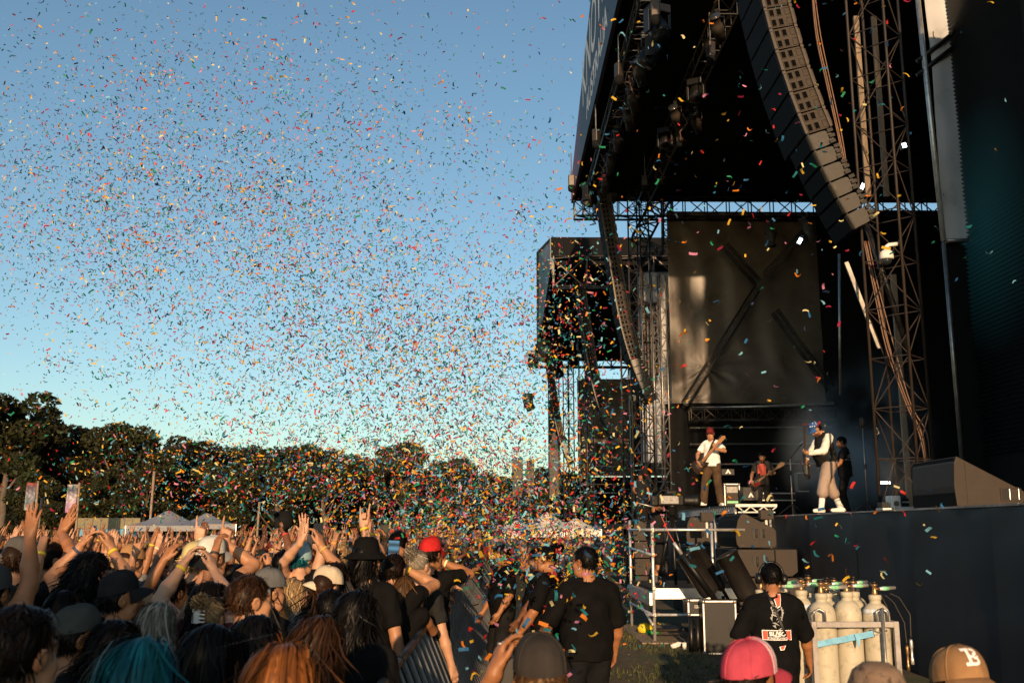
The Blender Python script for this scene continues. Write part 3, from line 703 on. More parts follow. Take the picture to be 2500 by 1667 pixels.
# photo px of the tree axis, px of its top, depth, kind, width factor, label
tl = [(35, 940, 96, ('gum', 0), 1.1, 'tallest round crowned gum tree at the left edge'),
      (122, 985, 118, ('pine', 0), .95, 'dark layered pine right of the tallest gum tree'),
      (-60, 1000, 110, ('round', 0), 1.1, 'dense dark tree cut off by the left edge'),
      (95, 1020, 104, ('round', 1), 1.2, 'dense dark tree under the layered pine'),
      (205, 1032, 108, ('round', 0), 1.15, 'broad dark tree behind the banner flags'),
      (300, 1028, 100, ('gum', 1), 1.05, 'ragged gum tree with bumpy top right of the broad dark tree'),
      (385, 1046, 112, ('round', 1), 1.15, 'dark rounded tree where the skyline starts to drop'),
      (480, 1068, 112, ('round', 0), 1.2, 'rounded tree with pale confetti before its top'),
      (580, 1088, 118, ('bush', 0), 1.2, 'low bushy tree in the dip of the skyline'),
      (680, 1078, 112, ('round', 1), 1.1, 'round topped tree in the thick of the confetti'),
      (795, 1072, 108, ('gum', 0), 1.0, 'gum tree with a pointed clump on top amid confetti'),
      (880, 1105, 120, ('bush', 1), 1.2, 'low tree left of the tall umbrella crowned one'),
      (985, 1074, 108, ('gum', 1), 1.0, 'umbrella crowned tree right of the middle skyline'),
      (1085, 1118, 112, ('bush', 0), 1.25, 'low spreading tree right of the umbrella crowned one'),
      (1190, 1142, 120, ('bush', 1), 1.2, 'small tree behind the slim speaker mast'),
      (1330, 1132, 104, ('round', 0), .8, 'olive tree right of the slim speaker mast'),
      (1415, 1150, 118, ('bush', 0), 1.1, 'low tree just left of the far stage'),
      (110, 1150, 78, ('bush', 0), 1.0, 'sunlit olive shrub tree behind the left banner flag'),
      (240, 1165, 78, ('bush', 1), 1.1, 'sunlit olive shrub tree between the two banner flags'),
      (360, 1120, 76, ('gum', 0), .9, 'slim gum tree with pale trunk left of the tents'),
      (275, 1140, 80, ('gum', 1), .85, 'young gum tree with forked trunk near the right banner flag'),
      (520, 1165, 84, ('bush', 1), 1.1, 'low sunlit tree behind the white tents')]
for px, py, Y, kd, wf, lab in tl:
    p = at(px, py, Y); h = p.z / 9.9
    t = thing('pine_tree' if kd[0] == 'pine' else 'tree', lab, 'tree', (p.x, Y, 0), px * .37, 'trees along the skyline')
    t.scale = (h * wf, h * wf, h)
    obj('crown', TREES[kd][0], t); obj('trunk', TREES[kd][1], t)
# distant wood behind
def far_wood():
    rg = np.random.default_rng(9); n = 16000
    X = rg.uniform(-140, 30, n); Y = rg.uniform(128, 140, n)
    hmax = np.interp(X, [-140, -70, -40, -20, 0, 30], [14, 12, 9.5, 8, 6.5, 6.5]) + 1.3 * np.sin(X * .35) + .8 * np.sin(X * .9)
    Z = rg.uniform(0, 1, n) ** .8 * hmax
    P = np.stack([X, Y, Z], -1); u = rg.normal(0, 1, (n, 3)); u /= np.linalg.norm(u, axis=1)[:, None]
    w = np.cross(u, rg.normal(0, 1, (n, 3))); w /= np.linalg.norm(w, axis=1)[:, None]
    L = rg.uniform(.4, .9, n)[:, None]
    v = np.stack([P - u * L, P - w * L * .6, P + u * L, P + w * L * .6], 1).reshape(-1, 3)
    c = np.repeat(rg.uniform(.5, 1.1, (n, 1)) * np.array([[1.0, 1, .8]]), 4, 0)
    tag(obj('distant_wood', np_mesh('distant_wood', v, np.arange(n * 4).reshape(-1, 4), M['leaf'], False, c)), 'distant dark wood closing the field behind the trees', 'wood', kind='stuff')
far_wood()

# ------------------------------------------------------------------ flags, tents, banner fence, speaker mast
def banner_flag(px, ptop, pbot, Y, label, cols):
    a, b = at(px, ptop, Y), at(px - 6, pbot, Y)
    t = thing('banner_flag', label, 'flag', (b.x, Y, 0), 0, 'tall banner flags')
    MB().tube([(0, 0, 0), (a.x - b.x, 0, a.z)], .07, 8).build('pole', M['wood'], t, True)
    w, h = .66, 1.75
    def fn(U, W):
        return np.stack([(a.x - b.x) - .08 - U * (1 + .25 * (W < -2) * 0), .12 * np.sin(U * 2.2 + W * .6) , a.z + W], -1)
    me = grid_mesh('banner', 0, w, -h, -.1, 12, 30, fn, M['paper'])
    zz = np.zeros(len(me.vertices) * 3); me.vertices.foreach_get('co', zz); zz = zz.reshape(-1, 3)
    tt = (a.z - zz[:, 2]) / h; c = np.zeros((len(tt), 3))
    for i in range(3): c[:, i] = np.interp(tt, np.linspace(0, 1, len(cols)), [q[i] for q in cols])
    # printed figure: pale blotch
    pt = np.sin(zz[:, 0] * 17 + 3 * np.sin(tt * 9)) * np.sin(tt * 21 + zz[:, 0] * 5); c = c * (.75 + .6 * (pt > .1)[:, None])
    set_col(me, c); obj('banner', me, t)
banner_flag(93, 1174, 1262, 62, 'banner flag with red top and dark print, nearer the left edge', [(.30, .04, .03), (.10, .08, .10), (.22, .22, .26), (.12, .13, .16), (.30, .33, .36)])
banner_flag(194, 1178, 1260, 60, 'banner flag with pale lilac print, second from the left edge', [(.4, .38, .38), (.07, .06, .08), (.4, .36, .4), (.40, .28, .40), (.35, .15, .30)])
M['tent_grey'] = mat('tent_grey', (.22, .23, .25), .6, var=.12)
def tent(px, py, Y, w, h, label, col):
    p = at(px, py, Y); t = thing('marquee_tent', label, 'tent', (p.x, Y, 0), .3, 'white tents behind the crowd')
    zt = p.z; ze = zt - h
    b = MB(); n = 8; ring = []
    prof = [(1.0, 0), (.8, .12), (.55, .32), (.3, .62), (.1, .92), (.02, 1.0)]
    vs = [];
    for r, k in prof:
        for (sx, sy) in ((1, 1), (0, 1.0), (-1, 1), (-1, 0), (-1, -1), (0, -1.0), (1, -1), (1, 0)):
            vs.append((sx * r * w / 2, sy * r * w / 2, ze + k * h))
    fs = [(i * n + k, i * n + (k + 1) % n, (i + 1) * n + (k + 1) % n, (i + 1) * n + k) for i in range(len(prof) - 1) for k in range(n)]
    b.add(vs, fs); b.build('canopy', col or M['white'], t, True)
    MB().bb((-w / 2, -w / 2, ze - .35), (w / 2, -w / 2 + .02, ze)).build('valance', col or M['white'], t)
    for sx in (-1, 1):
        for sy in (-1, 1): MB().tube([(sx * w / 2, sy * w / 2, 0), (sx * w / 2, sy * w / 2, ze)], .05, 6).build('leg', M['alu'], t)
    return t
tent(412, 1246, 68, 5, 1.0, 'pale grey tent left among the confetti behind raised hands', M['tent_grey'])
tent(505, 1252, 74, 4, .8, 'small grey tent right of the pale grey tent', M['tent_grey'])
tent(1335, 1250, 48, 2.7, .8, 'bright white peaked tent in front of the far stage', None)
tent(1262, 1270, 50, 2.2, .5, 'low white tent left of the bright peaked tent', None)
tent(1405, 1264, 47, 1.8, .5, 'small white tent roof right of the bright peaked tent', None)
b = thing('banner_fence', 'blue and pale banner fence behind the far left crowd', 'fence')
a0, a1 = at(190, 1262, 66), at(345, 1262, 66); n = 8
M['fence_blue'] = mat('fence_blue', (.10, .28, .42), .7); M['fence_pale'] = mat('fence_pale', (.17, .145, .08), .7)
for k in range(n):
    x0 = a0.x + (a1.x - a0.x) * k / n; x1 = a0.x + (a1.x - a0.x) * (k + 1) / n - .06
    MB().bb((x0, 66, .3), (x1, 66.05, 2.05)).build('panel', M['fence_blue'], b)
    MB().bb((x0, 65.97, 2.07), (x1, 66.06, 2.75)).build('top_panel', M['fence_pale'], b)
    MB().tube([(x0 - .03, 66, 0), (x0 - .03, 66, 2.8)], .04, 6).build('post', M['steel'], b)
def slim_pole(px, py, Y, r, label):
    p = at(px, py, Y); tag(MB().tube([(p.x, Y, 0), (p.x + .1, Y, p.z)], r, 7).build('pole', M['wood'], None, True), label, 'pole', 'slim poles behind the crowd')
slim_pole(373, 1150, 70, .09, 'pale slim pole right of the second banner flag')
slim_pole(630, 1225, 70, .08, 'pale slim pole behind the middle crowd')
slim_pole(98, 1215, 64, .06, 'short thin pole just right of the left banner flag')
# speaker mast in the field
p = at(1280, 1118, 62); t = thing('delay_tower', 'slim lattice mast with hung speakers in the field behind the confetti', 'tower', (p.x, 62, 0))
for sx in (-.35, .35):
    for sy in (-.3, .3): MB().tube([(sx, sy, 0), (sx, sy, p.z)], .05, 6).build('chord', M['truss'], t)
b = MB()
for k in range(9):
    z = k * p.z / 9; b.tube([(-.35, -.3, z), (.35, -.3, z + p.z / 9)], .025, 5, False); b.tube([(-.35, .3, z), (.35, .3, z)], .025, 5, False)
tag(b.build('bracing', M['truss'], t), kind='stuff')
MB().bb((-.75, -.5, p.z - 2.4), (-.1, .3, p.z - .1)).build('speaker', M['black'], t, bevel=.03)
MB().bb((.15, -.5, p.z - 2.2), (.6, .3, p.z - .1)).build('speaker', M['black'], t, bevel=.03)

# shrub trees added unseen behind the camera to shade the nearest left heads
for k, (x, y, h) in enumerate(((-8.5, -15, 6.35), (-5.4, -14.5, 6.2), (-3.1, -15.2, 6.25), (-11.5, -15.5, 6.4))):
    t = thing('tree', ['second', 'third', 'nearest to the stage', 'first'][k] + ' of the added unseen shrub trees shading the near left heads', 'tree', (x, y, 0), k * 1.3, 'added shade trees behind the photographer')
    t.scale = (h / 11, h / 11, h / 9.9); obj('crown', TREES[('bush', k % 2)][0], t); obj('trunk', TREES[('bush', k % 2)][1], t)

TALL = tree_meshes(15, 'tall')
for k, (x, y, h, wf) in enumerate(((5.2, -25, 31, .22), (7.3, -27, 33, .16))):
    t = thing('tall_gum_tree', ['left', 'right'][k] + ' of two tall bare trunked gum trees far behind the photographer', 'tree', (x, y, 0), k * 2.0, 'tall gum trees behind the photographer')
    t.scale = (h / 10 * wf, h / 10 * wf, h / 9.9); obj('crown', TALL[0], t); obj('trunk', TALL[1], t)
# ------------------------------------------------------------------ crowd barrier
def barrier():
    foot, top, zt = -.06, -.56, 1.25
    bar_me = MB().tube([(foot, 0, .06), (top, 0, zt)], .019, 6).mesh('bar', M['black_metal'])
    rail = MB().tube([(top, .01, zt), (top, .99, zt)], .028, 8).mesh('rail', M['truss'], True); foot_rail = MB().tube([(foot, .01, .07), (foot, .99, .07)], .02, 6).mesh('foot_rail', M['truss'], True)
    sheet = MB().add([(foot - .03, .02, .08), (foot - .03, .98, .08), (top - .03, .98, zt - .03), (top - .03, .02, zt - .03)], [(0, 1, 2, 3)]).mesh('mesh_panel', M['grille'])
    step = MB().bb((foot + .02, .01, .28), (foot + .22, .99, .31)).mesh('step', M['black_metal'])
    base = MB().bb((top + .1, .01, 0), (foot + .3, .99, .012)).mesh('base_plate', M['black_metal'])
    brace = MB().tube([(foot + .26, .06, .02), (top + .08, .06, zt - .1)], .02, 6).mesh('brace', M['black_metal'])
    M['bar_steel'] = mat('bar_steel', (.15, .15, .15), .5, metal=.0, var=.3, scale=6, dark=.4)
    bar_me.materials[0] = M['bar_steel']
    pnum = 0
    for k in range(5, 42):
        lab = 'grey barred barrier panel along the pit, ' + (['nearest', 'second nearest', 'third', 'fourth', 'fifth', 'sixth', 'seventh', 'eighth', 'ninth', 'tenth', 'eleventh', 'twelfth'][pnum] + ' from the camera' if pnum < 12 else 'far stretch behind the guards')
        pnum += 1
        t = thing('barrier_panel', lab, 'barrier', (0, k, 0), 0, 'crowd barrier panels')
        obj('rail', rail, t); obj('foot_rail', foot_rail, t); obj('mesh_panel', sheet, t)
        for i in range(3): obj('bar', bar_me, t, loc=(0, .17 + i * .333, 0))
barrier()

# ------------------------------------------------------------------ subwoofers and front fills by the stage
SIDE_R = Matrix(((1, 0, 0), (0, 0, 1), (0, 1, 0))).to_4x4()     # (x, z) outline extruded along +Y
def pockets(o, spots, w=.10, h=.17, m=None):
    for x, z in spots:
        f = MB(); f.bb((x - w / 2 - .015, -.012, z - h / 2 - .015), (x + w / 2 + .015, .02, z - h / 2)).bb((x - w / 2 - .015, -.012, z + h / 2), (x + w / 2 + .015, .02, z + h / 2 + .015))
        f.bb((x - w / 2 - .015, -.012, z - h / 2), (x - w / 2, .02, z + h / 2)).bb((x + w / 2, -.012, z - h / 2), (x + w / 2 + .015, .02, z + h / 2))
        p = f.build('handle', m or M['speaker'], o); MB().bb((x - w / 2, -.003, z - h / 2), (x + w / 2, .01, z + h / 2)).build('recess', M['black'], p)
        MB().tube([(x + w * .22, -.004, z - h / 2 + .01), (x + w * .22, -.004, z + h / 2 - .01)], w * .2, 10).build('grip_plate', M['speaker'], p, True)
def sub(x0, y0, z0, w, d, h, label):
    t = thing('subwoofer', label, 'speaker', (x0, y0, z0), 0, 'subwoofers stacked before the stage')
    b = MB(); ch = .1
    poly = [(0, .012), (w - .12, .012), (w, .10), (w, h - .012), (0, h - .012)]
    b.prism(poly, d, SIDE_R); o = b.build('cabinet', M['speaker'], t, bevel=.012)
    MB().bb((-.02, .03, .03), (.005, d - .03, h - .03)).build('grille', M['grille'], t)
    pockets(t, [(w * .30, h * .55), (w * .46, h * .55)], .11, .20)
    MB().tube([(w * .62, -.008, .02), (w * .62, -.008, h - .02)], .012, 5).build('strap', M['black_metal'], t)
    for x in (w * .1, w * .9): MB().box((x, -.008, h - .05), (.05, .016, .05)).build('corner_latch', M['black'], t)
def wedge(x0, y0, z0, w, d, h, label, hr=.55):
    """front fill facing -X: tall curved front, sloping top, brown side towards the camera"""
    t = thing('front_fill_speaker', label, 'speaker', (x0, y0, z0), 0, 'front fill speakers')
    poly = [(.06, 0), (w - .04, 0), (w, .05), (w, h * hr), (w * .93, h * (hr + .08)), (w * .24, h), (.12, h * .97), (.05, h * .8), (.015, h * .55), (0, h * .3), (.015, h * .1)]
    MB().prism(poly, d, SIDE_R).build('cabinet', M['speaker'], t, bevel=.01)
    g = MB(); fr = [(.02, .02), (-.02, h * .3), (-.003, h * .56), (.035, h * .8), (.10, h * .96)]
    for i in range(len(fr) - 1):
        (xa, za), (xb, zb) = fr[i], fr[i + 1]
        g.add([(xa, .02, za), (xa, d - .02, za), (xb, d - .02, zb), (xb, .02, zb)], [(0, 3, 2, 1)])
    g.build('grille', M['grille'], t)
    pockets(t, [(w * .48, h * .42), (w * .66, h * .42)], .10, .19)
    for x, z in ((w * .28, h * .9), (w * .9, h * hr), (w * .15, .04), (w * .8, .04), (w * .68, h * .72)): MB().box((x, -.008, z), (.045, .016, .045)).build('rigging_point', M['black_metal'], t)
names = ['top', 'middle', 'bottom']
for i in range(3):
    sub(4.72, 19.8, 1.64 - (i + 1) * .545, 1.16, 2.0, .54, names[i] + ' brown subwoofer of the nearer stack, behind the headphone man')
    sub(4.58, 24.2, 1.64 - (i + 1) * .545, 1.10, 2.2, .54, names[i] + ' brown subwoofer of the stack behind the leaning cannons')
    sub(4.5, 33.0, 1.64 - (i + 1) * .545, 1.10, 2.2, .54, names[i] + ' subwoofer of the far stack left of the camera platform')
wedge(4.70, 19.85, 1.655, .80, 1.6, .66, 'wedge speaker on the nearer subwoofer stack', .5)
wedge(4.55, 24.25, 1.655, .80, 1.6, .66, 'wedge speaker on the stack behind the cannons', .5)
wedge(4.45, 33.0, 1.655, .80, 1.6, .66, 'wedge speaker on the far stack among the confetti', .5)
# big monitor on the deck edge
t = thing('stage_monitor', 'large brown wedge monitor standing on the deck edge at right', 'speaker', (6.03, 13.15, ZD))
w, h, d = .94, .66, 1.35
poly = [(.02, .0), (w - .06, 0), (w, .12), (w - .02, .20), (.06, h), (.02, h * .86), (0, h * .4)]
MB().prism(poly, d, SIDE_R).build('cabinet', M['speaker'], t, bevel=.012)
MB().add([(-.005, .02, .01), (-.005, d - .02, .01), (.035, d - .02, h - .02), (.035, .02, h - .02)], [(0, 3, 2, 1)]).build('grille', M['grille'], t)
MB().box((.16, -.002, .3), (.006, .006, .56)).build('seam', M['black'], t)
f = MB().bb((.60, -.014, .07), (.88, .02, .085)).bb((.60, -.014, .235), (.85, .02, .25)).bb((.60, -.014, .085), (.615, .02, .235)).bb((.86, -.014, .085), (.875, .02, .235))
hh = f.build('handle', M['speaker'], t); MB().bb((.615, -.004, .085), (.86, .01, .235)).build('recess', M['black'], hh)
MB().tube([(.72, -.014, .09), (.72, -.014, .23)], .006, 6).tube([(.84, -.014, .09), (.84, -.014, .23)], .006, 6).build('grip_rail', M['alu'], hh); MB().bb((.735, -.008, .095), (.83, .002, .225)).build('grip_plate', M['speaker'], hh)

# ------------------------------------------------------------------ riser walkway on the stage lip
t = thing('riser', 'low silver legged riser the white shirted guitarist stands on', 'riser')
MB().bb((5.15, 21.7, 2.50), (6.05, 28.5, 2.54)).build('top', M['black_metal'], t)
MB().bb((5.15, 21.66, 2.485), (6.05, 21.70, 2.545)).build('end_rail', M['white'], t)
b = MB()
for k in range(34):
    y = 21.75 + k * .2
    b.tube([(5.16, y, 2.50), (5.16, y + .1, 2.36)], .010, 5, False); b.tube([(5.16, y + .1, 2.36), (5.16, y + .2, 2.50)], .010, 5, False)
b.tube([(5.16, 21.7, 2.36), (5.16, 28.5, 2.36)], .014, 6)
tag(b.build('side_lattice', M['alu'], t), kind='stuff')
b = MB()
for k in range(3):
    x = 5.2 + k * .28; b.tube([(x, 21.68, 2.49), (x + .14, 21.68, 2.38)], .014, 6); b.tube([(x + .14, 21.68, 2.38), (x + .28, 21.68, 2.49)], .014, 6)
b.tube([(5.2, 21.68, 2.37), (6.0, 21.68, 2.37)], .016, 6); b.build('end_lattice', M['white'], t)
for y in (21.9, 24, 26, 28): 
    for x in (5.2, 5.95): MB().tube([(x, y, 0 if x < 6 else 2.3), (x, y, 2.5)], .03, 8).build('leg', M['alu'], t, True)
for i, (px, py, Y) in enumerate(((1725, 1262, 22.5), (1870, 1256, 21.2), (1800, 1254, 23.5))):
    p = at(px, py, Y); tt = thing('spot_monitor', ['left', 'right', 'middle'][i] + ' small black box speaker under the riser edge', 'speaker', p, 0, 'small box speakers at the riser')
    MB().bb((-.14, -.1, -.1), (.14, .1, .1)).build('cabinet', M['speaker'], tt, bevel=.012); MB().tube([(0, 0, -.1), (0, 0, -.45)], .03, 8).build('stem', M['white'], tt, True)

# ------------------------------------------------------------------ confetti cannons and flight cases
def cannon(a, b, r, label, thin=False):
    a, b = Vector(a), Vector(b); d = (a - b); L = d.length; R = d.to_track_quat('Z', 'Y').to_matrix().to_4x4()
    t = thing('confetti_cannon', label, 'cannon', b, 0, 'leaning confetti cannons')
    MB().lathe([(r * .5, 0), (r * .9, .04), (r, .1), (r, L - .02), (r * 1.05, L - .02), (r * 1.05, L), (r * .92, L), (r * .92, L - .1), (0.01, L - .12)], 22, (0, 0, 0), R).build('barrel', mat('barrel', (.016, .014, .013), .33, var=.2, spec=.6), t, True)
    MB().lathe([(r * .25, -.22), (r * .3, -.2), (r * .3, 0), (r * .5, .02)], 14, (0, 0, 0), R).build('valve', M['black_metal'], t, True)
    n = MB().tube([(0, 0, -.1), (0, 0, -b.z)], .03, 8); n.build('stand', M['black_metal'], t)
cannon(at(1672, 1352, 17.4), at(1738, 1452, 17.4), .17, 'fat black cannon barrel leaning left, front one of the left pair')
cannon(at(1698, 1328, 18.3), at(1765, 1440, 18.3), .10, 'slimmer black cannon barrel behind the front left one')
cannon(at(1772, 1352, 17.0), at(1832, 1462, 17.0), .19, 'fat black cannon barrel behind the headphone man')
t = thing('spray_lance', 'thin pale lance with red cord leaning above the left cannon', 'nozzle')
MB().tube([at(1645, 1324, 17.2), at(1664, 1352, 17.2)], [.028, .034], 10).build('nozzle', M['alu'], t, True); MB().tube([at(1664, 1352, 17.2), at(1735, 1448, 17.2)], .05, 10).build('tube', M['black'], t, True)
MB().tube([at(1615, 1260, 17.2), at(1632, 1300, 17.2), at(1650, 1330, 17.2)], .006, 5).build('cord', M['print_red'], t)
def flight_case(x0, y0, z0, w, d, h, label, face=None):
    t = thing('flight_case', label, 'flight case', (x0, y0, z0), 0, 'flight cases')
    MB().bb((.01, .01, .01), (w - .01, d, h - .01)).build('box', face or M['black'], t)
    e = .022
    for a, b in (((0, 0, 0), (w, e, e)), ((0, 0, h - e), (w, e, h)), ((0, 0, e), (e, e, h - e)), ((w - e, 0, e), (w, e, h - e))): MB().bb(a, b).build('edge_trim', M['alu'], t)
    for x in (0, w):
        for z in (0, h): MB().lathe([(.03, -.03), (.042, 0), (.03, .03)], 8, (x + (.015 if x == 0 else -.015), .02, z + (.015 if z == 0 else -.015))).build('ball_corner', M['steel'], t, True)
    return t
p = at(1680, 1502, 17.3); fc = flight_case(p.x, 17.3, p.z, .32, .5, .26, 'small silver edged case with white switches on a stand'); 
b = MB(); rg = random.Random(4)
for k in range(9): b.box((.12 + .022 * (k % 5), -.004, .16 - .03 * (k // 5)), (.012, .01, .018))
tag(b.build('switches', M['white'], fc), kind='stuff')
p = at(1720, 1517, 17.0); fc = flight_case(p.x, 17.0, p.z, .34, .5, .27, 'small silver edged case right of the switch case', M['speaker'])
p = at(1721, 1628, 16.9); fc = flight_case(p.x, 16.9, 0, .55, .6, .85, 'tall black flight case with silver edges on the ground')
for k, (px, lab) in enumerate(((1687, 'left'), (1703, 'right'))):
    tag(MB().tube([at(px, 1508, 17.25), at(px + 2, 1612, 17.25)], .045, 10).build('stand_pipe', M['black_metal'], None, True), lab + ' of two black pipes standing under the switch case', 'pipe', 'pipes under the switch case')
for k, (px, py, lab) in enumerate(((1650, 1573, 'upper'), (1652, 1583, 'lower'))):
    q = at(px, py, 17.8); tag(MB().lathe([(.03, -.09), (.035, -.08), (.035, .05), (.012, .085), (.012, .1)], 10, (q.x, q.y, max(.04, q.z)), Matrix.Rotation(1.2, 4, 'Y')).build('bottle', M['white'], None, True), lab + ' of two discarded pale bottles on the grass', 'bottle', 'discarded bottles')
q = at(1672, 1595, 17.6); tag(MB().lathe([(.035, 0), (.045, .11), (.043, .11), (.033, .01)], 12, (q.x, q.y, .0), None).build('paper_cup', M['white'], None, True), 'white paper cup standing on the grass near the pipes', 'cup')

# ------------------------------------------------------------------ camera platform
t = thing('camera_platform', 'scaffold platform with silver rails for the camera operator', 'scaffold', (2.85, 18.7, 0))
PX, PY = 1.75, 2.9; zdk = .95
MB().bb((0, .02, zdk - .06), (PX, PY, zdk)).build('deck', M['black_metal'], t)
MB().bb((0.05, -.03, zdk - .19), (PX, .02, zdk - .0)).build('front_beam', M['alu'], t)
MB().bb((-.05, .0, zdk - .3), (0, PY, zdk - .08)).build('side_beam', M['alu'], t)
for x, y, zt in ((.03, 0, 2.12), (0, PY, 2.2), (PX, PY, 2.15), (PX, .1, 1.0)): MB().tube([(x, y, 0), (x, y, zt)], .03, 10).build('post', M['alu'], t, True)
for z in (2.0, .48): 
    MB().tube([(-.1, 0, z), (PX, 0, z)], .026, 8).build('rail', M['alu'], t, True); MB().tube([(0, -.1, z), (0, PY + .2, z)], .026, 8).build('rail', M['alu'], t, True)
MB().tube([(0, 0, 1.55), (0, PY, 1.62)], .026, 8).build('rail', M['alu'], t, True)
MB().tube([(0, 0, .3), (0, PY, .85)], .026, 8).build('diagonal', M['alu'], t, True)
MB().tube([(0, .05, .2), (PX, .05, .24)], .024, 8).build('lower_rail', M['rust'], t, True)
for x, y, z in ((.03, 0, 2.0), (.03, 0, .95), (.03, 0, .48), (.03, 0, 1.55)): MB().box((x, y - .02, z), (.07, .08, .08)).build('coupler', M['steel'], t, bevel=.012)
MB().bb((-.25, -.35, .004), (.9, 3.0, .03)).build('base_board', M['wood'], t)
q = at(1575, 1530, 20); tag(MB().lathe([(.02, 0), (.14, .02), (.16, .10), (.10, .17), (.03, .2)], 9, (q.x, q.y, .03)).build('cloth_bundle', mat('yellow_cloth', (.75, .55, .02), .8, bump=.6, bscale=14), None, True), 'crumpled yellow cloth bundle under the scaffold platform', 'cloth')
tag(MB().lathe([(.02, 0), (.16, .015), (.13, .06), (.02, .08)], 9, (q.x + .12, q.y - .12, .03)).build('cloth_bundle', mat('green_cloth', (.03, .30, .08), .8, bump=.6, bscale=14), None, True), 'crumpled green cloth next to the yellow bundle', 'cloth')
# TV camera on tripod
c = at(1640, 1222, 19.8); t = thing('tv_camera', 'shoulder sized broadcast camera on a tripod aimed at the stage', 'video camera', c, math.radians(8))
MB().bb((-.30, -.12, -.10), (.22, .12, .12)).build('body', M['black'], t, bevel=.03)
MB().bb((-.42, -.09, -.10), (-.30, .09, .10)).build('battery', M['black_metal'], t, bevel=.02)
MB().bb((-.26, -.126, -.06), (.10, -.118, .09)).build('side_panel', M['print_grey'], t, bevel=.02)
MB().lathe([(.09, 0), (.10, .05), (.10, .22), (.12, .24), (.12, .34), (.11, .34)], 18, (.22, 0, 0), Matrix.Rotation(math.pi / 2, 4, 'Y')).build('lens', M['black'], t, True)
MB().bb((-.12, -.10, .12), (.08, .02, .2)).build('viewfinder', M['black'], t, bevel=.02)
MB().tube([(-.3, -.02, .13), (-.2, -.02, .2), (.1, -.02, .2), (.18, -.02, .13)], .012, 6).build('handle', M['black'], t, True)
MB().tube([(-.1, -.1, -.2), (-.75, -.18, -.05)], .016, 8).build('pan_bar', M['steel'], t, True)
MB().lathe([(.05, -.3), (.09, -.26), (.09, -.12), (.12, -.10)], 14).build('fluid_head', M['black_metal'], t, True)
for a in (0.3, 2.4, 4.5): MB().tube([(0, 0, -.28), (.35 * math.cos(a), .35 * math.sin(a), -c.z + .97)], .03, 8).build('tripod_leg', M['black_metal'], t, True)

# ------------------------------------------------------------------ gas cylinders in their rack
GY = 9.3
cyl_prof = [(.118, 0), (.12, .02), (.12, 1.19), (.119, 1.215), (.113, 1.245), (.102, 1.275), (.085, 1.30), (.064, 1.318), (.05, 1.325), (.05, 1.352), (.056, 1.356), (.056, 1.392), (.05, 1.398), (.03, 1.40)]
cyl_me = MB().lathe(cyl_prof, 26).mesh('tank', M['cylinder'], True)
neck_me = MB().lathe([(.026, 1.38), (.026, 1.42), (.019, 1.44), (.019, 1.475), (.03, 1.48), (.03, 1.492), (.012, 1.497)], 12).lathe([(.012, 0), (.012, .07)], 8, (0, 0, 1.45), Matrix.Rotation(math.pi / 2, 4, 'Y')).mesh('valve', M['brass'], True)
wheel_me = MB().lathe([(.01, 1.497), (.034, 1.500), (.036, 1.512), (.028, 1.518), (.01, 1.516)], 10).mesh('hand_wheel', M['black_metal'], True)
hose_me = MB().tube([(.06, 0, 1.45), (.12, 0, 1.452), (.24, 0, 1.455)], .017, 8).mesh('coupling', M['alu'], True)
tape_me = MB().lathe([(.019, 0), (.020, .07)], 8, (.09, 0, 1.451), Matrix.Rotation(math.pi / 2, 4, 'Y')).mesh('tape', M['green_tape'], True)
lab_me = MB().lathe([(.1175, 1.235), (.1045, 1.275)], 26).mesh('collar_label', mat('collar_label', (.55, .62, .66), .6, var=.3, scale=30), True)
rowsx = [at(2009, 1500, GY).x, at(2074, 1500, GY).x, at(2138, 1500, GY).x]
rn = ['front row', 'second row', 'third row', 'back row']
for r in range(4):
    for k in range(4):
        if r == 0 and k == 0: continue
        x = rowsx[0] + (k - 1) * (rowsx[1] - rowsx[0]) * 1.0 - (.10 if r % 2 else 0); y = GY + r * .27 + .02 * ((k * 7 + r * 3) % 3)
        t = thing('gas_cylinder', 'cream gas cylinder in the rack, ' + rn[r] + ', ' + ['leftmost', 'left', 'middle', 'rightmost'][k] + ' one', 'gas cylinder', (x, y, .02 + .012 * ((k + r) % 3)), (k * 1.3 + r) * .15 - .2, 'gas cylinders in the rack')
        obj('tank', cyl_me, t)
        v = obj('valve', neck_me, t); obj('hand_wheel', wheel_me, v); obj('coupling', hose_me, t); obj('tape', tape_me, t)
        if (k, r) in ((3, 0), (1, 1), (2, 2)): obj('collar_label', lab_me, t)
t = thing('cylinder_rack', 'grey steel frame rack holding the gas cylinders', 'rack', (0, 0, 0))
x0, x1 = at(1980, 1520, GY - .16).x, at(2193, 1520, GY - .16).x; zt = at(2080, 1522, GY - .16).z
M['rack'] = mat('rack', (.34, .31, .29), .6, var=.15, dark=.3, dscale=6)
for x in (x0, x1 - .045):
    for y in (GY - .18, GY + 1.05): MB().bb((x, y, 0), (x + .045, y + .045, zt + .02)).build('post', M['rack'], t, bevel=.004)
for y in (GY - .183, GY + 1.05): MB().bb((x0 + .046, y, zt - .03), (x1 - .046, y + .045, zt + .018)).build('top_bar', M['rack'], t, bevel=.004)
for x in (x0, x1 - .045): MB().bb((x, GY - .13, zt - .03), (x + .045, GY + 1.04, zt + .018)).build('side_bar', M['rack'], t, bevel=.004)
MB().bb((x0, GY - .18, .0), (x1, GY + 1.1, .015)).build('floor_plate', M['rack'], t)
for x, dx in ((x0 + .08, .05), (x1 - .14, .05)):
    MB().tube([(x - dx, GY - .16, zt + .02), (x - dx, GY - .16, zt + .10), (x, GY - .16, zt + .13), (x + dx, GY - .16, zt + .10), (x + dx, GY - .16, zt + .02)], .011, 8).build('lifting_eye', M['steel'], t, True)
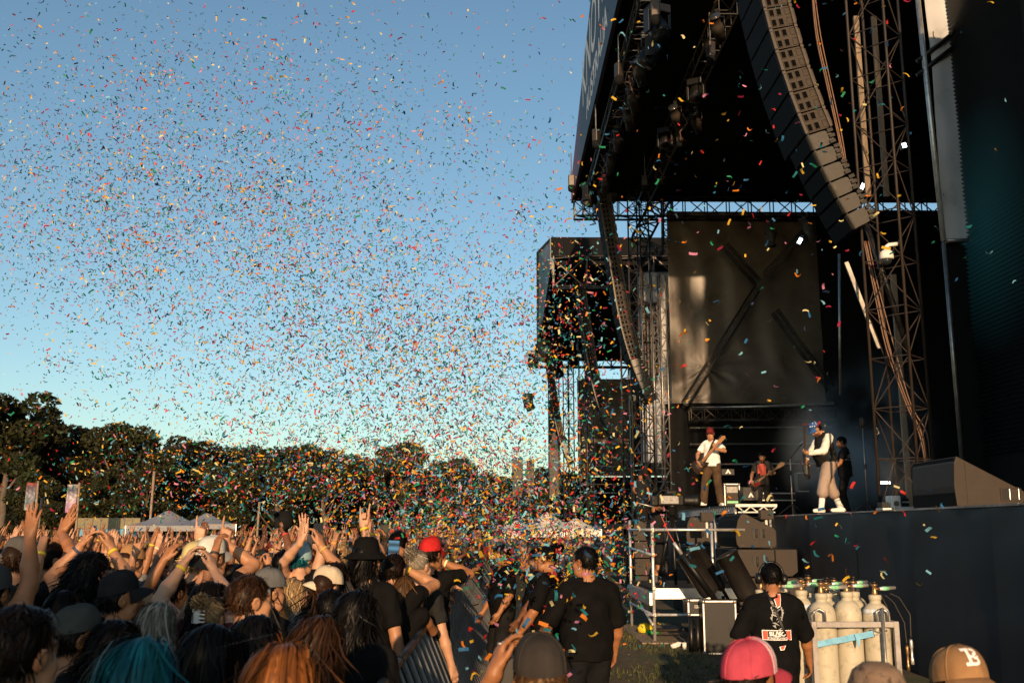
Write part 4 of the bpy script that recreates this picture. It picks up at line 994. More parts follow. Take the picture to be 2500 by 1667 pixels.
MB().tube([(x1 - .15, GY - .2, 0), (x1 - .15, GY - .2, zt + .14)], .014, 8).build('rod', M['steel'], t, True)
t = thing('ratchet_strap', 'blue strap drawn across the front gas cylinders', 'strap')
pa, pb = at(1984, 1574, GY - .17), at(2135, 1545, GY - .17); st = MB(); n = 12
pts = [pa.lerp(pb, i / n) + V(0, -.012 * abs(math.sin(i * .8)), 0) for i in range(n + 1)]
vs = [];
for q in pts: vs += [q + V(0, 0, .027), q - V(0, 0, .027)]
st.add(vs, [(2 * i, 2 * i + 1, 2 * i + 3, 2 * i + 2) for i in range(n)]); st.build('webbing', M['strap'], t, True)
qa = at(2092, 1556, GY - .19); MB().add([qa + V(-.02, 0, .03), qa + V(.035, 0, .03), qa + V(.02, -.01, -.06), qa + V(.01, -.005, -.09)], [(0, 3, 2, 1)]).build('loose_end', M['strap'], t)
MB().tube([at(2132, 1534, GY - .18), at(2136, 1553, GY - .18), at(2153, 1543, GY - .18), at(2132, 1534, GY - .18)], .007, 6).build('ring', M['steel'], t, True)
MB().tube([at(2153, 1543, GY - .18), at(2166, 1538, GY - .18)], .008, 6).build('hook', M['steel'], t, True)
for i, xs in enumerate((((2172, 1448), (2195, 1458), (2222, 1500), (2224, 1560)), ((2160, 1452), (2182, 1470), (2208, 1520), (2214, 1575)), ((2150, 1450), (2165, 1480), (2176, 1530), (2180, 1667)))):
    hs = thing('gas_hose', ['outer', 'middle', 'inner'][i] + ' thin black hose hanging right of the gas rack', 'hose', (0, 0, 0), 0, 'gas hoses')
    pp = [at(px, py, GY + .1) for px, py in xs]; cc = []
    for k in range(len(pp) - 1):
        for q in range(6): cc.append(pp[k].lerp(pp[k + 1], q / 6))
    cc.append(pp[-1]); MB().tube(cc, .008, 6).build('line', M['rubber'], hs, True)
    if i < 2:
        e = pp[-1]; MB().lathe([(.012, 0), (.016, -.02), (.016, -.07), (.011, -.08), (.011, -.16), (.016, -.17), (.016, -.22)], 10, e).build('fitting', M['brass'] if i else M['alu'], hs, True)

# ------------------------------------------------------------------ backline on deck
p = at(1770, 1233, 27); fc = flight_case(p.x, 27, ZD + .2, .42, .6, .72, 'upright rack case with silver edges left of the red printed bassist', M['speaker'])
MB().bb((.06, -.012, .48), (.36, .0, .64)).build('panel', M['print_grey'], fc); MB().bb((.06, -.012, .2), (.36, .0, .26)).build('label', M['green_tape'], fc)
for i, (px, py, Y, w, h, lab) in enumerate(((1778, 1160, 27.4, .36, .18, 'amplifier head with white chevron on the upright rack case'), (1834, 1222, 26.4, .42, .36, 'black combo amplifier with white chevron by the bassist'), (1900, 1222, 28, .95, .22, 'low silver edged case behind the boom microphone stand'), (1962, 1200, 29, .3, .55, 'tall black speaker cabinet behind the boom microphone stand'))):
    p = at(px, py, Y); t = thing('amplifier' if i < 2 else 'stage_case', lab, 'amplifier' if i < 2 else 'case', (p.x - w / 2, Y, p.z))
    MB().bb((0, 0, 0), (w, .35, h)).build('box', M['black'], t, bevel=.015)
    if i < 2:
        MB().prism([(.0, 0), (.05, .0), (.08, .06), (.11, 0), (.16, 0), (.08, .13)], .006, Matrix.Rotation(math.pi / 2, 4, 'X'), (w / 2 - .08, -.004, h * .25)).build('chevron', M['white'], t)
    else:
        MB().bb((-.01, -.012, h - .03), (w + .01, .0, h + .005)).build('edge_trim', M['alu'], t); MB().bb((-.01, -.012, 0), (w + .01, .0, .03)).build('base_trim', M['alu'], t)
def stand(px, pytop, Y, label, tip=None, boom=None):
    p = at(px, pytop, Y); t = thing('microphone_stand', label, 'stand', (p.x, Y, ZD))
    MB().tube([(0, 0, .02), (0, 0, p.z - ZD)], .012, 8).build('pole', M['steel'], t, True)
    for a in (.4, 2.5, 4.6): MB().tube([(0, 0, .22), (.3 * math.cos(a), .3 * math.sin(a), .01)], .01, 6).build('foot', M['black_metal'], t)
    MB().lathe([(.022, .8), (.022, .9)], 8).build('clutch', M['black_metal'], t)
    if boom is not None:
        e = Vector(boom) - t.location; top = V(0, 0, p.z - ZD); bo = MB().tube([top + (top - e) * .25, top, e], .010, 6).build('boom', M['black_metal'], t, True)
        d = (e - top).normalized(); MB().tube([e, e + d * .09, e + d * .15], [.016, .022, .03], 10).build('microphone', M['steel'], t, True)
    if tip: tip(t, p.z - ZD)
    return t
stand(1929, 1120, 20.6, 'boom microphone stand before the big guitarist', None, at(1952, 1090, 20.4))
def tip1(t, z):
    MB().lathe([(.03, z), (.045, z + .02), (.045, z + .16), (.02, z + .18)], 12).build('beacon', M['rust'], t, True); MB().tube([(-.12, 0, z - .02), (.28, 0, z - .0)], .012, 6).build('crossbar', M['black_metal'], t); MB().tube([(.26, 0, z), (.3, 0, z - .12), (.22, 0, z - .16)], .008, 6).build('hook', M['steel'], t)
stand(2106, 1042, 18.5, 'tall straight stand with a small beacon on top at right', tip1)
# fog machine
p = at(2188, 1249, 15.6); t = thing('fog_machine', 'white topped fog machine on a tray on the deck edge', 'fog machine', (p.x, 15.6, ZD + .0))
MB().bb((-.26, -.14, 0), (.2, .14, .03)).build('tray', M['alu'], t); MB().bb((-.11, -.12, .03), (.04, .12, .22)).build('tank', M['white'], t, bevel=.015)
MB().bb((.05, -.12, .03), (.17, .12, .17)).build('control_box', M['black_metal'], t, bevel=.01); MB().tube([(-.02, -.05, .22), (.03, -.08, .3), (.1, -.09, .28), (.15, -.1, .15)], .012, 8).build('pipe', M['brass'], t, True)
MB().lathe([(.04, 0), (.04, .02)], 12, (-.04, -.125, .1), Matrix.Rotation(math.pi / 2, 4, 'X')).build('gauge', M['steel'], t); MB().bb((-.25, -.1, .03), (-.15, .1, .12)).build('heater', M['black_metal'], t)
for k in range(4): MB().lathe([(.012, 0), (.012, .015)], 8, (.07 + k * .026, -.121, .12), Matrix.Rotation(math.pi / 2, 4, 'X')).build('knob', M['alu'], t)
MB().bb((-.02, -.165, .0), (.22, -.141, .05)).build('label_plate', M['white'], t)
# ------------------------------------------------------------------ people: bodies grown as one smooth surface from distance fields
def nrm(v): v = np.asarray(v, float); return v / (np.linalg.norm(v) + 1e-9)
def rot_xyz(rx, ry, rz): return np.array(Euler((rx, ry, rz)).to_matrix())

class Field:
    def __init__(s): s.p = []
    def cone(s, a, b, ra, rb=None, k=.02): s.p.append(('c', np.array(a, float), np.array(b, float), ra, ra if rb is None else rb, k)); return s
    def ell(s, c, r, k=.02, R=None): s.p.append(('e', np.array(c, float), np.array(r, float), R, 0, k)); return s
    def cut(s, c, r, k=.008, R=None): s.p.append(('x', np.array(c, float), np.array(r, float), R, 0, k)); return s
    def plane(s, pt, n): s.p.append(('p', np.array(pt, float), nrm(n), 0, 0, 0)); return s
    def ccut(s, a, b, ra, rb=None, k=.01): s.p.append(('y', np.array(a, float), np.array(b, float), ra, ra if rb is None else rb, k)); return s
    def bounds(s):
        lo = np.full(3, 1e9); hi = -lo
        for q in s.p:
            if q[0] == 'c':
                m = max(q[3], q[4]) + .02; lo = np.minimum(lo, np.minimum(q[1], q[2]) - m); hi = np.maximum(hi, np.maximum(q[1], q[2]) + m)
            elif q[0] == 'e':
                m = max(q[2]) if q[3] is not None else q[2]; lo = np.minimum(lo, q[1] - m - .02); hi = np.maximum(hi, q[1] + m + .02)
        return lo, hi
    def mesh(s, h, fold=0.0, seed=0):
        lo, hi = s.bounds(); lo -= 2 * h; n = np.ceil((hi + 2 * h - lo) / h).astype(int) + 1
        D = np.full(n, .12, np.float32)
        ax = [lo[i] + h * np.arange(n[i], dtype=np.float32) for i in range(3)]
        for q in s.p:
            ty = q[0]
            if ty == 'p':
                g = (ax[0] - q[1][0])[:, None, None] * q[2][0] + (ax[1] - q[1][1])[None, :, None] * q[2][1] + (ax[2] - q[1][2])[None, None, :] * q[2][2]
                np.maximum(D, g.astype(np.float32), out=D); continue
            if ty in 'cy': m = max(q[3], q[4]) + q[5] + 3 * h; a, b = np.minimum(q[1], q[2]) - m, np.maximum(q[1], q[2]) + m
            else:
                r = np.full(3, max(q[2])) if q[3] is not None else q[2]; a, b = q[1] - r - q[5] - 3 * h, q[1] + r + q[5] + 3 * h
            i0 = np.clip(np.floor((a - lo) / h).astype(int), 0, n - 1); i1 = np.clip(np.ceil((b - lo) / h).astype(int) + 1, 1, n)
            if np.any(i1 <= i0): continue
            sl = tuple(slice(i0[i], i1[i]) for i in range(3))
            x = ax[0][sl[0]][:, None, None] - np.float32(q[1][0]); y = ax[1][sl[1]][None, :, None] - np.float32(q[1][1]); z = ax[2][sl[2]][None, None, :] - np.float32(q[1][2])
            if ty in 'cy':
                d = (q[2] - q[1]).astype(np.float32); L2 = float(d @ d) + 1e-9
                t = np.clip((x * d[0] + y * d[1] + z * d[2]) / L2, 0, 1)
                g = np.sqrt((x - t * d[0]) ** 2 + (y - t * d[1]) ** 2 + (z - t * d[2]) ** 2) - (q[3] + (q[4] - q[3]) * t)
            else:
                if q[3] is not None:
                    R = np.asarray(q[3], np.float32); x, y, z = (x * R[0, 0] + y * R[1, 0] + z * R[2, 0], x * R[0, 1] + y * R[1, 1] + z * R[2, 1], x * R[0, 2] + y * R[1, 2] + z * R[2, 2])
                r = q[2]
                k0 = np.sqrt((x / r[0]) ** 2 + (y / r[1]) ** 2 + (z / r[2]) ** 2); k1 = np.sqrt((x / r[0] ** 2) ** 2 + (y / r[1] ** 2) ** 2 + (z / r[2] ** 2) ** 2) + 1e-6
                g = k0 * (k0 - 1) / k1
            k = q[5]; A = D[sl]
            if ty in 'ce':
                hh = np.clip(.5 + .5 * (A - g) / k, 0, 1); D[sl] = A + (g - A) * hh - k * hh * (1 - hh)
            else:
                g = -g; hh = np.clip(.5 - .5 * (A - g) / k, 0, 1); D[sl] = A + (g - A) * hh + k * hh * (1 - hh)
        if fold:
            X, Y, Z = ax[0][:, None, None], ax[1][None, :, None], ax[2][None, None, :]
            D += fold * (np.sin(34 * Z + 14 * X + 9 * np.sin(11 * Y + seed)) * .5 + np.sin(21 * Z - 27 * X + 15 * Y + seed * 1.7) * .6 + np.sin(60 * Z + 20 * Y + seed)*.25).astype(np.float32)
        return surface_net(D, lo, h)

def surface_net(D, lo, h):
    S = D < 0; n = D.shape
    cnt = np.zeros(tuple(k - 1 for k in n), np.int8)
    for i in (0, 1):
        for j in (0, 1):
            for k in (0, 1): cnt += S[i:n[0] - 1 + i, j:n[1] - 1 + j, k:n[2] - 1 + k]
    mask = (cnt > 0) & (cnt < 8); ci = np.argwhere(mask); idx = np.full(mask.shape, -1, np.int32); idx[mask] = np.arange(len(ci))
    acc = np.zeros((len(ci), 3), np.float32); num = np.zeros(len(ci), np.float32)
    for a in range(3):
        o1, o2 = [q for q in range(3) if q != a]
        for u in (0, 1):
            for w in (0, 1):
                c0 = ci.copy(); c0[:, o1] += u; c0[:, o2] += w; c1 = c0.copy(); c1[:, a] += 1
                va = D[c0[:, 0], c0[:, 1], c0[:, 2]]; vb = D[c1[:, 0], c1[:, 1], c1[:, 2]]
                cr = (va < 0) != (vb < 0); t = np.where(cr, va / np.where(cr, va - vb, 1), 0)
                acc[:, a] += np.where(cr, t, 0); acc[:, o1] += np.where(cr, u, 0); acc[:, o2] += np.where(cr, w, 0); num += cr
    verts = lo + h * (ci + acc / np.maximum(num, 1)[:, None])
    F = []
    for a in range(3):
        b, c = (a + 1) % 3, (a + 2) % 3
        sl0 = [slice(None)] * 3; sl1 = [slice(None)] * 3
        sl0[a] = slice(0, n[a] - 1); sl1[a] = slice(1, n[a])
        for q in (b, c): sl0[q] = sl1[q] = slice(1, n[q] - 1)
        A, B = S[tuple(sl0)], S[tuple(sl1)]
        e = np.argwhere(A != B); inside = A[e[:, 0], e[:, 1], e[:, 2]]
        e[:, b] += 1; e[:, c] += 1
        def cell(db, dc):
            m = e.copy(); m[:, b] += db; m[:, c] += dc; return idx[m[:, 0], m[:, 1], m[:, 2]]
        f = np.stack([cell(-1, -1), cell(0, -1), cell(0, 0), cell(-1, 0)], -1)
        f[~inside] = f[~inside][:, ::-1]; F.append(f)
    F = np.concatenate(F); F = F[(F >= 0).all(1)]
    return verts, F

FING = {  # base curl, joint curl for index..little, thumb spread, finger spread
    'open': ([.10, .06, .08, .15], [.12, .10, .14, .2], .8, .16), 'flat': ([.05, .03, .04, .08], [.1, .08, .1, .12], .35, .04),
    'relax': ([.35, .45, .5, .55], [.5, .55, .55, .5], .45, .05), 'fist': ([1.35, 1.4, 1.4, 1.35], [1.5, 1.5, 1.5, 1.5], .15, .02),
    'point': ([.02, 1.35, 1.4, 1.4], [.05, 1.5, 1.5, 1.5], .2, .03), 'horns': ([.02, 1.4, 1.4, .05], [.04, 1.5, 1.5, .08], .1, .12),
    'grip': ([.75, .85, .9, .9], [.85, .85, .85, .8], .55, .05), 'hold': ([.55, .6, .65, .7], [.55, .6, .6, .6], .6, .06)}
def add_hand(F, w, d, n, side, kind, s=1.0):
    """wrist w, finger direction d, palm normal n; side +1 right, -1 left"""
    d = nrm(d); n = np.asarray(n, float); n = nrm(n - d * (n @ d)); t = np.cross(d, n) * side     # t points to the thumb side
    base, mid, thumb, spr = FING[kind]; W = np.asarray(w, float)
    offs = (.030, .010, -.010, -.029); ln = ((.045, .027, .021), (.050, .030, .022), (.046, .028, .021), (.036, .021, .018)); kn = (.086, .090, .086, .078)
    F.cone(W - d * .01, W + d * .03, .027 * s, .024 * s, .015)
    for i in range(4):
        K = W + d * kn[i] * s + t * offs[i] * s
        F.cone(W + d * .02 * s + t * offs[i] * .7 * s, K, .0145 * s, .0115 * s, .012)
        sp = spr * (1.5 - i) * .55
        dd = nrm(d * math.cos(sp) + t * math.sin(sp)); a = base[i]; p = K; r = .0096 * s if i < 3 else .0085 * s
        for q in range(3):
            dv = dd * math.cos(a) + n * math.sin(a); e = p + dv * ln[i][q] * s
            F.cone(p, e, r, r * .92, .005); p = e; r *= .92; a += mid[i] * (1 if q == 0 else .8)
    T = W + d * .025 * s + t * .028 * s + n * .006
    td = nrm(d * math.cos(thumb) + t * math.sin(thumb) + n * .25); E = T + td * .042 * s
    F.cone(W + d * .015 * s + t * .012 * s, T, .017 * s, .0145 * s, .012); F.cone(T, E, .0135 * s, .0115 * s, .007)
    e2 = nrm(td + d * .45 + n * (.3 if kind in ('fist', 'grip', 'horns', 'point') else .0)); F.cone(E, E + e2 * .034 * s, .0112 * s, .009 * s, .005)

HC = np.array([0, .02, 1.635])
def head_pts(R, c):
    return lambda x, y, z: c + R @ np.array([x, y, z])
def add_head(F, c, R, nose=True):
    P = head_pts(R, c)
    F.ell(P(0, -.014, .034), (.076, .095, .088), .02, R); F.ell(P(0, .03, -.04), (.060, .064, .082), .03, R)
    F.cone(P(0, .072, -.098), P(0, .068, -.094), .022, .022, .025)
    F.cone(P(-.038, .04, -.08), P(.038, .04, -.08), .03, .03, .03)
    F.cone(P(-.034, .080, .024), P(.034, .080, .024), .0125, .0125, .014)
    for q in (-1, 1):
        F.cut(P(q * .032, .104, .004), (.019, .014, .012), .01, R)
        F.ell(P(q * .042, .058, -.028), (.024, .026, .024), .02, R)
    if nose:
        F.cone(P(0, .089, .012), P(0, .110, -.030), .0085, .0125, .010)
        for q in (-1, 1): F.cone(P(q * .010, .098, -.034), P(q * .010, .1, -.034), .0085, .0085, .006)
    F.cone(P(-.017, .090, -.060), P(.017, .090, -.060), .0075, .0075, .007); F.cone(P(-.014, .089, -.073), P(.014, .089, -.073), .0085, .0085, .007)
    for q in (-1, 1):
        F.ell(P(q * .081, -.006, -.004), (.009, .024, .034), .006, R @ rot_xyz(0, q * .25, 0)); F.cut(P(q * .092, -.002, .0), (.007, .012, .018), .005, R)
        F.ell(P(q * .031, .079, .004), (.0125, .0125, .0125), .002, R)
def head_tint(V, c, R, beard=0.0, brow=(.25, .2, .18)):
    L = (V - c) @ R; T = np.ones((len(V), 3), np.float32)
    hd = np.linalg.norm(L, axis=1) < .17
    def paint(m, col): T[m & hd] = col
    if beard:
        paint((L[:, 1] > .015) & (L[:, 2] < -.045) & (np.abs(L[:, 0]) < .075), np.array(brow) * 1.2)
    paint((np.abs(L[:, 0]) < .020) & (L[:, 2] < -.054) & (L[:, 2] > -.080) & (L[:, 1] > .085), (.82, .58, .55))
    for q in (-1, 1):
        e = ((L[:, 0] - q * .031) / .016) ** 2 + ((L[:, 2] - .004) / .008) ** 2
        paint((e < 1) & (L[:, 1] > .07), (.75, .8, .85)); paint((e < .28) & (L[:, 1] > .07), (.05, .04, .04))
        paint((np.abs(L[:, 0] - q * .032) < .02) & (np.abs(L[:, 2] - .026) < .006) & (L[:, 1] > .06), brow)
    # short hair shadow on the back of the neck and around the ears is left to the hair mesh
    return T

def ik(S, T, l1, l2, pole):
    S, T = np.array(S, float), np.array(T, float); d = T - S; L = np.linalg.norm(d)
    if L > (l1 + l2) * .995: T = S + d / L * (l1 + l2) * .995; d = T - S; L = np.linalg.norm(d)
    u = d / L; a = (l1 * l1 - l2 * l2 + L * L) / (2 * L); hgt = math.sqrt(max(1e-6, l1 * l1 - a * a))
    p = np.array(pole, float); p = nrm(p - u * (p @ u)); return S + u * a + p * hgt, T

def person_field(pose):
    """returns skin field, shirt field, legs field and joints; facing +Y, 1.76 m tall"""
    J = {}; lean = pose.get('lean', 0.0); bend = rot_xyz(-lean, 0, pose.get('twist', 0.0)); piv = np.array([0, 0, .98]); sw = pose.get('wide', 1.0)
    B = lambda x, y, z: piv + bend @ (np.array([x * sw, y, z]) - piv)
    belly = pose.get('belly', 0.0); F = Field(); Sh = Field(); Lg = Field()
    pe = np.array([0, 0, .95])
    F.ell(pe, (.160 * sw, .115, .13), .05).ell(B(0, .012 + belly * .4, 1.11), ((.142 + belly) * sw, .105 + belly, .16), .05, bend).ell(B(0, .005, 1.29), (.168 * sw, .118, .17), .05, bend)
    F.cone(B(-.125, -.01, 1.405), B(.125, -.01, 1.405), .068, .068, .05)
    for q in (-1, 1): F.cone(B(0, -.02, 1.49), B(q * .13, -.015, 1.425), .05, .055, .04)
    hr = pose.get('head', (0, 0, 0)); R = bend @ rot_xyz(hr[0], hr[1], hr[2]); nb = B(0, -.015, 1.46)
    hc = nb + R @ np.array([0, .032, .175]); J['head'] = hc; J['R'] = R
    F.cone(nb - np.array([0, 0, .03]), hc + R @ np.array([0, -.022, -.06]), .060, .054, .03); add_head(F, hc, R)
    infl = pose.get('loose', .016)
    Sh.ell(pe + np.array([0, 0, .0]), (.168 * sw + infl * 1.4, .122 + infl * 1.4, .30), .06).ell(B(0, .012 + belly * .4, 1.11), ((.142 + belly) * sw + infl * 1.5, .105 + belly + infl * 1.3, .19), .06, bend)
    Sh.ell(B(0, .005, 1.29), (.168 * sw + infl, .118 + infl, .17 + infl), .05, bend).cone(B(-.125, -.01, 1.405), B(.125, -.01, 1.405), .068 + infl * .7, .068 + infl * .7, .05)
    for q in (-1, 1): Sh.cone(B(0, -.02, 1.475), B(q * .13, -.015, 1.425), .05 + infl * .5, .055 + infl * .6, .04)
    for side, nm in ((1, 'R'), (-1, 'L')):
        sh = B(side * .178, -.01, 1.405)
        arm = pose.get(nm) or dict(t=(side * .31, .06, .87), n=(-side, .2, 0), k='relax')
        T = np.array(arm['t'], float)
        raised = T[2] > 1.45
        if raised: sh = sh + np.array([-side * .012, 0, .045])
        pole = arm.get('pole', (side * .8, -.2, -.5) if raised else (side * .5, -1, -.1))
        el, wr = ik(sh, T, .285, .255, pole)
        J['sh' + nm], J['el' + nm], J['wr' + nm] = sh, el, wr
        m_ = pose.get('arm', 1.0)
        F.cone(sh, sh + (el - sh) * .5, .056 * m_, .050 * m_, .04).cone(sh + (el - sh) * .45, el, .050 * m_, .040 * m_, .02).cone(el, el + (wr - el) * .35, .040 * m_, .043 * m_, .015).cone(el + (wr - el) * .35, wr, .043 * m_, .0265, .015)
        fd = nrm(wr - el); hd_ = np.array(arm.get('d', fd)); add_hand(F, wr, hd_, arm.get('n', (0, 1, 0)), side, arm['k'], arm.get('s', 1.0)); J['hd' + nm] = nrm(hd_)
        sl = pose.get('sleeve', .62)
        if sl > 0:
            if sl <= 1:
                e = sh + (el - sh) * sl; Sh.cone(sh, e, .056 * m_ + infl * .7, .050 * m_ + infl * .95, .03)
                u = nrm(el - sh); Sh.p.append(('half', e, u))
            else:
                Sh.cone(sh, el, .060 * m_ + infl, .048 * m_ + infl, .03); Sh.cone(el, el + (wr - el) * .93, .048 * m_ + infl, .030 + infl * .8, .02)
    halfs = [q for q in Sh.p if q[0] == 'half']; Sh.p = [q for q in Sh.p if q[0] != 'half']
    for _, e, u in halfs: Sh.cut(e + u * .075, (.082, .082, .055), .006, np.stack([nrm(np.cross(u, [.3, .5, .8])), nrm(np.cross(u, np.cross(u, [.3, .5, .8]))), u], 1))
    Sh.ccut(nb + np.array([0, 0, -.005]), hc, pose.get('neck', .068), .07, .008)
    Sh.plane((0, 0, pose.get('hem', .86)), (0, 0, -1))
    st = pose.get('legs') or dict(R=((.10, 0, .08), (.12, .14)), L=((-.10, 0, .08), (-.12, .14)))
    for side, nm in ((1, 'R'), (-1, 'L')):
        hip = np.array([side * .09 * sw, 0, .92]); an = np.array(st[nm][0], float); kn, an = ik(hip, an, .43, .43, st.get('pole' + nm, (side * .15, 1, 0)))
        J['kn' + nm], J['an' + nm] = kn, an; toe = an + np.array([st[nm][1][0] - st[nm][0][0], st[nm][1][1] - st[nm][0][1], -.045])
        J['toe' + nm] = toe
        F.cone(hip, kn, .088 * sw, .056, .04).cone(kn, kn + (an - kn) * .35, .054, .056, .02).cone(kn + (an - kn) * .35, an, .056, .036, .02).cone(an + np.array([0, 0, -.03]), toe, .034, .030, .02)
        w = pose.get('pant', .018); pl = pose.get('pantlen', .96)
        Lg.cone(hip, kn, .090 * sw + w, .058 + w * 1.2, .03)
        if pl > .5: Lg.cone(kn, kn + (an - kn) * ((pl - .5) * 2), .058 + w * 1.2, .042 + w * 1.8, .02)
        sd = nrm(toe - an)
        J['shoe' + nm] = (an, toe)
    Lg.ell((0, 0, .93), (.162 * sw + .01, .118 + .01, .13), .04)
    return F, Sh, Lg, J

M['shoe'] = mat('shoe', (1, 1, 1), .55, objcol=True, var=.1)
def shoe_meshes(J, h=.012):
    out = []
    for nm in ('R', 'L'):
        an, toe = J['shoe' + nm]; f = Field(); d = nrm((toe - an) * np.array([1, 1, 0])); base = np.array([an[0], an[1], an[2] - .045])
        f.cone(base - d * .045, base + d * .06, .043, .044, .02).cone(base + d * .06, base + d * .155, .044, .036, .02).cone(an + np.array([0, 0, .03]), base, .046, .042, .03)
        f.plane(base - np.array([0, 0, .035]), (0, 0, -1)); out.append(f.mesh(h))
    return out

# ---------------------------------------------------------------- hair, caps
def hair_mesh(style, seed, n=650, L=.34, width=.0065, hat=False):
    """strands laid over the skull in head space (origin head centre, +Y forward)"""
    rg = np.random.default_rng(seed); c = np.array([0, -.014, .034]); rad = np.array([.080, .099, .093])
    Vv, Ff, Cc = [], [], []; part = np.array([.02, .02, 1.0])
    made = 0; tot = 0
    while made < n:
        d = nrm(rg.normal(0, 1, 3))
        if d[2] < (-.55 if d[1] < .1 else .15): continue
        if d[1] > .45 and d[2] < .62: continue
        if abs(d[0]) > .75 and d[1] > .0 and d[2] < .1 and style != 'long': continue
        if hat and d[2] > .12: continue
        made += 1; p = c + d * rad; off = rg.uniform(.001, .011) if rg.random() > .07 else rg.uniform(.012, .03); st = L * rg.uniform(.75, 1.1); pts = [p]; m = 8; step = st / m
        ph = rg.uniform(0, 6.28); wob = rg.normal(0, 1, 3); fly = .30 if rg.random() < .10 else .07
        for i in range(m):
            q = (p - c) / rad; nn = nrm(q / rad)
            if style in ('long', 'wavy', 'blunt'):
                dn = np.array([.25 * np.sign(d[0] + .05) * max(0, q[2]), -.55 * max(0, q[2] + .2), -1.0])
            elif style == 'bun':
                dn = np.array([0, -.115, .075]) + c - p; dn = nrm(dn)
                if np.linalg.norm(np.array([0, -.115, .075]) + c - p) < .045: dn = wob * .8
            elif style == 'curly': dn = nrm(np.array([.2 * np.sign(d[0]), -.25, -1.0]) + nn * .12 + wob * .12)
            elif style == 'afro': dn = nrm(nn + wob * .5)
            else: dn = nrm(np.array([.1 * d[0], -.3 + .5 * (d[1] > .3), -.8]) + nn * .35 + wob * .22)     # short
            inside = np.linalg.norm(q) < 1.25
            if style in ('long', 'wavy', 'blunt', 'short', 'curly') and inside and q[2] > -.75: dn = dn - nn * (dn @ nn)
            dn = nrm(dn + wob * fly)
            if style == 'wavy': dn = nrm(dn + .35 * np.array([math.sin(ph + i * 1.3), math.cos(ph + i * 1.3), 0]))
            if style == 'curly': dn = nrm(dn + .85 * np.array([math.sin(ph + i * 1.9), math.cos(ph + i * 1.9), 0]))
            p = p + dn * step; q = (p - c) / rad; r_ = np.linalg.norm(q)
            if r_ < 1.0 + off * 8: p = c + q / r_ * (1.0 + off * 8) * rad
            if p[2] < -.11:                                # fall behind the neck and over the back
                hr = math.hypot(p[0], p[1] + .02)
                if hr < .085: s_ = .085 / max(hr, 1e-3); p[0] *= s_; p[1] = (p[1] + .02) * s_ - .02
                if p[1] > .04: p[1] = .04
            pts.append(p.copy())
        pts = np.array(pts); t = np.gradient(pts, axis=0); t /= np.linalg.norm(t, axis=1)[:, None] + 1e-9
        nn = (pts - c) / rad; nn /= np.linalg.norm(nn, axis=1)[:, None]
        s = np.cross(t, nn); s /= np.linalg.norm(s, axis=1)[:, None] + 1e-9
        w = width * rg.uniform(.6, 1.3) * np.concatenate([np.full(m - 2, 1.0), [.8, .55, .2]])[:, None]
        o = tot; tot += 2 * (m + 1); Vv.append(np.concatenate([pts - s * w, pts + s * w]))
        i = np.arange(m); Ff.append(np.stack([i, i + 1, i + 1 + m + 1, i + m + 1], -1) + o)
        Cc.append(np.full((2 * (m + 1), 3), rg.uniform(.4, 1.0) if rg.random() < .8 else rg.uniform(1.0, 2.2)))
    # scalp shell under the strands
    u, v = np.meshgrid(np.linspace(0, 2 * math.pi, 28), np.linspace(0, math.pi * .66, 14), indexing='ij')
    S = np.stack([np.cos(u) * np.sin(v), np.sin(u) * np.sin(v), np.cos(v)], -1).reshape(-1, 3)
    bad = (S[:, 1] > .35) & (S[:, 2] < .55); S[bad] *= .9
    bad = (np.abs(S[:, 0]) > .6) & (S[:, 2] < .05) & (S[:, 1] > -.2); S[bad] *= .9
    ii = np.arange(28 * 14).reshape(28, 14); o = sum(len(x) for x in Vv)
    Vv.append(c + S * (rad + .004)); Ff.append(np.stack([ii[:-1, :-1], ii[:-1, 1:], ii[1:, 1:], ii[1:, :-1]], -1).reshape(-1, 4) + o); Cc.append(np.full((len(S), 3), .6))
    return np_mesh('hair', np.concatenate(Vv), np.concatenate(Ff), M['hair'], True, np.concatenate(Cc))

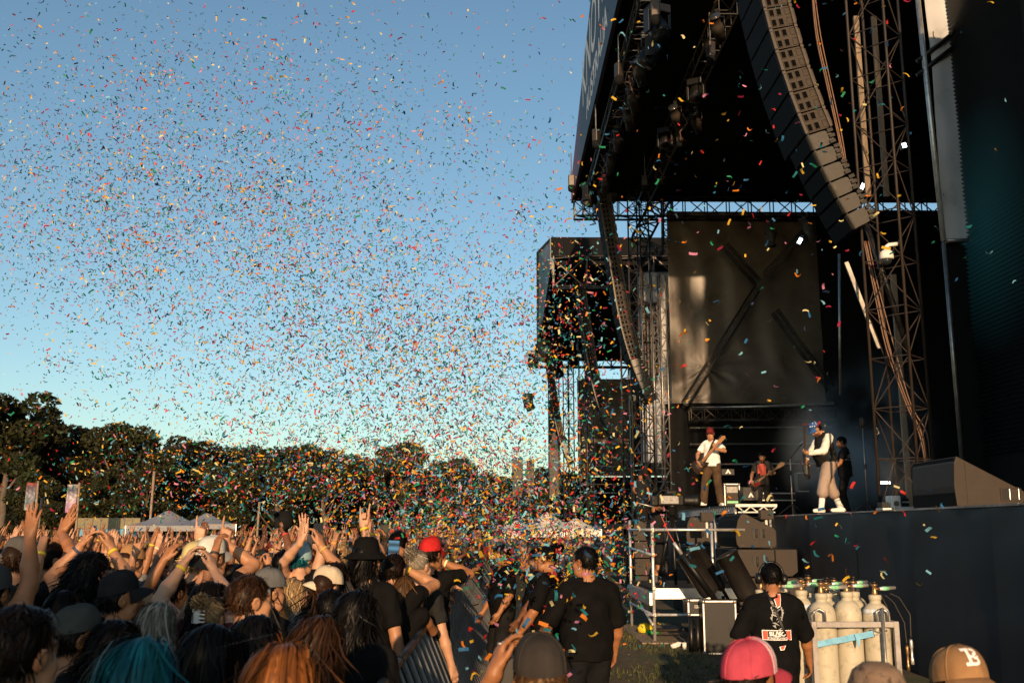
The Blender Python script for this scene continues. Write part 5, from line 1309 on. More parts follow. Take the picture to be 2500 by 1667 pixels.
def cap_meshes(h=.115):
    c = np.array([0, -.012, .035]); nu, nv = 48, 12
    V_ = []; 
    for j in range(nv + 1):
        v = j / nv * math.pi * .5
        for i in range(nu):
            u = 2 * math.pi * i / nu; seam = abs(((i / nu * 6 + .5) % 1) - .5) * 2
            k = 1.0 - .026 * (1 - min(1, seam * 3)) * math.cos(v) + .008 * math.sin(5 * u + 4 * v) * math.cos(v) + .006 * math.sin(11 * u - 7 * v) * math.sin(2 * v); f = max(0, math.sin(u)); 
            zz = h * (math.sin(v) ** .82) * (1.0 + .06 * f)
            V_.append((c[0] + .089 * math.cos(u) * math.cos(v) ** .75 * k, c[1] + .108 * math.sin(u) * math.cos(v) ** .75 * k, c[2] - .002 + zz - .012 * math.sin(u) * (1 - j / nv) * -1))
    F_ = []
    for j in range(nv):
        for i in range(nu):
            a = j * nu + i; b = j * nu + (i + 1) % nu; F_.append((a, b, b + nu, a + nu))
    crown = np_mesh('cap', np.array(V_), np.array(F_), M['cloth'], True)
    V_, F_ = [], []; n = 20
    for j in range(7):
        for i in range(n + 1):
            a = math.pi * (.5 + .36 * (1 - 2 * i / n)); r = j / 6
            x = .089 * math.cos(a); y = -.012 + .108 * math.sin(a)
            ext = .075 * r * (math.cos((i / n - .5) * math.pi) ** .45)
            for th in (0, .005):
                V_.append((x * (1 + .06 * r), y + ext, .035 + .012 * math.sin(a) - .022 * r * r - .045 * r * ((i / n - .5) * 2) ** 2 - th))
    W = (n + 1) * 2
    for j in range(6):
        for i in range(n):
            a = j * W + i * 2; F_ += [(a, a + 2, a + W + 2, a + W), (a + 1, a + W + 1, a + W + 3, a + 3)]
    for i in range(n): a = 6 * W + i * 2; F_.append((a, a + 2, a + 3, a + 1))
    visor = np_mesh('visor', np.array(V_), np.array(F_), M['cloth'], True)
    but = MB().lathe([(.009, 0), (.009, .004), (.004, .008)], 10, (0, -.012, .035 + h - .002)).mesh('button', M['cloth'], True)
    return crown, visor, but
CAP = cap_meshes()
bk = MB(); R0 = [(.0, .135), (.05, .132), (.078, .11), (.092, .06), (.098, .03), (.15, -.005), (.158, -.012), (.15, -.016), (.098, .018)]
BUCKET = bk.lathe(R0, 28, (0, -.012, .02)).mesh('hat', M['cloth'], True)
bn = MB(); BEANIE = bn.lathe([(.0, .142), (.04, .138), (.072, .115), (.09, .07), (.098, .02), (.1, -.01), (.095, -.015)], 28, (0, -.014, .02)).mesh('beanie', M['cloth'], True)

HAIR = {}
def hair(style, var=0, hat=False):
    k = (style, var, hat)
    if k not in HAIR:
        a = dict(long=(1150, .36, .0042), wavy=(1150, .34, .0042), blunt=(1100, .26, .0042), bun=(1000, .2, .004), curly=(1200, .34, .0042), afro=(900, .08, .004), short=(1500, .06, .0032))[style]
        HAIR[k] = hair_mesh(style, 11 + var * 7 + len(style), a[0] if not hat else a[0] // 2, a[1], a[2], hat)
    return HAIR[k]

SKIN = {'pale': (.47, .255, .155), 'fair': (.385, .185, .095), 'tan': (.30, .125, .052), 'brown': (.14, .056, .026), 'dark': (.09, .045, .028)}
HCOL = {'black': (.0045, .004, .004), 'dark brown': (.010, .006, .004), 'brown': (.030, .014, .007), 'light brown': (.085, .045, .020), 'blond': (.30, .20, .10), 'ash blond': (.24, .205, .16), 'ginger': (.22, .075, .02), 'teal': (.008, .085, .11), 'grey': (.14, .13, .125)}
PCACHE = {}
def pose_meshes(key, pose, h=.0085, beard=0.0, shoes=False):
    if key in PCACHE: return PCACHE[key]
    F, Sh, Lg, J = person_field(pose)
    v, f = F.mesh(h); T = head_tint(v, J['head'], J['R'], beard)
    if pose.get('ink'):
        rgx = np.random.default_rng(5)
        for nm in pose['ink']:
            a, b = J['el' + nm], J['wr' + nm]; d = b - a; t = ((v - a) @ d) / (d @ d); r = np.linalg.norm(v - a - np.clip(t, 0, 1)[:, None] * d, axis=1)
            pat = np.sin(v[:, 2] * 95 + 3 * np.sin(v[:, 0] * 80)) + np.sin(v[:, 0] * 130 + v[:, 1] * 110) + .4 * rgx.normal(0, 1, len(v))
            T[(t > -.2) & (t < .98) & (r < .055) & (pat > .1)] *= .35
    body = np_mesh('person', v, f, M['skin'], True, T)
    v, f = Sh.mesh(.012, .0058, len(str(key))); shirt = np_mesh('shirt', v, f, M['cloth'], True)
    v, f = Lg.mesh(.016, .003, 2); legs = np_mesh('trousers', v, f, M['cloth'], True)
    sm = [np_mesh('shoe', a, b, M['shoe'], True) for a, b in shoe_meshes(J)] if shoes else []
    PCACHE[key] = (body, shirt, legs, J, sm); return PCACHE[key]

def wristband(J, nm):
    a, b = J['el' + nm], J['wr' + nm]; d = Vector(nrm(b - a)); R = d.to_track_quat('Z', 'Y').to_matrix().to_4x4()
    p = a + (b - a) * .9
    return MB().lathe([(.0325, -.009), (.035, -.009), (.0345, .009), (.032, .009)], 14, p, R).mesh('wristband', M['objcol'], True)
BANDS = {}
def make_person(key, pose, label, group, loc, rz, s, skin, shirt, hairc=None, style=None, cap=None, pants=(.03, .03, .035), band=None, beard=0.0, h=.0085, shoes=None, name='person', hvar=0, capdir=0.0, capz=0.0, hatted=False):
    body, sh, lg, J, sm = pose_meshes(key, pose, h, beard, shoes is not None)
    o = obj(name, body, None, loc=loc, color=SKIN.get(skin, skin)); o.rotation_euler = (0, 0, rz); o.scale = (s, s, s); tag(o, label, 'person', group)
    obj('shirt', sh, o, color=shirt); obj('trousers', lg, o, color=pants)
    for m_ in sm: obj('shoe', m_, o, color=shoes)
    HM = Matrix.Translation(Vector(J['head'])) @ Matrix(J['R'].tolist()).to_4x4()
    if style: 
        q = obj('hair', hair(style, hvar, bool(cap) or hatted), o, color=HCOL.get(hairc, hairc)); q.matrix_local = HM
    if cap:
        kind, col, vcol_ = cap
        if kind == 'cap':
            q = obj('cap', CAP[0], o, color=col); q.matrix_local = HM @ Matrix.Translation((0, 0, .012 + capz)) @ Matrix.Rotation(capdir, 4, 'Z')
            obj('visor', CAP[1], q, color=vcol_ or col); obj('button', CAP[2], q, color=col)
        else:
            q = obj('hat' if kind == 'hat' else 'beanie', BUCKET if kind == 'hat' else BEANIE, o, color=col); q.matrix_local = HM @ Matrix.Translation((0, 0, .0))
    if band:
        for nm, col in band.items():
            if (key, nm) not in BANDS: BANDS[(key, nm)] = wristband(J, nm)
            obj('wristband', BANDS[(key, nm)], o, color=col)
    return o, J
def world_pt(o, p): return Matrix.LocRotScale(o.location, o.rotation_euler, o.scale) @ Vector(p)
# ------------------------------------------------------------------ the band and the crew
def local(loc, rz, s, p):
    return np.array(Matrix.LocRotScale(Vector(loc), Euler((0, 0, rz)), Vector((s, s, s))).inverted() @ Vector(p))
def guitar(bc, nc, face, cols, label, s=1.0):
    bc, nc, face = Vector(bc), Vector(nc), Vector(face)
    z = (nc - bc).normalized(); y = -(face - z * face.dot(z)).normalized(); x = y.cross(z)
    Mx = Matrix((x, y, z)).transposed().to_4x4(); Mx.translation = bc
    t = thing('electric_guitar', label, 'guitar'); t.matrix_world = Mx; t.scale = (s, s, s)
    R = Matrix.Rotation(math.pi / 2, 4, 'X')
    out = [(-.16, -.20), (-.10, -.25), (.0, -.26), (.10, -.25), (.16, -.19), (.165, -.11), (.12, -.02), (.125, .06), (.15, .13), (.12, .17), (.07, .12), (.035, .10), (-.035, .11), (-.08, .14), (-.14, .21), (-.165, .17), (-.13, .07), (-.12, -.02), (-.165, -.11)]
    body = MB().prism(out, .045, R).build('body', mat('guitar_body', cols[0], .25, var=.1, spec=.6), t, bevel=.008)
    MB().prism([(-.10, -.10), (-.02, -.18), (.10, -.13), (.09, .02), (.05, .09), (-.03, .08), (-.08, .0)], .004, R, (0, -.046, 0)).build('pickguard', mat('pickguard', cols[1], .4), body)
    for zz in (-.10, -.02, .05): MB().box((0, -.055, zz), (.09, .014, .03)).build('pickup', M['steel'], body)
    nk = MB().box((0, -.052, .39), (.052, .026, .62)).build('neck', mat('neck', cols[2], .5, var=.1), t)
    MB().prism([(-.03, .70), (.03, .70), (.045, .76), (.05, .90), (.0, .93), (-.04, .88), (-.045, .76)], .016, R, (0, -.044, 0)).build('headstock', mat('headstock', cols[2], .4), nk)
    for k in range(4): MB().box((-.062, -.052, .74 + k * .04), (.03, .012, .016)).build('tuner', M['steel'], nk)
    b = MB()
    for k in range(4): b.tube([(-.018 + k * .012, -.068, -.16), (-.018 + k * .012, -.068, .72)], .0015, 3, False)
    tag(b.build('strings', M['steel'], t), kind='stuff')
    return t
def strap(pts, label, m=None, w=.03):
    pts = [Vector(p) for p in pts]; b = MB(); vs = []
    for i, p in enumerate(pts):
        d = (pts[min(i + 1, len(pts) - 1)] - pts[max(i - 1, 0)]).normalized(); s_ = d.cross(V(0, -1, 0)).normalized() * w
        vs += [p + s_, p - s_]
    b.add(vs, [(2 * i, 2 * i + 1, 2 * i + 3, 2 * i + 2) for i in range(len(pts) - 1)])
    return b

def conform(me, target_me, origin, direction, up, size_fix=1.0, off=.004):
    """lay a flat mesh (local xy) on a target mesh by ray casting from a plane"""
    bv = BVHTree.FromPolygons([v.co.copy() for v in target_me.vertices], [tuple(p.vertices) for p in target_me.polygons])
    d = Vector(direction).normalized(); u = Vector(up); u = (u - d * u.dot(d)).normalized(); x = d.cross(u)
    for v in me.vertices:
        p = Vector(origin) + x * v.co.x + u * v.co.y; hit = bv.ray_cast(p - d * .5, d)
        v.co = hit[0] - d * off if hit[0] is not None else p
    me.update(); return me
def subdiv(me, n=2, lim=.03):
    import bmesh
    bm = bmesh.new(); bm.from_mesh(me); bmesh.ops.triangulate(bm, faces=bm.faces)
    for _ in range(n):
        long_ = [e for e in bm.edges if e.calc_length() > lim]
        if long_: bmesh.ops.subdivide_edges(bm, edges=long_, cuts=1)
        bmesh.ops.triangulate(bm, faces=bm.faces)
    bm.to_mesh(me); bm.free(); return me
def flat_poly(polys, m, name='print'):
    b = MB()
    for p in polys: b.add([(x, y, 0) for x, y in p], [tuple(range(len(p)))])
    return b.mesh(name, m)

# guitarist in white on the riser
loc = V(at(1742, 1237, 23.4).x, 23.4, 2.54); rz = math.radians(148); s = 1.02
pA = dict(R=dict(t=(.24, .26, 1.00), n=(-.6, -.6, 0), k='relax', d=(-.35, .3, -.9), pole=(.9, -.4, 0)), L=dict(t=(-.22, .34, 1.27), n=(.3, -.5, .8), k='grip', d=(.1, .6, .7), pole=(-.9, -.2, -.6)), head=(-.12, .06, .32), twist=-.1, legs=dict(R=((.16, .20, .08), (.22, .33)), L=((-.14, -.12, .08), (-.22, .0))), pant=.026, loose=.024, hem=.90)
oA, JA = make_person('A', pA, 'guitarist in white T-shirt, maroon cap and brown trousers standing on the riser', None, loc, rz, s, 'fair', (.78, .76, .72), 'dark brown', 'short', ('cap', (.13, .02, .02), None), (.075, .048, .030), shoes=(.8, .78, .74), h=.0075, capz=.004)
wl, wr_ = world_pt(oA, JA['wrL']), world_pt(oA, JA['wrR'])
guitar(world_pt(oA, (.16, .24, .96)), world_pt(oA, (-.34, .38, 1.40)), world_pt(oA, (0, 1.3, 1.2)) - world_pt(oA, (0, 0, 1.1)), ((.03, .018, .014), (.05, .03, .02), (.42, .20, .08)), 'dark bass guitar with amber neck held by the white shirted guitarist')
st = strap([world_pt(oA, q) for q in ((.10, .19, 1.02), (.0, .175, 1.2), (-.07, .155, 1.36), (-.11, .06, 1.50), (-.12, -.06, 1.49))], '', None, .032); o = st.build('guitar_strap', M['black']); o.parent = oA; o.matrix_parent_inverse = Matrix.LocRotScale(oA.location, oA.rotation_euler, oA.scale).inverted()

# big guitarist in vest and shorts
loc = V(6.40, 19.3, ZD); rz = math.radians(98); s = 1.03
pB = dict(R=dict(t=(.05, .40, .98), n=(-.5, -.6, 0), k='relax', d=(-.4, .2, -.8), pole=(.8, -.6, -.2)), L=dict(t=(-.14, .40, 1.10), n=(.5, -.1, .8), k='grip', d=(.25, .9, .1), pole=(-.5, -1, -.5)), head=(-.62, 0, .0), lean=.12, wide=1.22, belly=.05, sleeve=1.5, arm=1.12, loose=.016, legs=dict(R=((.12, -.30, .08), (.16, -.18)), L=((-.14, .24, .08), (-.18, .38))), pant=.036, pantlen=.66, hem=.9)
oB, JB = make_person('B', pB, 'big guitarist in black vest over white sleeves and tan sequin shorts', None, loc, rz, s, 'fair', (.74, .70, .64), 'dark brown', 'short', ('cap', (.03, .09, .26), None), (.34, .245, .19), shoes=(.80, .77, .72), beard=1, h=.0075, capdir=0)
sq = mat('sequin', (.34, .25, .20), .35, var=.55, scale=160, bump=.9, bscale=220, spec=.9)
for ch in oB.children:
    if ch.name.startswith('trousers'): ch.name = 'shorts'; ch.data = ch.data.copy(); ch.data.materials[0] = sq
    if ch.name.startswith('shirt'): ch['label'] = 'white long sleeves under the vest'
for ch in oB.children:
    if ch.name.startswith('cap'):
        for (x, y) in ((-.05, .0), (.0, .03), (.05, .0), (-.02, -.03), (.03, -.025), (-.07, .02), (.07, .025)):
            stp = [(x + (.013 if k % 2 == 0 else .006) * math.sin(k * math.pi / 5), y + (.013 if k % 2 == 0 else .006) * math.cos(k * math.pi / 5)) for k in range(10)]
            obj('star_patch', conform(flat_poly([stp], M['print_white'], 'star_patch'), CAP[0], (0, 0, .085), (1, .15, -.2), (0, 0, 1)), ch)
Fv = person_field(dict(pB, sleeve=0, loose=.034, hem=.88, neck=.075))[1]; v, f = Fv.mesh(.012, .004, 3); obj('vest', np_mesh('vest', v, f, M['cloth'], True), oB, color=(.022, .021, .020))
for nm in ('R', 'L'):
    fs = Field(); an, kn = JB['an' + nm], JB['kn' + nm]; fs.cone(an + np.array([0, 0, -.02]), an + (kn - an) * .38, .050, .056, .02); v, f = fs.mesh(.012); obj('sock', np_mesh('sock', v, f, M['shoe'], True), oB, color=(.8, .78, .74))
guitar(world_pt(oB, (.10, .34, .90)), world_pt(oB, (-.20, .46, 1.38)), world_pt(oB, (0, 1.3, 1.2)) - world_pt(oB, (0, 0, 1.1)), ((.012, .012, .012), (.5, .42, .3), (.05, .03, .02)), 'black guitar held upright by the big guitarist in the vest')

# bassist upstage with red print
loc = V(at(1862, 1150, 26.5).x, 26.5, ZD + .02); rz = math.radians(158); s = .98
pC = dict(R=dict(t=(.28, .26, .98), n=(-.6, -.6, 0), k='relax', d=(-.3, .3, -.9)), L=dict(t=(-.26, .34, 1.12), n=(.3, -.5, .8), k='grip', d=(.3, .6, .6)), head=(-.42, 0, .15), loose=.022)
oC, JC = make_person('C', pC, 'bassist in charcoal T-shirt with red print playing upstage', None, loc, rz, s, 'fair', (.05, .046, .043), 'black', 'short', None, (.015, .015, .017), shoes=(.03, .03, .03), beard=1)
o = MB().prism([(-.10, -.16), (.10, -.16), (.12, .10), (.05, .15), (-.06, .15), (-.12, .08)], .01, Matrix.Rotation(math.pi / 2, 4, 'X'), (0, .158, 1.27)).build('shirt_print', M['print_red'], oC)
guitar(world_pt(oC, (.12, .24, .93)), world_pt(oC, (-.40, .40, 1.26)), world_pt(oC, (0, 1.3, 1.2)) - world_pt(oC, (0, 0, 1.1)), ((.02, .012, .01), (.04, .03, .02), (.32, .17, .08)), 'dark bass guitar held by the bassist with red print')
# crew on the dark side of the stage
loc = V(at(2070, 1250, 21.5).x, 21.5, ZD); 
pD = dict(R=dict(t=(.22, .32, .98), n=(-1, 0, 0), k='relax'), L=dict(t=(-.26, .30, 1.0), n=(1, 0, 0), k='relax'), head=(-.2, 0, .15), wide=1.08, loose=.024)
oD, JD = make_person('D', pD, 'crew member in black T-shirt with white print at the dark side of the stage', None, loc, math.radians(72), .96, 'tan', (.014, .014, .015), 'black', 'short', None, (.015, .015, .016), shoes=(.02, .02, .02))
shD = PCACHE['D'][1]
me = subdiv(flat_poly([[(-.12, -.02), (.02, .06), (.12, .07), (.0, .03)], [(-.10, -.05), (.04, .02), (.13, .04), (.02, -.01)], [(.0, -.03), (.05, .0), (.14, -.03), (.10, -.05)]] + [[(-.13 + k * .03, -.085), (-.11 + k * .03, -.085), (-.11 + k * .03, -.07), (-.13 + k * .03, -.07)] for k in range(9)], M['print_white']))
obj('shirt_print', conform(me, shD, (0, 0, 1.30), (0.75, .65, 0), (0, 0, 1)), oD)
loc = V(at(1566, 1240, 36).x, 36, ZD); pE = dict(R=dict(t=(.2, .3, 1.05), n=(-1, 0, 0), k='relax'))
make_person('E', pE, 'crew member in black with a lanyard by the far corner tower', None, loc, math.radians(165), .98, 'tan', (.016, .018, .022), 'black', None, ('cap', (.012, .012, .014), None), (.015, .015, .016), shoes=(.02, .02, .02))
# camera operator
loc = V(at(1612, 1300, 20.2).x - .12, 20.2, .97); rz = math.radians(-62); s = 1.04
tg = local(loc, rz, s, at(1640, 1225, 19.8) + V(-.18, -.12, -.02)); tg2 = local(loc, rz, s, at(1592, 1240, 19.4))
pF = dict(R=dict(t=tg2, n=(0, 0, -1), k='grip', pole=(1, -.6, -.2)), L=dict(t=tg, n=(.6, 0, .4), k='grip', pole=(-1, -.2, -.6)), lean=.30, head=(.22, 0, -.1), pantlen=.60, pant=.035, legs=dict(R=((.16, -.1, .08), (.2, .04)), L=((-.16, .1, .08), (-.2, .24))))
oF, JF = make_person('F', pF, 'camera operator in black shirt and shorts bent to the broadcast camera', None, loc, rz, s, 'tan', (.014, .014, .015), 'black', 'short', None, (.014, .014, .016), shoes=(.03, .03, .035))

# ------------------------------------------------------------------ guards in the pit
BLK = (.006, .0058, .006)
def by_head(px, pytop, Y, top=1.765): p = at(px, pytop, Y); return V(p.x, Y, 0), p.z / top
loc, s = by_head(1338, 1332, 10.4); pG = dict(R=dict(t=(.30, .16, .92), n=(-1, 0, 0), k='relax'), L=dict(t=(-.34, .18, .95), n=(1, 0, 0), k='relax', pole=(-.8, -.8, 0)), wide=1.1, belly=.03, arm=1.12, sleeve=.85, loose=.022, neck=.078)
make_person('G', pG, 'guard in black polo looking left with shaved sides and black topknot', 'security guards in the pit', loc, math.radians(68), s, 'tan', BLK, 'black', 'bun', None, (.012, .012, .013), h=.008)
loc, s = by_head(1432, 1334, 8.9); pH = dict(R=dict(t=(.30, .1, .90), n=(-1, 0, 0), k='relax'), L=dict(t=(-.36, .16, .93), n=(1, 0, 0), k='relax', pole=(-.9, -.5, 0)), wide=1.12, belly=.03, arm=1.15, sleeve=.9, loose=.024, head=(0, 0, .5), ink=['L'])
oH, JH = make_person('H', pH, 'broad guard in black seen from behind with swept back hair and hoop earring', 'security guards in the pit', loc, math.radians(22), s, 'tan', BLK, 'black', 'short', None, (.012, .012, .013), h=.008)
R = JH['R']; ep = JH['head'] + R @ np.array([-.088, -.002, -.045]); er = MB(); cc = [ep + np.array([0, .016 * math.cos(a), .016 * math.sin(a)]) for a in np.linspace(0, 2 * math.pi, 15)]
er.tube(cc, .0028, 5).build('earring', M['alu'], oH, True)
loc, s = by_head(1228, 1330, 13.2); make_person('G', pG, 'guard in black facing the crowd, leftmost in the pit', 'security guards in the pit', loc, math.radians(110), s, 'tan', BLK, 'black', 'short', None, (.012, .012, .013))
loc, s = by_head(1312, 1338, 12.2); make_person('G', pG, 'guard in black half hidden behind the topknot guard', 'security guards in the pit', loc, math.radians(80), s, 'brown', BLK, 'black', 'short', None, (.012, .012, .013))
# photographers and crew deeper in the pit
for i, (px, py, Y, rz, lab) in enumerate(((1420, 1265, 38, 60, 'distant pit worker in dark clothes before the white tent'), (1160, 1318, 22, 120, 'guard standing deep in the pit amid thick confetti'))):
    loc, s = by_head(px, py, Y, 1.765); s = min(1.05, s); make_person('C', pC, lab, None, loc, math.radians(rz), s, 'tan', (.015, .015, .02), 'black', 'short', None, (.02, .02, .03))

# ------------------------------------------------------------------ headphone man at the gas rack
loc, s = by_head(1882, 1372, 8.5); pI = dict(R=dict(t=(.34, .20, .90), n=(-1, 0, 0), k='relax', pole=(.9, -.8, 0)), L=dict(t=(-.31, .14, .92), n=(1, 0, 0), k='relax', pole=(-.8, -.8, 0)), wide=1.02, belly=.02, arm=1.05, sleeve=.95, loose=.024, head=(-.16, .04, .0))
oI, JI = make_person('I', pI, 'crew man in headphones and black printed T-shirt, back to us, beside the gas rack', None, loc, math.radians(-2), s, 'tan', (.006, .006, .0065), 'black', 'short', None, (.008, .008, .009), h=.0075)
HM = Matrix.Translation(Vector(JI['head'])) @ Matrix(JI['R'].tolist()).to_4x4()
t_ = MB(); cc = [Vector((.102 * math.sin(a), -.012, .02 + .118 * math.cos(a))) for a in np.linspace(-1.5, 1.5, 15)]
hp = t_.tube(cc, .012, 8).build('headphones', M['black_metal'], oI, True); hp.matrix_local = HM
for q in (-1, 1): MB().lathe([(.02, -.03), (.044, -.024), (.048, 0), (.04, .022), (.02, .028)], 18, (q * .108, -.008, -.004), Matrix.Rotation(math.pi / 2, 4, 'Y')).build('ear_cup', M['black_metal'], hp, True)
shI = PCACHE['I'][1]; BK = dict(direction=(0, 1, 0), up=(0, 0, 1))
def back_print(me, z, m_name, x=0.0, off=.004): return obj(m_name, conform(subdiv(me), shI, (x, 0, z), (0, 1, 0), (0, 0, 1), off=off), oI)
Z0 = 1.21
back_print(flat_poly([[(-.042, .13), (.042, .13), (.026, 0), (-.004, -.02)]], M['print_white']), Z0 + .20, 'print_panel', .01)
back_print(flat_poly([[(-.036, .124), (.036, .124), (.022, .006), (.0, -.008)]], M['print_red']), Z0 + .20, 'print_panel', .01, .006)
back_print(flat_poly([[(-.004 + .04 * math.sin(k * 1.7) - .012, .16 - k * .022), (-.004 + .04 * math.sin(k * 1.7) + .012, .165 - k * .022), (.02 * math.cos(k * 2.1), .135 - k * .022)] for k in range(12)] + [[(-.05 + .012 * math.sin(k), .15 - k * .02), (-.035 + .012 * math.sin(k), .16 - k * .02), (-.04, .12 - k * .02)] for k in range(5)] + [[(.05 + .012 * math.sin(k), .15 - k * .02), (.035 + .012 * math.sin(k), .16 - k * .02), (.04, .12 - k * .02)] for k in range(5)], M['print_grey']), Z0 + .04, 'print_figure', .0, .005)
back_print(flat_poly([[(-.125, -.04), (.115, -.04), (.115, .04), (-.125, .04)]], M['print_white']), Z0 - .03, 'print_plate', .0)
back_print(flat_poly([[(-.119, -.034), (-.085, -.034), (-.085, .034), (-.119, .034)], [(.075, -.034), (.109, -.034), (.109, .034), (.075, .034)]], M['print_red']), Z0 - .03, 'print_block', .0, .006)
back_print(flat_poly([[(-.083, -.034), (.073, -.034), (.073, .034), (-.083, .034)]], M['black']), Z0 - .03, 'print_ground', .0, .006)
tm = text_mesh('BL  SO', .046, M['print_white'], bold=.0015); back_print(tm, Z0 - .022, 'lettering', -.005, .008)
back_print(flat_poly([[(-.02, -.022), (.02, -.022), (0, .03)]], M['print_white']), Z0 - .02, 'print_triangle', -.008, .008); back_print(flat_poly([[(-.011, -.016), (.011, -.016), (0, .012)]], M['print_red']), Z0 - .02, 'print_triangle', -.008, .010)
tm = text_mesh('PYROTECHNICS', .022, M['print_white'], bold=.0005); back_print(tm, Z0 - .055, 'lettering', -.005, .008)
back_print(flat_poly([[(-.028, -.02), (.03, -.01), (.012, -.045), (-.02, -.05)]], M['print_white']), Z0 - .10, 'print_tail', .03); back_print(flat_poly([[(-.02, -.02), (.022, -.012), (.008, -.04), (-.012, -.044)]], M['print_red']), Z0 - .10, 'print_tail', .03, .006)
me = subdiv(flat_poly([[(-.072, .25), (-.052, .25), (.08, -.10), (.06, -.10)]], M['black_metal'], 'shoulder_strap')); back_print(me, Z0 + .08, 'shoulder_strap', -.01, .010)

# ------------------------------------------------------------------ near heads at the bottom right
pJ = dict(head=(0, 0, 0))
loc, s = by_head(1822, 1560, 3.35, 1.80)
oJ, JJ = make_person('J', pJ, 'person in pink and white trucker cap at the bottom right', None, loc, math.radians(-62), s, 'tan', (.10, .02, .025), 'dark brown', 'short', None, h=.0095, hatted=True)
HMj = Matrix.Translation(Vector(JJ['head'])) @ Matrix(JJ['R'].tolist()).to_4x4() @ Matrix.Translation((0, 0, .016))
def two_tone_cap(parent, HM, front, back, visorc, split, txt=None):
    q = obj('cap', CAP[0].copy(), parent, color=back); q.matrix_local = HM
    me = q.data; me.materials.append(M['cloth'].copy()); 
    fm = mat('cap_front', front, .85, var=.15, bump=.4, bscale=200, spec=.15); me.materials[1] = fm
    for p in me.polygons:
        if split(p.center): p.material_index = 1
    obj('visor', CAP[1], q, color=visorc); obj('button', CAP[2], q, color=visorc)
    # raised seams of the six panels
    for k in range(6):
        u = math.pi * (2 * k + 1) / 6 + math.pi / 6 * 0; pts = []
        for j in range(11):
            v = j / 10 * math.pi * .5; f_ = max(0, math.sin(u))
            pts.append((.0895 * math.cos(u) * math.cos(v) ** .75, -.012 + .1085 * math.sin(u) * math.cos(v) ** .75, .034 + .115 * (math.sin(v) ** .82) * (1 + .06 * f_) + .012 * math.sin(u) * (1 - j / 10)))
        sm = MB().tube(pts, .0022, 5).build('seam', M['cloth'], q, True); sm.color = (*[min(1, c * 1.25) for c in back], 1)
    return q
two_tone_cap(oJ, HMj, (.66, .62, .62), (.40, .055, .085), (.36, .045, .07), lambda c: math.radians(30) < math.atan2(c.y + .012, c.x) < math.radians(150))
loc, s = by_head(2345, 1580, 3.25, 1.80)
oK, JK = make_person('K', dict(head=(.12, 0, 0)), 'person in tan cap with white letter at the bottom right corner', None, loc, math.radians(-172), s, 'fair', (.03, .03, .03), 'brown', 'short', None, h=.0095, hatted=True)
HMk = Matrix.Translation(Vector(JK['head'])) @ Matrix(JK['R'].tolist()).to_4x4() @ Matrix.Translation((0, 0, .016))
q = two_tone_cap(oK, HMk, (.27, .15, .07), (.27, .15, .07), (.24, .13, .06), lambda c: False)
# embroidered slab-serif B built from strokes
def letter_b(m):
    P = []
    def ring(cx, cy, rx, ry, a0, a1, w):
        pts = [(cx + rx * math.cos(a), cy + ry * math.sin(a)) for a in np.linspace(a0, a1, 9)]; pi = [(cx + (rx - w) * math.cos(a), cy + (ry - w) * math.sin(a)) for a in np.linspace(a0, a1, 9)]
        for i in range(8): P.append([pts[i], pts[i + 1], pi[i + 1], pi[i]])
    w = .0105
    P.append([(-.016, -.032), (-.0055, -.032), (-.0055, .032), (-.016, .032)])
    for y in (-.032, .032 - w): P.append([(-.027, y), (.004, y), (.004, y + w), (-.027, y + w)])
    P.append([(-.0055, -.005), (.006, -.005), (.006, .005), (-.0055, .005)])
    P.append([(-.027, -.026), (-.021, -.026), (-.021, -.021), (-.027, -.021)]); P.append([(-.027, .021), (-.021, .021), (-.021, .026), (-.027, .026)])
    ring(.004, .0165, .019, .0155, -math.pi / 2, math.pi / 2, w); ring(.004, -.0155, .022, .0165, -math.pi / 2, math.pi / 2, w)
    P.append([(.018, -.004), (.026, -.004), (.022, .004), (.016, .003)])
    return flat_poly(P, m, 'letter_patch')
obj('letter_patch', conform(subdiv(letter_b(M['print_white']), 3, .009), CAP[0], (0, 0, .095), (0, -1, -.25), (0, 0, 1), off=.003), q)
loc, s = by_head(2140, 1632, 2.9, 1.775)
M['leopard'] = mat('leopard', (.20, .13, .085), .9, var=.3, scale=8, dark=.9, dscale=26, bump=.4)
oL, JL = make_person('J', pJ, 'person in leopard spotted beanie, only its top showing at the bottom', None, loc, 0, s, 'fair', (.03, .03, .03), None, None, ('beanie', (.2, .13, .09), None))
for ch in oL.children:
    if ch.name.startswith('beanie'): ch.data = BEANIE.copy(); ch.data.materials[0] = M['leopard']
loc, s = by_head(1318, 1548, 3.2, 1.80)
tg = local(loc, 0.1, s, at(1208, 1640, 3.35))
pM = dict(L=dict(t=tg, n=(.9, .3, .1), k='hold', d=(.25, .35, .9), pole=(-.35, .1, -1)), R=dict(t=(.14, .26, 1.46), n=(-1, .2, 0), k='hold', d=(-.3, .6, .6)))
oM, JM = make_person('M', pM, 'person in worn charcoal cap raising a small camera at the bottom middle', None, loc, .1, s, 'tan', (.03, .03, .032), 'light brown', 'short', None, h=.008, hatted=True)
two_tone_cap(oM, Matrix.Translation(Vector(JM['head'])) @ Matrix(JM['R'].tolist()).to_4x4() @ Matrix.Translation((0, 0, .018)), (.036, .031, .028), (.036, .031, .028), (.03, .026, .024), lambda c: False)
for k in (-.004, .010): 
    pr = JM['wrL'] + JM['hdL'] * (.10 if k < 0 else .105) + np.array([k, -.018, 0])
    MB().lathe([(.0095, -.003), (.0105, 0), (.0095, .003)], 12, pr, Vector(JM['hdL']).to_track_quat('Z', 'Y').to_matrix().to_4x4()).build('ring', M['alu'], oM, True)
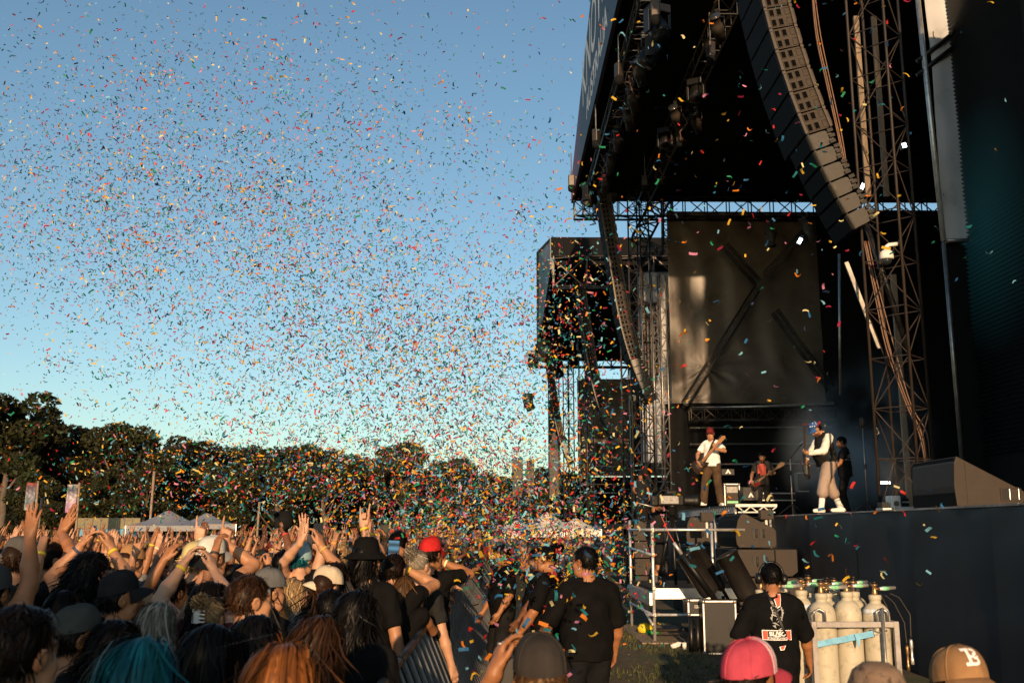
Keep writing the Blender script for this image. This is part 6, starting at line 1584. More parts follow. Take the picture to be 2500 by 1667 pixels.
t = thing('compact_camera', 'small black camera held up beside the charcoal cap', 'camera', at(1258, 1635, 3.42)); MB().bb((-.055, -.03, -.05), (.06, .03, .045)).build('body', M['black'], t, bevel=.008); MB().lathe([(.03, 0), (.034, .02), (.03, .05)], 16, (0, .03, 0), Matrix.Rotation(-math.pi / 2, 4, 'X')).build('lens', M['black_metal'], t, True)
# ------------------------------------------------------------------ the crowd, nearest people first
NEAR = []
YEL, PAP, ORG = (.72, .52, .03), (.75, .66, .40), (.7, .3, .05)
def phone(p, rz, tilt, roll, label, lit=False, s=1.0, group='phones held up in the crowd'):
    t = thing('phone', label, 'phone', p, rz, group, s); t.rotation_euler = Euler((tilt, roll, rz))
    MB().bb((-.037, -.005, -.076), (.037, .004, .076)).build('case', M['black'], t, bevel=.006)
    MB().bb((-.034, -.0075, -.072), (.034, -.0055, .072)).build('screen', M['phone_lit'] if lit else M['glass'], t)
    return t
def screen_material():
    m = bpy.data.materials.new('phone_screen'); m.use_nodes = True; N = m.node_tree.nodes; L = m.node_tree.links; b = N['Principled BSDF']
    tc = N.new('ShaderNodeTexCoord'); wv = N.new('ShaderNodeTexWave'); wv.bands_direction = 'Z'; wv.inputs['Scale'].default_value = 7; wv.inputs['Distortion'].default_value = 2
    L.new(tc.outputs['Object'], wv.inputs[0]); r = N.new('ShaderNodeValToRGB'); r.color_ramp.elements[0].color = (.01, .05, .09, 1); r.color_ramp.elements[1].color = (.08, .28, .42, 1)
    L.new(wv.outputs[0], r.inputs[0]); L.new(r.outputs[0], b.inputs['Emission Color']); b.inputs['Emission Strength'].default_value = .8; b.inputs['Base Color'].default_value = (.01, .01, .01, 1); b.inputs['Roughness'].default_value = .1
    return m
M['phone_lit'] = screen_material()
def fan(key, label, px, pytop, Y, rzd, skin, shirt, hairc, style, cap=None, arms=None, head=(0, 0, 0), extra=None, band=None, h=.0085, top=1.765, hvar=0, capdir=0.0, beard=0.0):
    """one named person in the crowd: head top at a photo pixel, arms reaching for photo pixels"""
    loc, s = by_head(px, pytop, Y, top); rz = math.radians(rzd); pose = dict(head=head)
    if extra: pose.update(extra)
    for nm, a in (arms or {}).items():
        tgt = local(loc, rz, s, at(a[0], a[1], Y + a[2])); inv = Matrix.Rotation(-rz, 3, 'Z')
        pose[nm] = dict(t=tgt, k=a[3], n=tuple(inv @ Vector(a[4])) if len(a) > 4 else (0, 1, 0))
        if len(a) > 5 and a[5]: pose[nm]['d'] = tuple(inv @ Vector(a[5]))
        if len(a) > 6: pose[nm]['pole'] = tuple(inv @ Vector(a[6]))
    NEAR.append((loc.x, loc.y))
    return make_person(key, pose, label, 'people in the crowd', loc, rz, s, skin, shirt, hairc, style, cap, band=band, h=h, hvar=hvar, capdir=capdir, beard=beard)
DK, GR = (.007, .0068, .007), (.045, .045, .05)
# bottom row, closest to the camera
fan('n1', 'person with dark brown curly hair cut off at the bottom left corner', 45, 1478, 2.75, -22, 'fair', DK, 'dark brown', 'short', hvar=1)
fan('n2', 'person with teal dyed hair at the bottom left', 345, 1556, 2.9, -20, 'pale', DK, 'teal', 'long')
fan('n3', 'person with smooth black bob and cheek turned right, right of the teal hair', 515, 1522, 3.7, -35, 'fair', (.05, .05, .05), 'black', 'blunt')
fan('n4', 'person with long orange blond hair at the bottom', 690, 1572, 2.85, -15, 'pale', DK, 'ginger', 'long', hvar=1)
fan('n5', 'dark haired person with chin lifted to the right behind the orange blond one', 655, 1498, 4.1, -58, 'fair', DK, 'black', 'blunt', head=(.25, 0, 0), hvar=1)
fan('n6', 'person with brown hair catching orange light, right of the lifted chin', 775, 1502, 4.1, -28, 'fair', DK, 'brown', 'wavy')
fan('n7', 'person in faded olive cap left of the braided hair', 185, 1492, 4.4, -55, 'tan', DK, 'dark brown', 'short', ('cap', (.055, .055, .048), None))
fan('n8', 'person with dark braided curls left of the teal hair', 285, 1512, 4.4, -24, 'tan', DK, 'dark brown', 'curly')
fan('n9', 'man in black cap looking right with lit ear', 300, 1407, 5.6, -62, 'tan', DK, 'black', 'short', ('cap', (.016, .016, .018), None), head=(.1, 0, 0))
fan('n10', 'person with ash blond straight hair below the phone arms', 385, 1470, 5.6, -25, 'pale', GR, 'ash blond', 'long', hvar=2)
fan('n11', 'person in maroon top filming with both lit arms raised', 512, 1420, 6.0, -28, 'pale', (.085, .022, .025), 'dark brown', 'long', None,
    dict(L=(448, 1378, .22, 'hold', (.75, .3, -.1), (.35, .2, .9), (-.7, -.3, -.8)), R=(521, 1392, .22, 'hold', (-.8, .3, 0), (-.25, .2, .9), (.8, -.2, -.7))), extra=dict(sleeve=.12, arm=1.15), band={'L': YEL}, hvar=3)
phone(at(487, 1372, 6.3), math.radians(-6), -.1, math.radians(104), 'phone held sideways by the person in the maroon top')
o, J = fan('n12', 'person with blond hair held by a white claw clip', 517, 1460, 5.9, -22, 'fair', (.32, .30, .27), 'blond', 'bun')
HMc = Matrix.Translation(Vector(J['head'])) @ Matrix(J['R'].tolist()).to_4x4(); cl = MB().box((-.01, -.148, .045), (.045, .016, .11))
for k in range(5): cl.tube([(.012, -.15, .0 + k * .022), (.045, -.135, -.004 + k * .022)], .005, 5)
cq = cl.build('claw_clip', M['white'], o); cq.matrix_local = HMc
sg = MB().box((0, .0, .128), (.17, .05, .018)).build('sunglasses', M['glass'], o, bevel=.006); sg.matrix_local = HMc
fan('n13', 'man with short brown hair and bare neck in profile right', 612, 1404, 5.1, -55, 'fair', (.30, .12, .08), 'brown', 'short', extra=dict(sleeve=.1, neck=.09), head=(.05, 0, 0), h=.0075)
fan('n14', 'person in wide black hat amid the raised phones', 893, 1318, 7.6, -30, 'fair', DK, 'black', 'wavy', ('hat', (.006, .006, .006), None), extra=dict(wide=1.15))
fan('n15', 'person with long black wavy hair below the wide black hat', 872, 1440, 5.4, -30, 'fair', DK, 'black', 'wavy', hvar=1, extra=dict(wide=1.15))
fan('n16', 'person in cream cap with long brown hair', 795, 1392, 7.0, -30, 'fair', DK, 'brown', 'long', ('cap', (.55, .45, .32), None), capdir=math.pi * .8, hvar=1)
fan('n17', 'person with blond streaked hair near the barrier', 985, 1405, 8.0, -20, 'tan', DK, 'light brown', 'blunt', None, dict(R=(1024, 1490, .3, 'hold', (-.4, -.2, .2), (.15, .3, .9), (.6, -.3, -.8))), band={'R': YEL}, extra=dict(sleeve=.1))
phone(at(1033, 1450, 8.35), math.radians(-10), 0, math.radians(6), 'dark phone held low beside the barrier')
fan('n18', 'person in red cap filming near the barrier', 1050, 1318, 9.4, -30, 'tan', DK, 'dark brown', 'short', ('cap', (.42, .02, .02), None), dict(R=(1082, 1372, .15, 'hold', (-.5, -.2, .2), (-.1, .3, .9))), band={'R': PAP})
phone(at(1070, 1330, 9.6), math.radians(-15), 0, math.radians(5), 'dark phone held up beside the red cap')
fan('n19', 'person filming upright with a phone showing blue', 962, 1352, 8.0, -15, 'fair', DK, 'dark brown', 'short', None, dict(L=(934, 1390, .22, 'hold', (.8, .2, .1), (.25, .2, .9), (-.8, -.2, -.6)), R=(992, 1390, .22, 'hold', (-.8, .2, .1), (-.45, .2, .8), (.8, -.3, -.5))), band={'R': YEL, 'L': (.02, .02, .02)}, extra=dict(sleeve=.3, ink=['L']))
phone(at(961, 1347, 8.25), math.radians(-4), -.08, .03, 'phone with bright blue screen held upright in the crowd', True, 1.25)
fan('n20', 'dark haired person in pale jacket behind the blue phone', 972, 1296, 10.6, -20, 'tan', (.30, .36, .30), 'black', 'short')
# raised hands that stand out
fan('h1', 'person at the left edge stretching one tattooed arm high', -20, 1395, 5.4, -20, 'tan', GR, 'black', 'short', ('cap', (.05, .05, .05), None), dict(R=(74, 1312, .15, 'open', (.2, .9, 0), (.03, -.05, 1), (.6, -.1, -.6))), extra=dict(sleeve=.4, arm=1.1))
fan('h2', 'person raising an open hand with ink on the forearm, second from the left edge', 120, 1322, 7.6, -38, 'tan', DK, 'dark brown', 'short', None, dict(R=(150, 1300, .2, 'open', (.3, .8, 0), (.45, 0, .9)), L=(165, 1282, .5, 'flat', (.5, .7, 0), (.2, 0, .9))), extra=dict(sleeve=.3))
fan('h3', 'person making a heart frame with both hands, watch on one wrist', 222, 1345, 6.8, -25, 'fair', DK, 'black', 'curly', None, dict(L=(196, 1335, .25, 'hold', (.8, .3, 0), (.45, .2, .85), (-.8, 0, -.8)), R=(272, 1340, .25, 'hold', (-.8, .2, 0), (-.3, .2, .9), (.8, 0, -.8))), band={'L': (.03, .05, .10), 'R': YEL}, extra=dict(sleeve=.3))
fan('h4', 'person in white cap pointing one finger up', 515, 1318, 7.4, -28, 'fair', DK, 'brown', 'short', ('cap', (.55, .53, .48), None), dict(R=(548, 1325, .15, 'point', (0, .9, 0), (.12, 0, 1), (.8, -.1, -.6))), extra=dict(sleeve=.4))
fan('h5', 'person pointing a finger up with a pale wristband, left of the white cap', 478, 1330, 7.9, -28, 'pale', DK, 'blond', 'short', ('cap', (.5, .42, .2), None), dict(R=(487, 1320, .1, 'point', (0, .9, 0), (.02, 0, 1))), band={'R': PAP}, extra=dict(sleeve=.4))
fan('h6', 'person raising horns with a fully tattooed forearm in the middle', 878, 1345, 8.3, -25, 'pale', DK, 'black', 'short', None, dict(R=(886, 1278, .05, 'horns', (.1, -.9, 0), (.05, 0, 1), (.7, -.2, -.4))), band={'R': YEL}, extra=dict(sleeve=.4, ink=['R']))
fan('h7', 'person raising a slack hand with yellow band right of the horns', 918, 1345, 8.8, -25, 'fair', DK, 'dark brown', 'long', None, dict(R=(903, 1300, .1, 'relax', (-.3, .9, 0), (-.15, .1, .9), (.7, -.2, -.4))), band={'R': YEL}, extra=dict(sleeve=.3))
o, J = fan('h8', 'person holding up a tall dark phone right of the horns', 950, 1340, 9.6, -20, 'tan', DK, 'black', 'short', None, dict(R=(938, 1330, .15, 'hold', (-.7, -.3, 0), (-.05, .1, 1))), extra=dict(sleeve=.3)); phone(at(938, 1302, 9.75), -.1, 0, 0, 'tall dark phone raised above the blue phone', False, 1.15)
fan('h9', 'person raising a bent wrist wearing bracelets left of the black hat', 815, 1372, 7.4, -30, 'fair', DK, 'dark brown', 'long', None, dict(R=(785, 1335, .1, 'relax', (-.7, .3, 0), (-.25, .1, .9), (.8, 0, -.6))), band={'R': (.5, .34, .1)}, extra=dict(sleeve=.2)); phone(at(776, 1302, 7.6), -.1, 0, .05, 'dark phone held by the hand with bracelets')
fan('h10', 'person raising an open palm with black bracelet left of middle', 735, 1330, 9.2, -25, 'pale', DK, 'teal', 'short', ('beanie', (.20, .32, .36), None), dict(R=(744, 1305, .1, 'open', (0, .9, 0), (-.1, 0, 1)), L=(733, 1325, -.3, 'flat', (.5, .5, 0), (.05, 0, 1))), band={'R': (.02, .02, .02)}, extra=dict(sleeve=.3))
o, J = fan('h11', 'person waving a black cap overhead', 690, 1345, 9.6, -25, 'brown', DK, 'black', 'short', None, dict(R=(695, 1298, .1, 'grip', (0, .9, 0), (-.2, 0, 1))), band={'R': (.5, .05, .06)})
t = obj('waved_cap', CAP[0], None, color=(.012, .012, .012)); t.location = at(677, 1275, 9.6); t.rotation_euler = (.9, .9, 1.4); t.scale = (1.0,) * 3; tag(t, 'black cap waved in the air by a raised hand', 'cap'); obj('visor', CAP[1], t, color=(.012, .012, .012))
fan('h12', 'person leaning on the barrier with arms folded over it', 1085, 1372, 12.5, -62, 'pale', (.2, .12, .1), 'light brown', 'curly', None, dict(R=(1112, 1432, .3, 'relax', (0, 0, -1), (.8, .3, -.3)), L=(1118, 1408, .6, 'relax', (0, 0, -1), (.8, .3, -.2))), extra=dict(sleeve=.2))
fan('h13', 'second person hanging arms over the barrier', 1055, 1392, 10.3, -58, 'fair', DK, 'black', 'long', None, dict(R=(1085, 1470, .35, 'relax', (0, 0, -1), (.6, .5, -.6)), L=(1098, 1448, .7, 'relax', (0, 0, -1), (.8, .4, -.4))), extra=dict(sleeve=.2), hvar=2)
fan('h14', 'person with hair bun and black print top by the barrier', 1022, 1345, 8.6, -35, 'pale', (.02, .02, .02), 'ash blond', 'bun', None)
fan('h15', 'person in tan cap worn backwards left of middle', 318, 1337, 8.6, -30, 'fair', DK, 'brown', 'short', ('cap', (.36, .20, .09), None), capdir=math.pi)
fan('h16', 'person in grey cap under the tattooed arm at left', 45, 1322, 7.0, -30, 'fair', DK, 'brown', 'short', ('cap', (.09, .085, .08), None), capdir=2.6)

# generic poses shared by the rest
U = dict
POSES = {
 'still': U(), 'still2': U(head=(.15, 0, .3), wide=1.08), 'look': U(head=(.1, 0, -.4)),
 'one_up': U(R=U(t=(.24, .12, 1.98), n=(0, 1, 0), k='open')), 'one_up_left': U(L=U(t=(-.26, .16, 1.95), n=(0, 1, 0), k='open')),
 'point': U(R=U(t=(.2, .26, 1.93), n=(0, 1, 0), k='point')), 'fist': U(R=U(t=(.22, .18, 1.92), n=(0, 1, .0), k='fist')), 'horns': U(L=U(t=(-.22, .14, 1.97), n=(0, 1, 0), k='horns')),
 'both': U(R=U(t=(.3, .12, 1.93), n=(-.3, 1, 0), k='open'), L=U(t=(-.28, .12, 1.96), n=(.3, 1, 0), k='open')),
 'clap': U(R=U(t=(.07, .25, 1.93), n=(-1, .1, 0), k='flat', d=(-.15, .1, 1)), L=U(t=(-.05, .25, 1.95), n=(1, .1, 0), k='flat', d=(.15, .1, 1))),
 'film': U(R=U(t=(.07, .42, 1.74), n=(-.8, .3, .2), k='hold', d=(-.15, .2, 1)), L=U(t=(-.07, .42, 1.74), n=(.8, .3, .2), k='hold', d=(.15, .2, 1))),
 'film_one': U(R=U(t=(.16, .30, 1.90), n=(-.7, .2, 0), k='hold', d=(-.1, .1, 1))), 'slack': U(R=U(t=(.2, .2, 1.93), n=(0, 1, 0), k='relax'), L=U(t=(-.3, .14, 1.86), n=(0, 1, 0), k='relax'))}
POSE_TXT = {'still': 'standing still', 'still2': 'head tilted up', 'look': 'head turned right', 'one_up': 'right hand raised open', 'one_up_left': 'left hand raised open', 'point': 'pointing up', 'fist': 'fist raised', 'horns': 'horns raised', 'both': 'both arms raised', 'clap': 'clapping overhead', 'film': 'filming two handed', 'film_one': 'filming one handed', 'slack': 'both hands slack overhead'}
rg = random.Random(20)
SHIRTS = [('black', (.007, .007, .0075))] * 14 + [('charcoal', (.022, .022, .024))] * 3 + [('maroon', (.10, .018, .022)), ('white', (.55, .53, .50)), ('navy', (.02, .03, .07)), ('olive', (.07, .07, .035)), ('red', (.35, .03, .03)), ('grey', (.17, .17, .17)), ('azure', (.22, .32, .40)), ('tan', (.30, .20, .12)), ('yellow', (.55, .38, .05)), ('orange', (.5, .16, .04))]
STY = ['long', 'long', 'wavy', 'short', 'short', 'short', 'curly', 'bun', 'blunt']
HC_ = ['black'] * 8 + ['dark brown'] * 7 + ['brown'] * 4 + ['light brown'] * 2 + ['blond'] * 2 + ['ginger', 'grey']
CAPC = [('black', (.012, .012, .013))] * 4 + [('white', (.55, .53, .5)), ('red', (.35, .03, .03)), ('navy', (.02, .03, .08)), ('tan', (.3, .18, .09)), ('grey', (.12, .12, .12)), ('maroon', (.11, .02, .02))]
LABELS = {}
def zone(px, Y):
    c = 'far left' if px < 250 else 'left' if px < 500 else 'centre left' if px < 750 else 'centre' if px < 950 else 'barrier side'
    r = 'close' if Y < 8 else 'mid' if Y < 13 else 'back' if Y < 19 else 'distant'
    return c, r
def place_crowd():
    placed = 0; Y = 4.6; row = 0
    rtx = {'close': 'front rows', 'mid': 'middle rows', 'back': 'back rows', 'distant': 'farthest rows'}
    while placed < 240 and Y < 30:
        x = -.85 - .25 * rg.random(); lim = -(.535 * Y + .6)
        while x > lim and placed < 240:
            X, YY = x + rg.uniform(-.12, .12), Y + rg.uniform(-.2, .2); x -= rg.uniform(.46, .66) * (1 + .012 * max(0, Y - 10))
            if any((X - a) ** 2 + (YY - b) ** 2 < (.38 if YY < 9 else .32) ** 2 for a, b in NEAR): continue
            px = 1212 + X / YY * FOC
            near = YY < 6.0
            s = min(1.0, max(.86, rg.gauss(.94, .04))) if not near else rg.uniform(.82, .90)
            r = rg.random()
            if near: pk = rg.choice(['still', 'still2', 'look'])
            else: pk = rg.choice(['one_up', 'one_up_left', 'point', 'fist', 'horns', 'both', 'both', 'clap', 'film', 'film', 'film_one', 'slack', 'one_up']) if r < (.54 if YY < 12 else .36) else rg.choice(['still', 'still', 'still2', 'look'])
            face = math.atan2(6 - X, 21 - YY); rz = -face + rg.gauss(0, .22)
            if YY > 12: rz = -math.radians(78) + rg.gauss(0, .3) - .25 * min(1, (YY - 12) / 10)
            skn = rg.choice(['pale', 'fair', 'fair', 'fair', 'tan', 'tan', 'brown']); sn, sc_ = rg.choice(SHIRTS); hcn = rg.choice(HC_); sty = rg.choice(STY); cap = None; capn = ''
            if rg.random() < .22: capn, cc_ = rg.choice(CAPC); cap = ('cap', cc_, None); sty = rg.choice(['short', 'long'])
            elif rg.random() < .05: capn, cc_ = 'black bucket', (.015, .015, .015); cap = ('hat', cc_, None); sty = 'long'
            hv = rg.randint(0, 1)
            look = (capn + (' hatted' if 'bucket' in capn else ' capped') if cap else {'long': 'long ', 'wavy': 'wavy ', 'short': 'short ', 'curly': 'curly ', 'bun': 'bunned ', 'blunt': 'bobbed '}[sty] + hcn + ' haired')
            z = zone(px, YY); lab = f'{look} person in {sn} top {POSE_TXT[pk]}, {z[0]} {rtx[z[1]]}'
            band = None
            if pk not in ('still', 'still2', 'look') and rg.random() < .6:
                band = {('L' if pk in ('one_up_left', 'horns') else 'R'): rg.choice([YEL, YEL, PAP, ORG, (.02, .02, .02)])}
            o, J = make_person(pk, POSES[pk], lab, 'people in the crowd', V(X, YY, 0), rz, s, skn, sc_, hcn, sty, cap, band=band, h=.0095, hvar=hv, capdir=math.pi if rg.random() < .3 else 0.0)
            k_ = rg.uniform(.97, 1.04); o.scale = (s * k_, s * k_, s)
            if pk == 'film':
                p = world_pt(o, (J['wrR'] + J['wrL']) / 2 + np.array([0, .03, .10])); wide_ = rg.random() < .4
                phone(p, rz, 0, math.pi / 2 if wide_ else 0, f'dark phone held {"sideways" if wide_ else "upright"} by the {look} person, {z[0]} {rtx[z[1]]}')
            elif pk == 'film_one':
                p = world_pt(o, J['wrR'] + np.array([-.03, .03, .11])); phone(p, rz, 0, 0, f'dark phone raised one handed by the {look} person, {z[0]} {rtx[z[1]]}')
            NEAR.append((X, YY)); placed += 1
        Y += .50 + .010 * Y
    return Y
Y_END = place_crowd()

# ------------------------------------------------------------------ the rest of the crowd reads as one mass
M['mass'] = mat('crowd_mass', (.85, .85, .85), .75, vcol=True, var=.2, scale=2)
def crowd_mass():
    rg = np.random.default_rng(8); t_ = (1 + 5 ** .5) / 2
    b = MB().lathe([(.0, .11), (.05, .095), (.078, .05), (.08, -.02), (.06, -.08), (.03, -.11)], 7)
    head_v, head_f = np.array(b.v), b.f
    b2 = MB().lathe([(.05, .30), (.12, .27), (.2, .22), (.21, .10), (.19, -.25), (.20, -.6)], 8); tor_v = np.array(b2.v) * np.array([1, .6, 1]); tor_f = b2.f
    Vs, Fs, Cs = [], [], []; o = 0
    def put(v, f, c):
        nonlocal o
        Vs.append(v); Fs.extend([tuple(i + o for i in q) for q in f]); Cs.append(np.tile(c, (len(v), 1))); o += len(v)
    skins = np.array([SKIN['pale'], SKIN['fair'], SKIN['fair'], SKIN['tan'], SKIN['brown']]); hairs = np.array([HCOL['black'], HCOL['dark brown'], HCOL['dark brown'], HCOL['brown'], HCOL['light brown']])
    tops = np.array([c for _, c in SHIRTS])
    pts = []
    y = Y_END - .3
    while y < 58:
        x = -.8 if y < 37 else 4.2
        while x > -(.54 * y + 1.0): pts.append((x + rg.uniform(-.2, .2), y + rg.uniform(-.25, .25), 1)); x -= rg.uniform(.6, .95)
        y += .9 + .02 * (y - 20)
    y = 2.2                                           # the crowd goes on behind the camera's left and back
    while y > -9:
        x = -.9 if y > -2.5 else 3.4
        while x > -7: pts.append((x + rg.uniform(-.15, .15), y + rg.uniform(-.15, .15), 0)); x -= rg.uniform(.55, .75)
        y -= .7
    for x, y, fr in pts:
        if math.hypot(x, y) < 1.3 or (abs(x) < 1.0 and y < 0 and y > -2.2): continue
        hgt = rg.normal(1.66, .075); hgt = min(hgt, 1.74) if not fr else hgt
        sk = skins[rg.integers(5)]; hc = hairs[rg.integers(5)] * (1 if rg.random() < .85 else 1); tp = tops[rg.integers(len(tops))]
        if rg.random() < .18: hc = np.array(CAPC[rg.integers(len(CAPC))][1])
        v = head_v.copy() + np.array([x, y, hgt - .11]); nv = len(v); c = np.tile(hc, (nv, 1))
        fa = rg.normal(0, .6) - 1.2 ; fd = np.array([math.cos(-1.2 + fa * .2), math.sin(-1.2 + fa * .2)])
        side = ((head_v[:, :2] @ fd) > .02) & (head_v[:, 2] < .04); c[side] = sk; c[head_v[:, 2] < -.07] = sk
        Vs.append(v); Fs.extend([tuple(i + o for i in q) for q in head_f]); Cs.append(c); o += nv
        put(tor_v + np.array([x, y, hgt - .52]), tor_f, tp)
        if fr and rg.random() < .2:
            for sd in ((-1, 1) if rg.random() < .45 else (rg.choice((-1, 1)),)):
                s0 = np.array([x + sd * .19, y, hgt - .33]); e = s0 + np.array([sd * rg.uniform(.02, .14), rg.uniform(-.1, .1), .25]); w = e + np.array([rg.uniform(-.1, .1), rg.uniform(-.08, .08), .25]); hd = w + np.array([rg.uniform(-.03, .03), 0, .09])
                a = MB().tube([s0, e, w], [.05, .04, .028], 5); put(np.array(a.v), a.f, sk)
                a = MB().tube([w, w + (hd - w) * .5, hd], [.028, .045, .04], 5); put(np.array(a.v), a.f, sk)
                for q in (-.03, 0, .03):
                    a = MB().tube([hd + np.array([q, 0, -.01]), hd + np.array([q * 1.8, 0, .085])], [.013, .009], 4); put(np.array(a.v), a.f, sk)
    me = bpy.data.meshes.new('distant_crowd'); me.from_pydata(np.concatenate(Vs).tolist(), [], Fs); me.update(); set_col(me, np.concatenate(Cs).astype(np.float32)); me.shade_smooth(); me.materials.append(M['mass'])
    tag(obj('distant_crowd', me), 'packed distant crowd with raised hands reaching to the trees', 'crowd', kind='stuff')
crowd_mass()
# ------------------------------------------------------------------ confetti in the air
CCOL_ = [('red', (.62, .035, .03)), ('orange', (.80, .24, .02)), ('yellow', (.82, .50, .04)), ('pale yellow', (.80, .72, .36)), ('green', (.02, .30, .14)), ('teal', (.02, .20, .24)), ('light blue', (.22, .55, .74)), ('blue', (.03, .16, .36)), ('pink', (.70, .26, .42)), ('crimson', (.36, .02, .06)), ('dark blue', (.015, .04, .09))]
CCOL = [(n, tuple(v * .72 for v in c)) for n, c in CCOL_]
CW = np.array([.8, 1.1, 1.5, 1.0, 1.1, 1.4, 1.5, 1.3, .9, .8, 1.3]); CW = CW / CW.sum()
def confetti_positions():
    rg = np.random.default_rng(31); out = []
    def blob(n, cx, cy, sx, sy, y0, y1, lim=None):
        px = rg.normal(cx, sx, n); py = rg.normal(cy, sy, n); Y = y0 + (y1 - y0) * rg.random(n) ** .8; out.append(np.stack([px, py, Y], -1))
    def band(n, x0, x1, y0, y1, a, b):
        out.append(np.stack([rg.uniform(x0, x1, n), rg.uniform(y0, y1, n), a + (b - a) * rg.random(n)], -1))
    blob(4000, 520, 330, 300, 170, 11, 27); blob(3700, 330, 560, 270, 130, 11, 27)
    blob(6800, 760, 640, 250, 190, 10.5, 27); blob(6000, 1000, 860, 190, 150, 10, 26)
    blob(1500, 150, 480, 160, 170, 12, 27); blob(1500, 560, 900, 220, 90, 11, 27)
    blob(3300, 1160, 1000, 130, 150, 10, 25); band(700, 0, 1400, 0, 420, 10, 26)
    blob(3400, 900, 1150, 260, 85, 9.5, 27); blob(1000, 640, 1165, 170, 75, 10, 27); blob(2000, 1230, 1190, 130, 85, 9, 24)
    blob(2000, 1100, 1280, 170, 40, 9, 22); blob(1200, 1290, 1335, 100, 60, 8.5, 18); blob(900, 1450, 1390, 70, 80, 9.2, 16)
    blob(450, 380, 1165, 160, 75, 11, 27); band(250, 0, 400, 950, 1270, 10, 26)
    blob(900, 1370, 760, 70, 200, 10, 22); blob(700, 1450, 1080, 90, 140, 9, 22)
    for k in range(46):                    # ragged puffs
        blob(int(rg.integers(25, 70)), rg.uniform(100, 1300), rg.uniform(120, 1150), rg.uniform(15, 45), rg.uniform(10, 30), 10, 24)
    band(190, 1340, 2180, 0, 620, 7, 13); band(130, 1550, 2050, 500, 1300, 6.5, 13); band(50, 1650, 2300, 1180, 1440, 6, 11); band(25, 2100, 2500, 0, 700, 6, 11); band(70, 1130, 1450, 1350, 1660, 5, 8.5)
    P = np.concatenate(out); return P[(P[:, 0] > -60) & (P[:, 0] < 2560) & (P[:, 1] > -60) & (P[:, 1] < 1650)], rg
CP, crg = confetti_positions()
def strips(n, rg):
    """n bent paper strips, verts (n, 8, 3) around the origin"""
    L = rg.uniform(.045, .064, n); W = rg.uniform(.016, .021, n); bend = rg.normal(0, .8, n)
    v = np.zeros((n, 8, 3)); s = np.linspace(-.5, .5, 4)
    for i, q in enumerate(s):
        for j, e in enumerate((-.5, .5)): v[:, i * 2 + j, 0] = q * L; v[:, i * 2 + j, 1] = e * W; v[:, i * 2 + j, 2] = bend * L * (q * q - .12) * 1.2 + rg.normal(0, .001, n) * i
    q = rg.normal(0, 1, (n, 4)); q[:, 0] += .0; q /= np.linalg.norm(q, axis=1)[:, None]; w, x, y, z = q.T
    R = np.stack([np.stack([1 - 2 * (y * y + z * z), 2 * (x * y - z * w), 2 * (x * z + y * w)], -1), np.stack([2 * (x * y + z * w), 1 - 2 * (x * x + z * z), 2 * (y * z - x * w)], -1), np.stack([2 * (x * z - y * w), 2 * (y * z + x * w), 1 - 2 * (x * x + y * y)], -1)], 1)
    return np.einsum('nij,nkj->nki', R, v)
CF = np.array([[0, 1, 3, 2], [2, 3, 5, 4], [4, 5, 7, 6]])
def confetti():
    d = np.stack([(CP[:, 0] - 1250) / FOC, -(CP[:, 1] - 833.5) / FOC, -np.ones(len(CP))], -1) @ CAM_R.T
    P = d * (CP[:, 2] / d[:, 1])[:, None] + np.array([0, 0, CAM_H])
    # paper cannot hang inside the stage structure or below the ground
    ok = (P[:, 2] > .05) & ~((P[:, 0] > 5.7) & (P[:, 1] > 15.6))
    P = P[ok]; Y = P[:, 1]; col = crg.choice(len(CCOL), len(P), p=CW); order = np.argsort(Y); near, rest = order[:300], order[300:]
    S = strips(len(P), crg)
    back = lambda p: 'in front of the dark stage' if (p[0] / p[1] > .08) else 'low over the pit' if p[2] < 2.3 else 'against the sky left of the stage'
    mats = M['paper_obj']; shapes = [np_mesh('confetti_piece', strips(1, crg)[0], CF, mats, True) for _ in range(24)]
    for k, i in enumerate(near):
        nm, c = CCOL[col[i]]; o = obj('confetti_piece', shapes[k % 24], None, loc=P[i], color=c); o.rotation_euler = tuple(crg.uniform(-3.1, 3.1, 3))
        w = back(P[i]); tag(o, f'{nm} paper confetti strip drifting {w}', 'confetti', f'{nm} confetti strips {w}')
    V_ = (S[rest] + P[rest][:, None, :]).reshape(-1, 3); n = len(rest)
    F_ = (CF[None] + (np.arange(n) * 8)[:, None, None]).reshape(-1, 4); C_ = np.repeat(np.array([c for _, c in CCOL])[col[rest]] * crg.uniform(.8, 1.15, (n, 1)), 8, 0)
    tag(obj('confetti_cloud', np_mesh('confetti_cloud', V_, F_, M['paper'], True, C_)), 'dense cloud of coloured paper confetti over the crowd', 'confetti', kind='stuff')
    # litter on the pit floor
    n = 900; S2 = strips(n, crg); S2[:, :, 2] *= .08; X = crg.uniform(-.5, 4.6, n); Y = 9 + 14 * crg.random(n)
    V_ = (S2 + np.stack([X, Y, np.full(n, .02)], -1)[:, None]).reshape(-1, 3); F_ = (CF[None] + (np.arange(n) * 8)[:, None, None]).reshape(-1, 4)
    C_ = np.repeat(np.array([c for _, c in CCOL])[crg.choice(len(CCOL), n)], 8, 0)
    tag(obj('fallen_confetti', np_mesh('fallen_confetti', V_, F_, M['paper'], True, C_)), 'fallen confetti scattered over the pit grass', 'confetti', kind='stuff')
confetti()

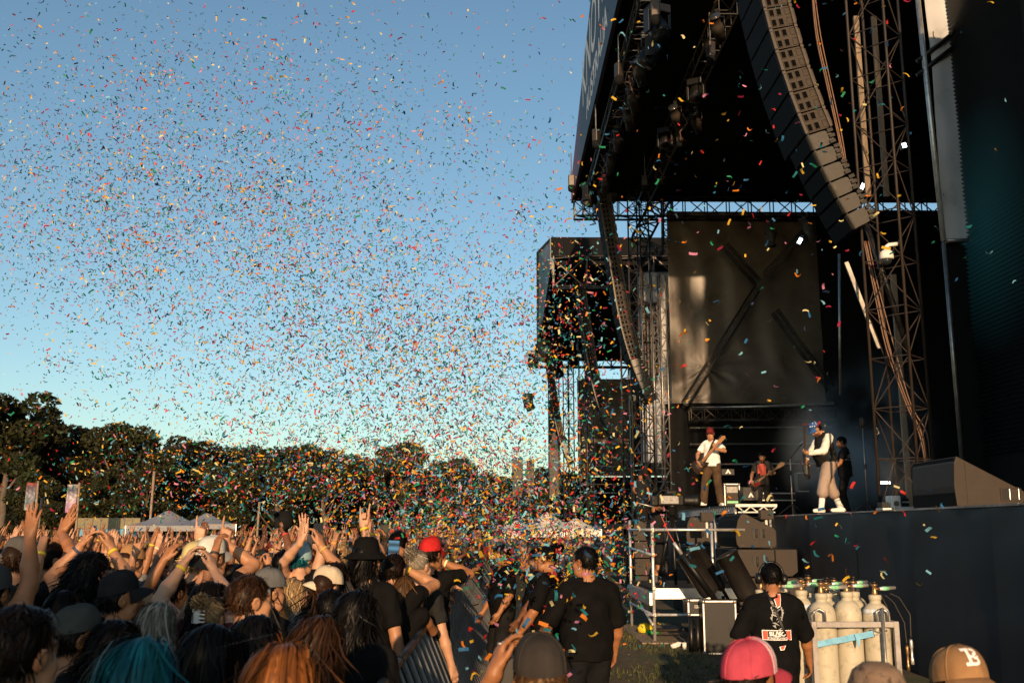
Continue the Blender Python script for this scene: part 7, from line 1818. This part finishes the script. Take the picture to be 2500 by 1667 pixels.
# ------------------------------------------------------------------ smoke from the fog machine
def smoke(name, label, lo, hi, dens, seed):
    lo, hi = Vector(lo), Vector(hi); c = (lo + hi) / 2; d = hi - lo
    m = bpy.data.materials.new(name); m.use_nodes = True; N = m.node_tree.nodes; L = m.node_tree.links; N.clear()
    out = N.new('ShaderNodeOutputMaterial'); pv = N.new('ShaderNodeVolumePrincipled'); pv.inputs['Color'].default_value = (.78, .90, .98, 1); L.new(pv.outputs[0], out.inputs[1])
    tc = N.new('ShaderNodeTexCoord'); nz = N.new('ShaderNodeTexNoise'); nz.inputs['Scale'].default_value = 2.6; nz.inputs['Detail'].default_value = 4; mp = N.new('ShaderNodeMapping'); mp.inputs['Location'].default_value = (seed, seed * 2, 0)
    L.new(tc.outputs['Generated'], mp.inputs[0]); L.new(mp.outputs[0], nz.inputs[0])
    sb = N.new('ShaderNodeVectorMath'); sb.operation = 'SUBTRACT'; sb.inputs[1].default_value = (.5, .5, .5); L.new(tc.outputs['Generated'], sb.inputs[0])
    ln = N.new('ShaderNodeVectorMath'); ln.operation = 'LENGTH'; L.new(sb.outputs[0], ln.inputs[0])
    fo = N.new('ShaderNodeMapRange'); fo.interpolation_type = 'SMOOTHERSTEP'; fo.inputs[1].default_value = .5; fo.inputs[2].default_value = .02; fo.inputs[3].default_value = 0; fo.inputs[4].default_value = 1; L.new(ln.outputs[1], fo.inputs[0])
    mr = N.new('ShaderNodeMapRange'); mr.inputs[1].default_value = .42; mr.inputs[2].default_value = .70; mr.inputs[3].default_value = 0; mr.inputs[4].default_value = dens; L.new(nz.outputs[0], mr.inputs[0])
    mu = N.new('ShaderNodeMath'); mu.operation = 'MULTIPLY'; L.new(fo.outputs[0], mu.inputs[0]); L.new(mr.outputs[0], mu.inputs[1]); L.new(mu.outputs[0], pv.inputs['Density'])
    b = MB().lathe([(.05, -.5), (.3, -.42), (.46, -.2), (.5, 0), (.46, .2), (.3, .42), (.05, .5)], 20); b.v = [(c.x + x * d.x, c.y + y * d.y, c.z + z * d.z) for x, y, z in b.v]
    tag(b.build(name, m, None, True), label, 'smoke', kind='stuff')
smoke('stage_smoke', 'pale smoke drifting behind the big guitarist', (6.5, 19.8, 1.4), (10.2, 27, 6.6), .7, 3.3)
smoke('fog_plume', 'bluish fog plume rising from the fog machine', (6.25, 15.7, 2.3), (7.0, 17.4, 3.9), .55, 1.7)
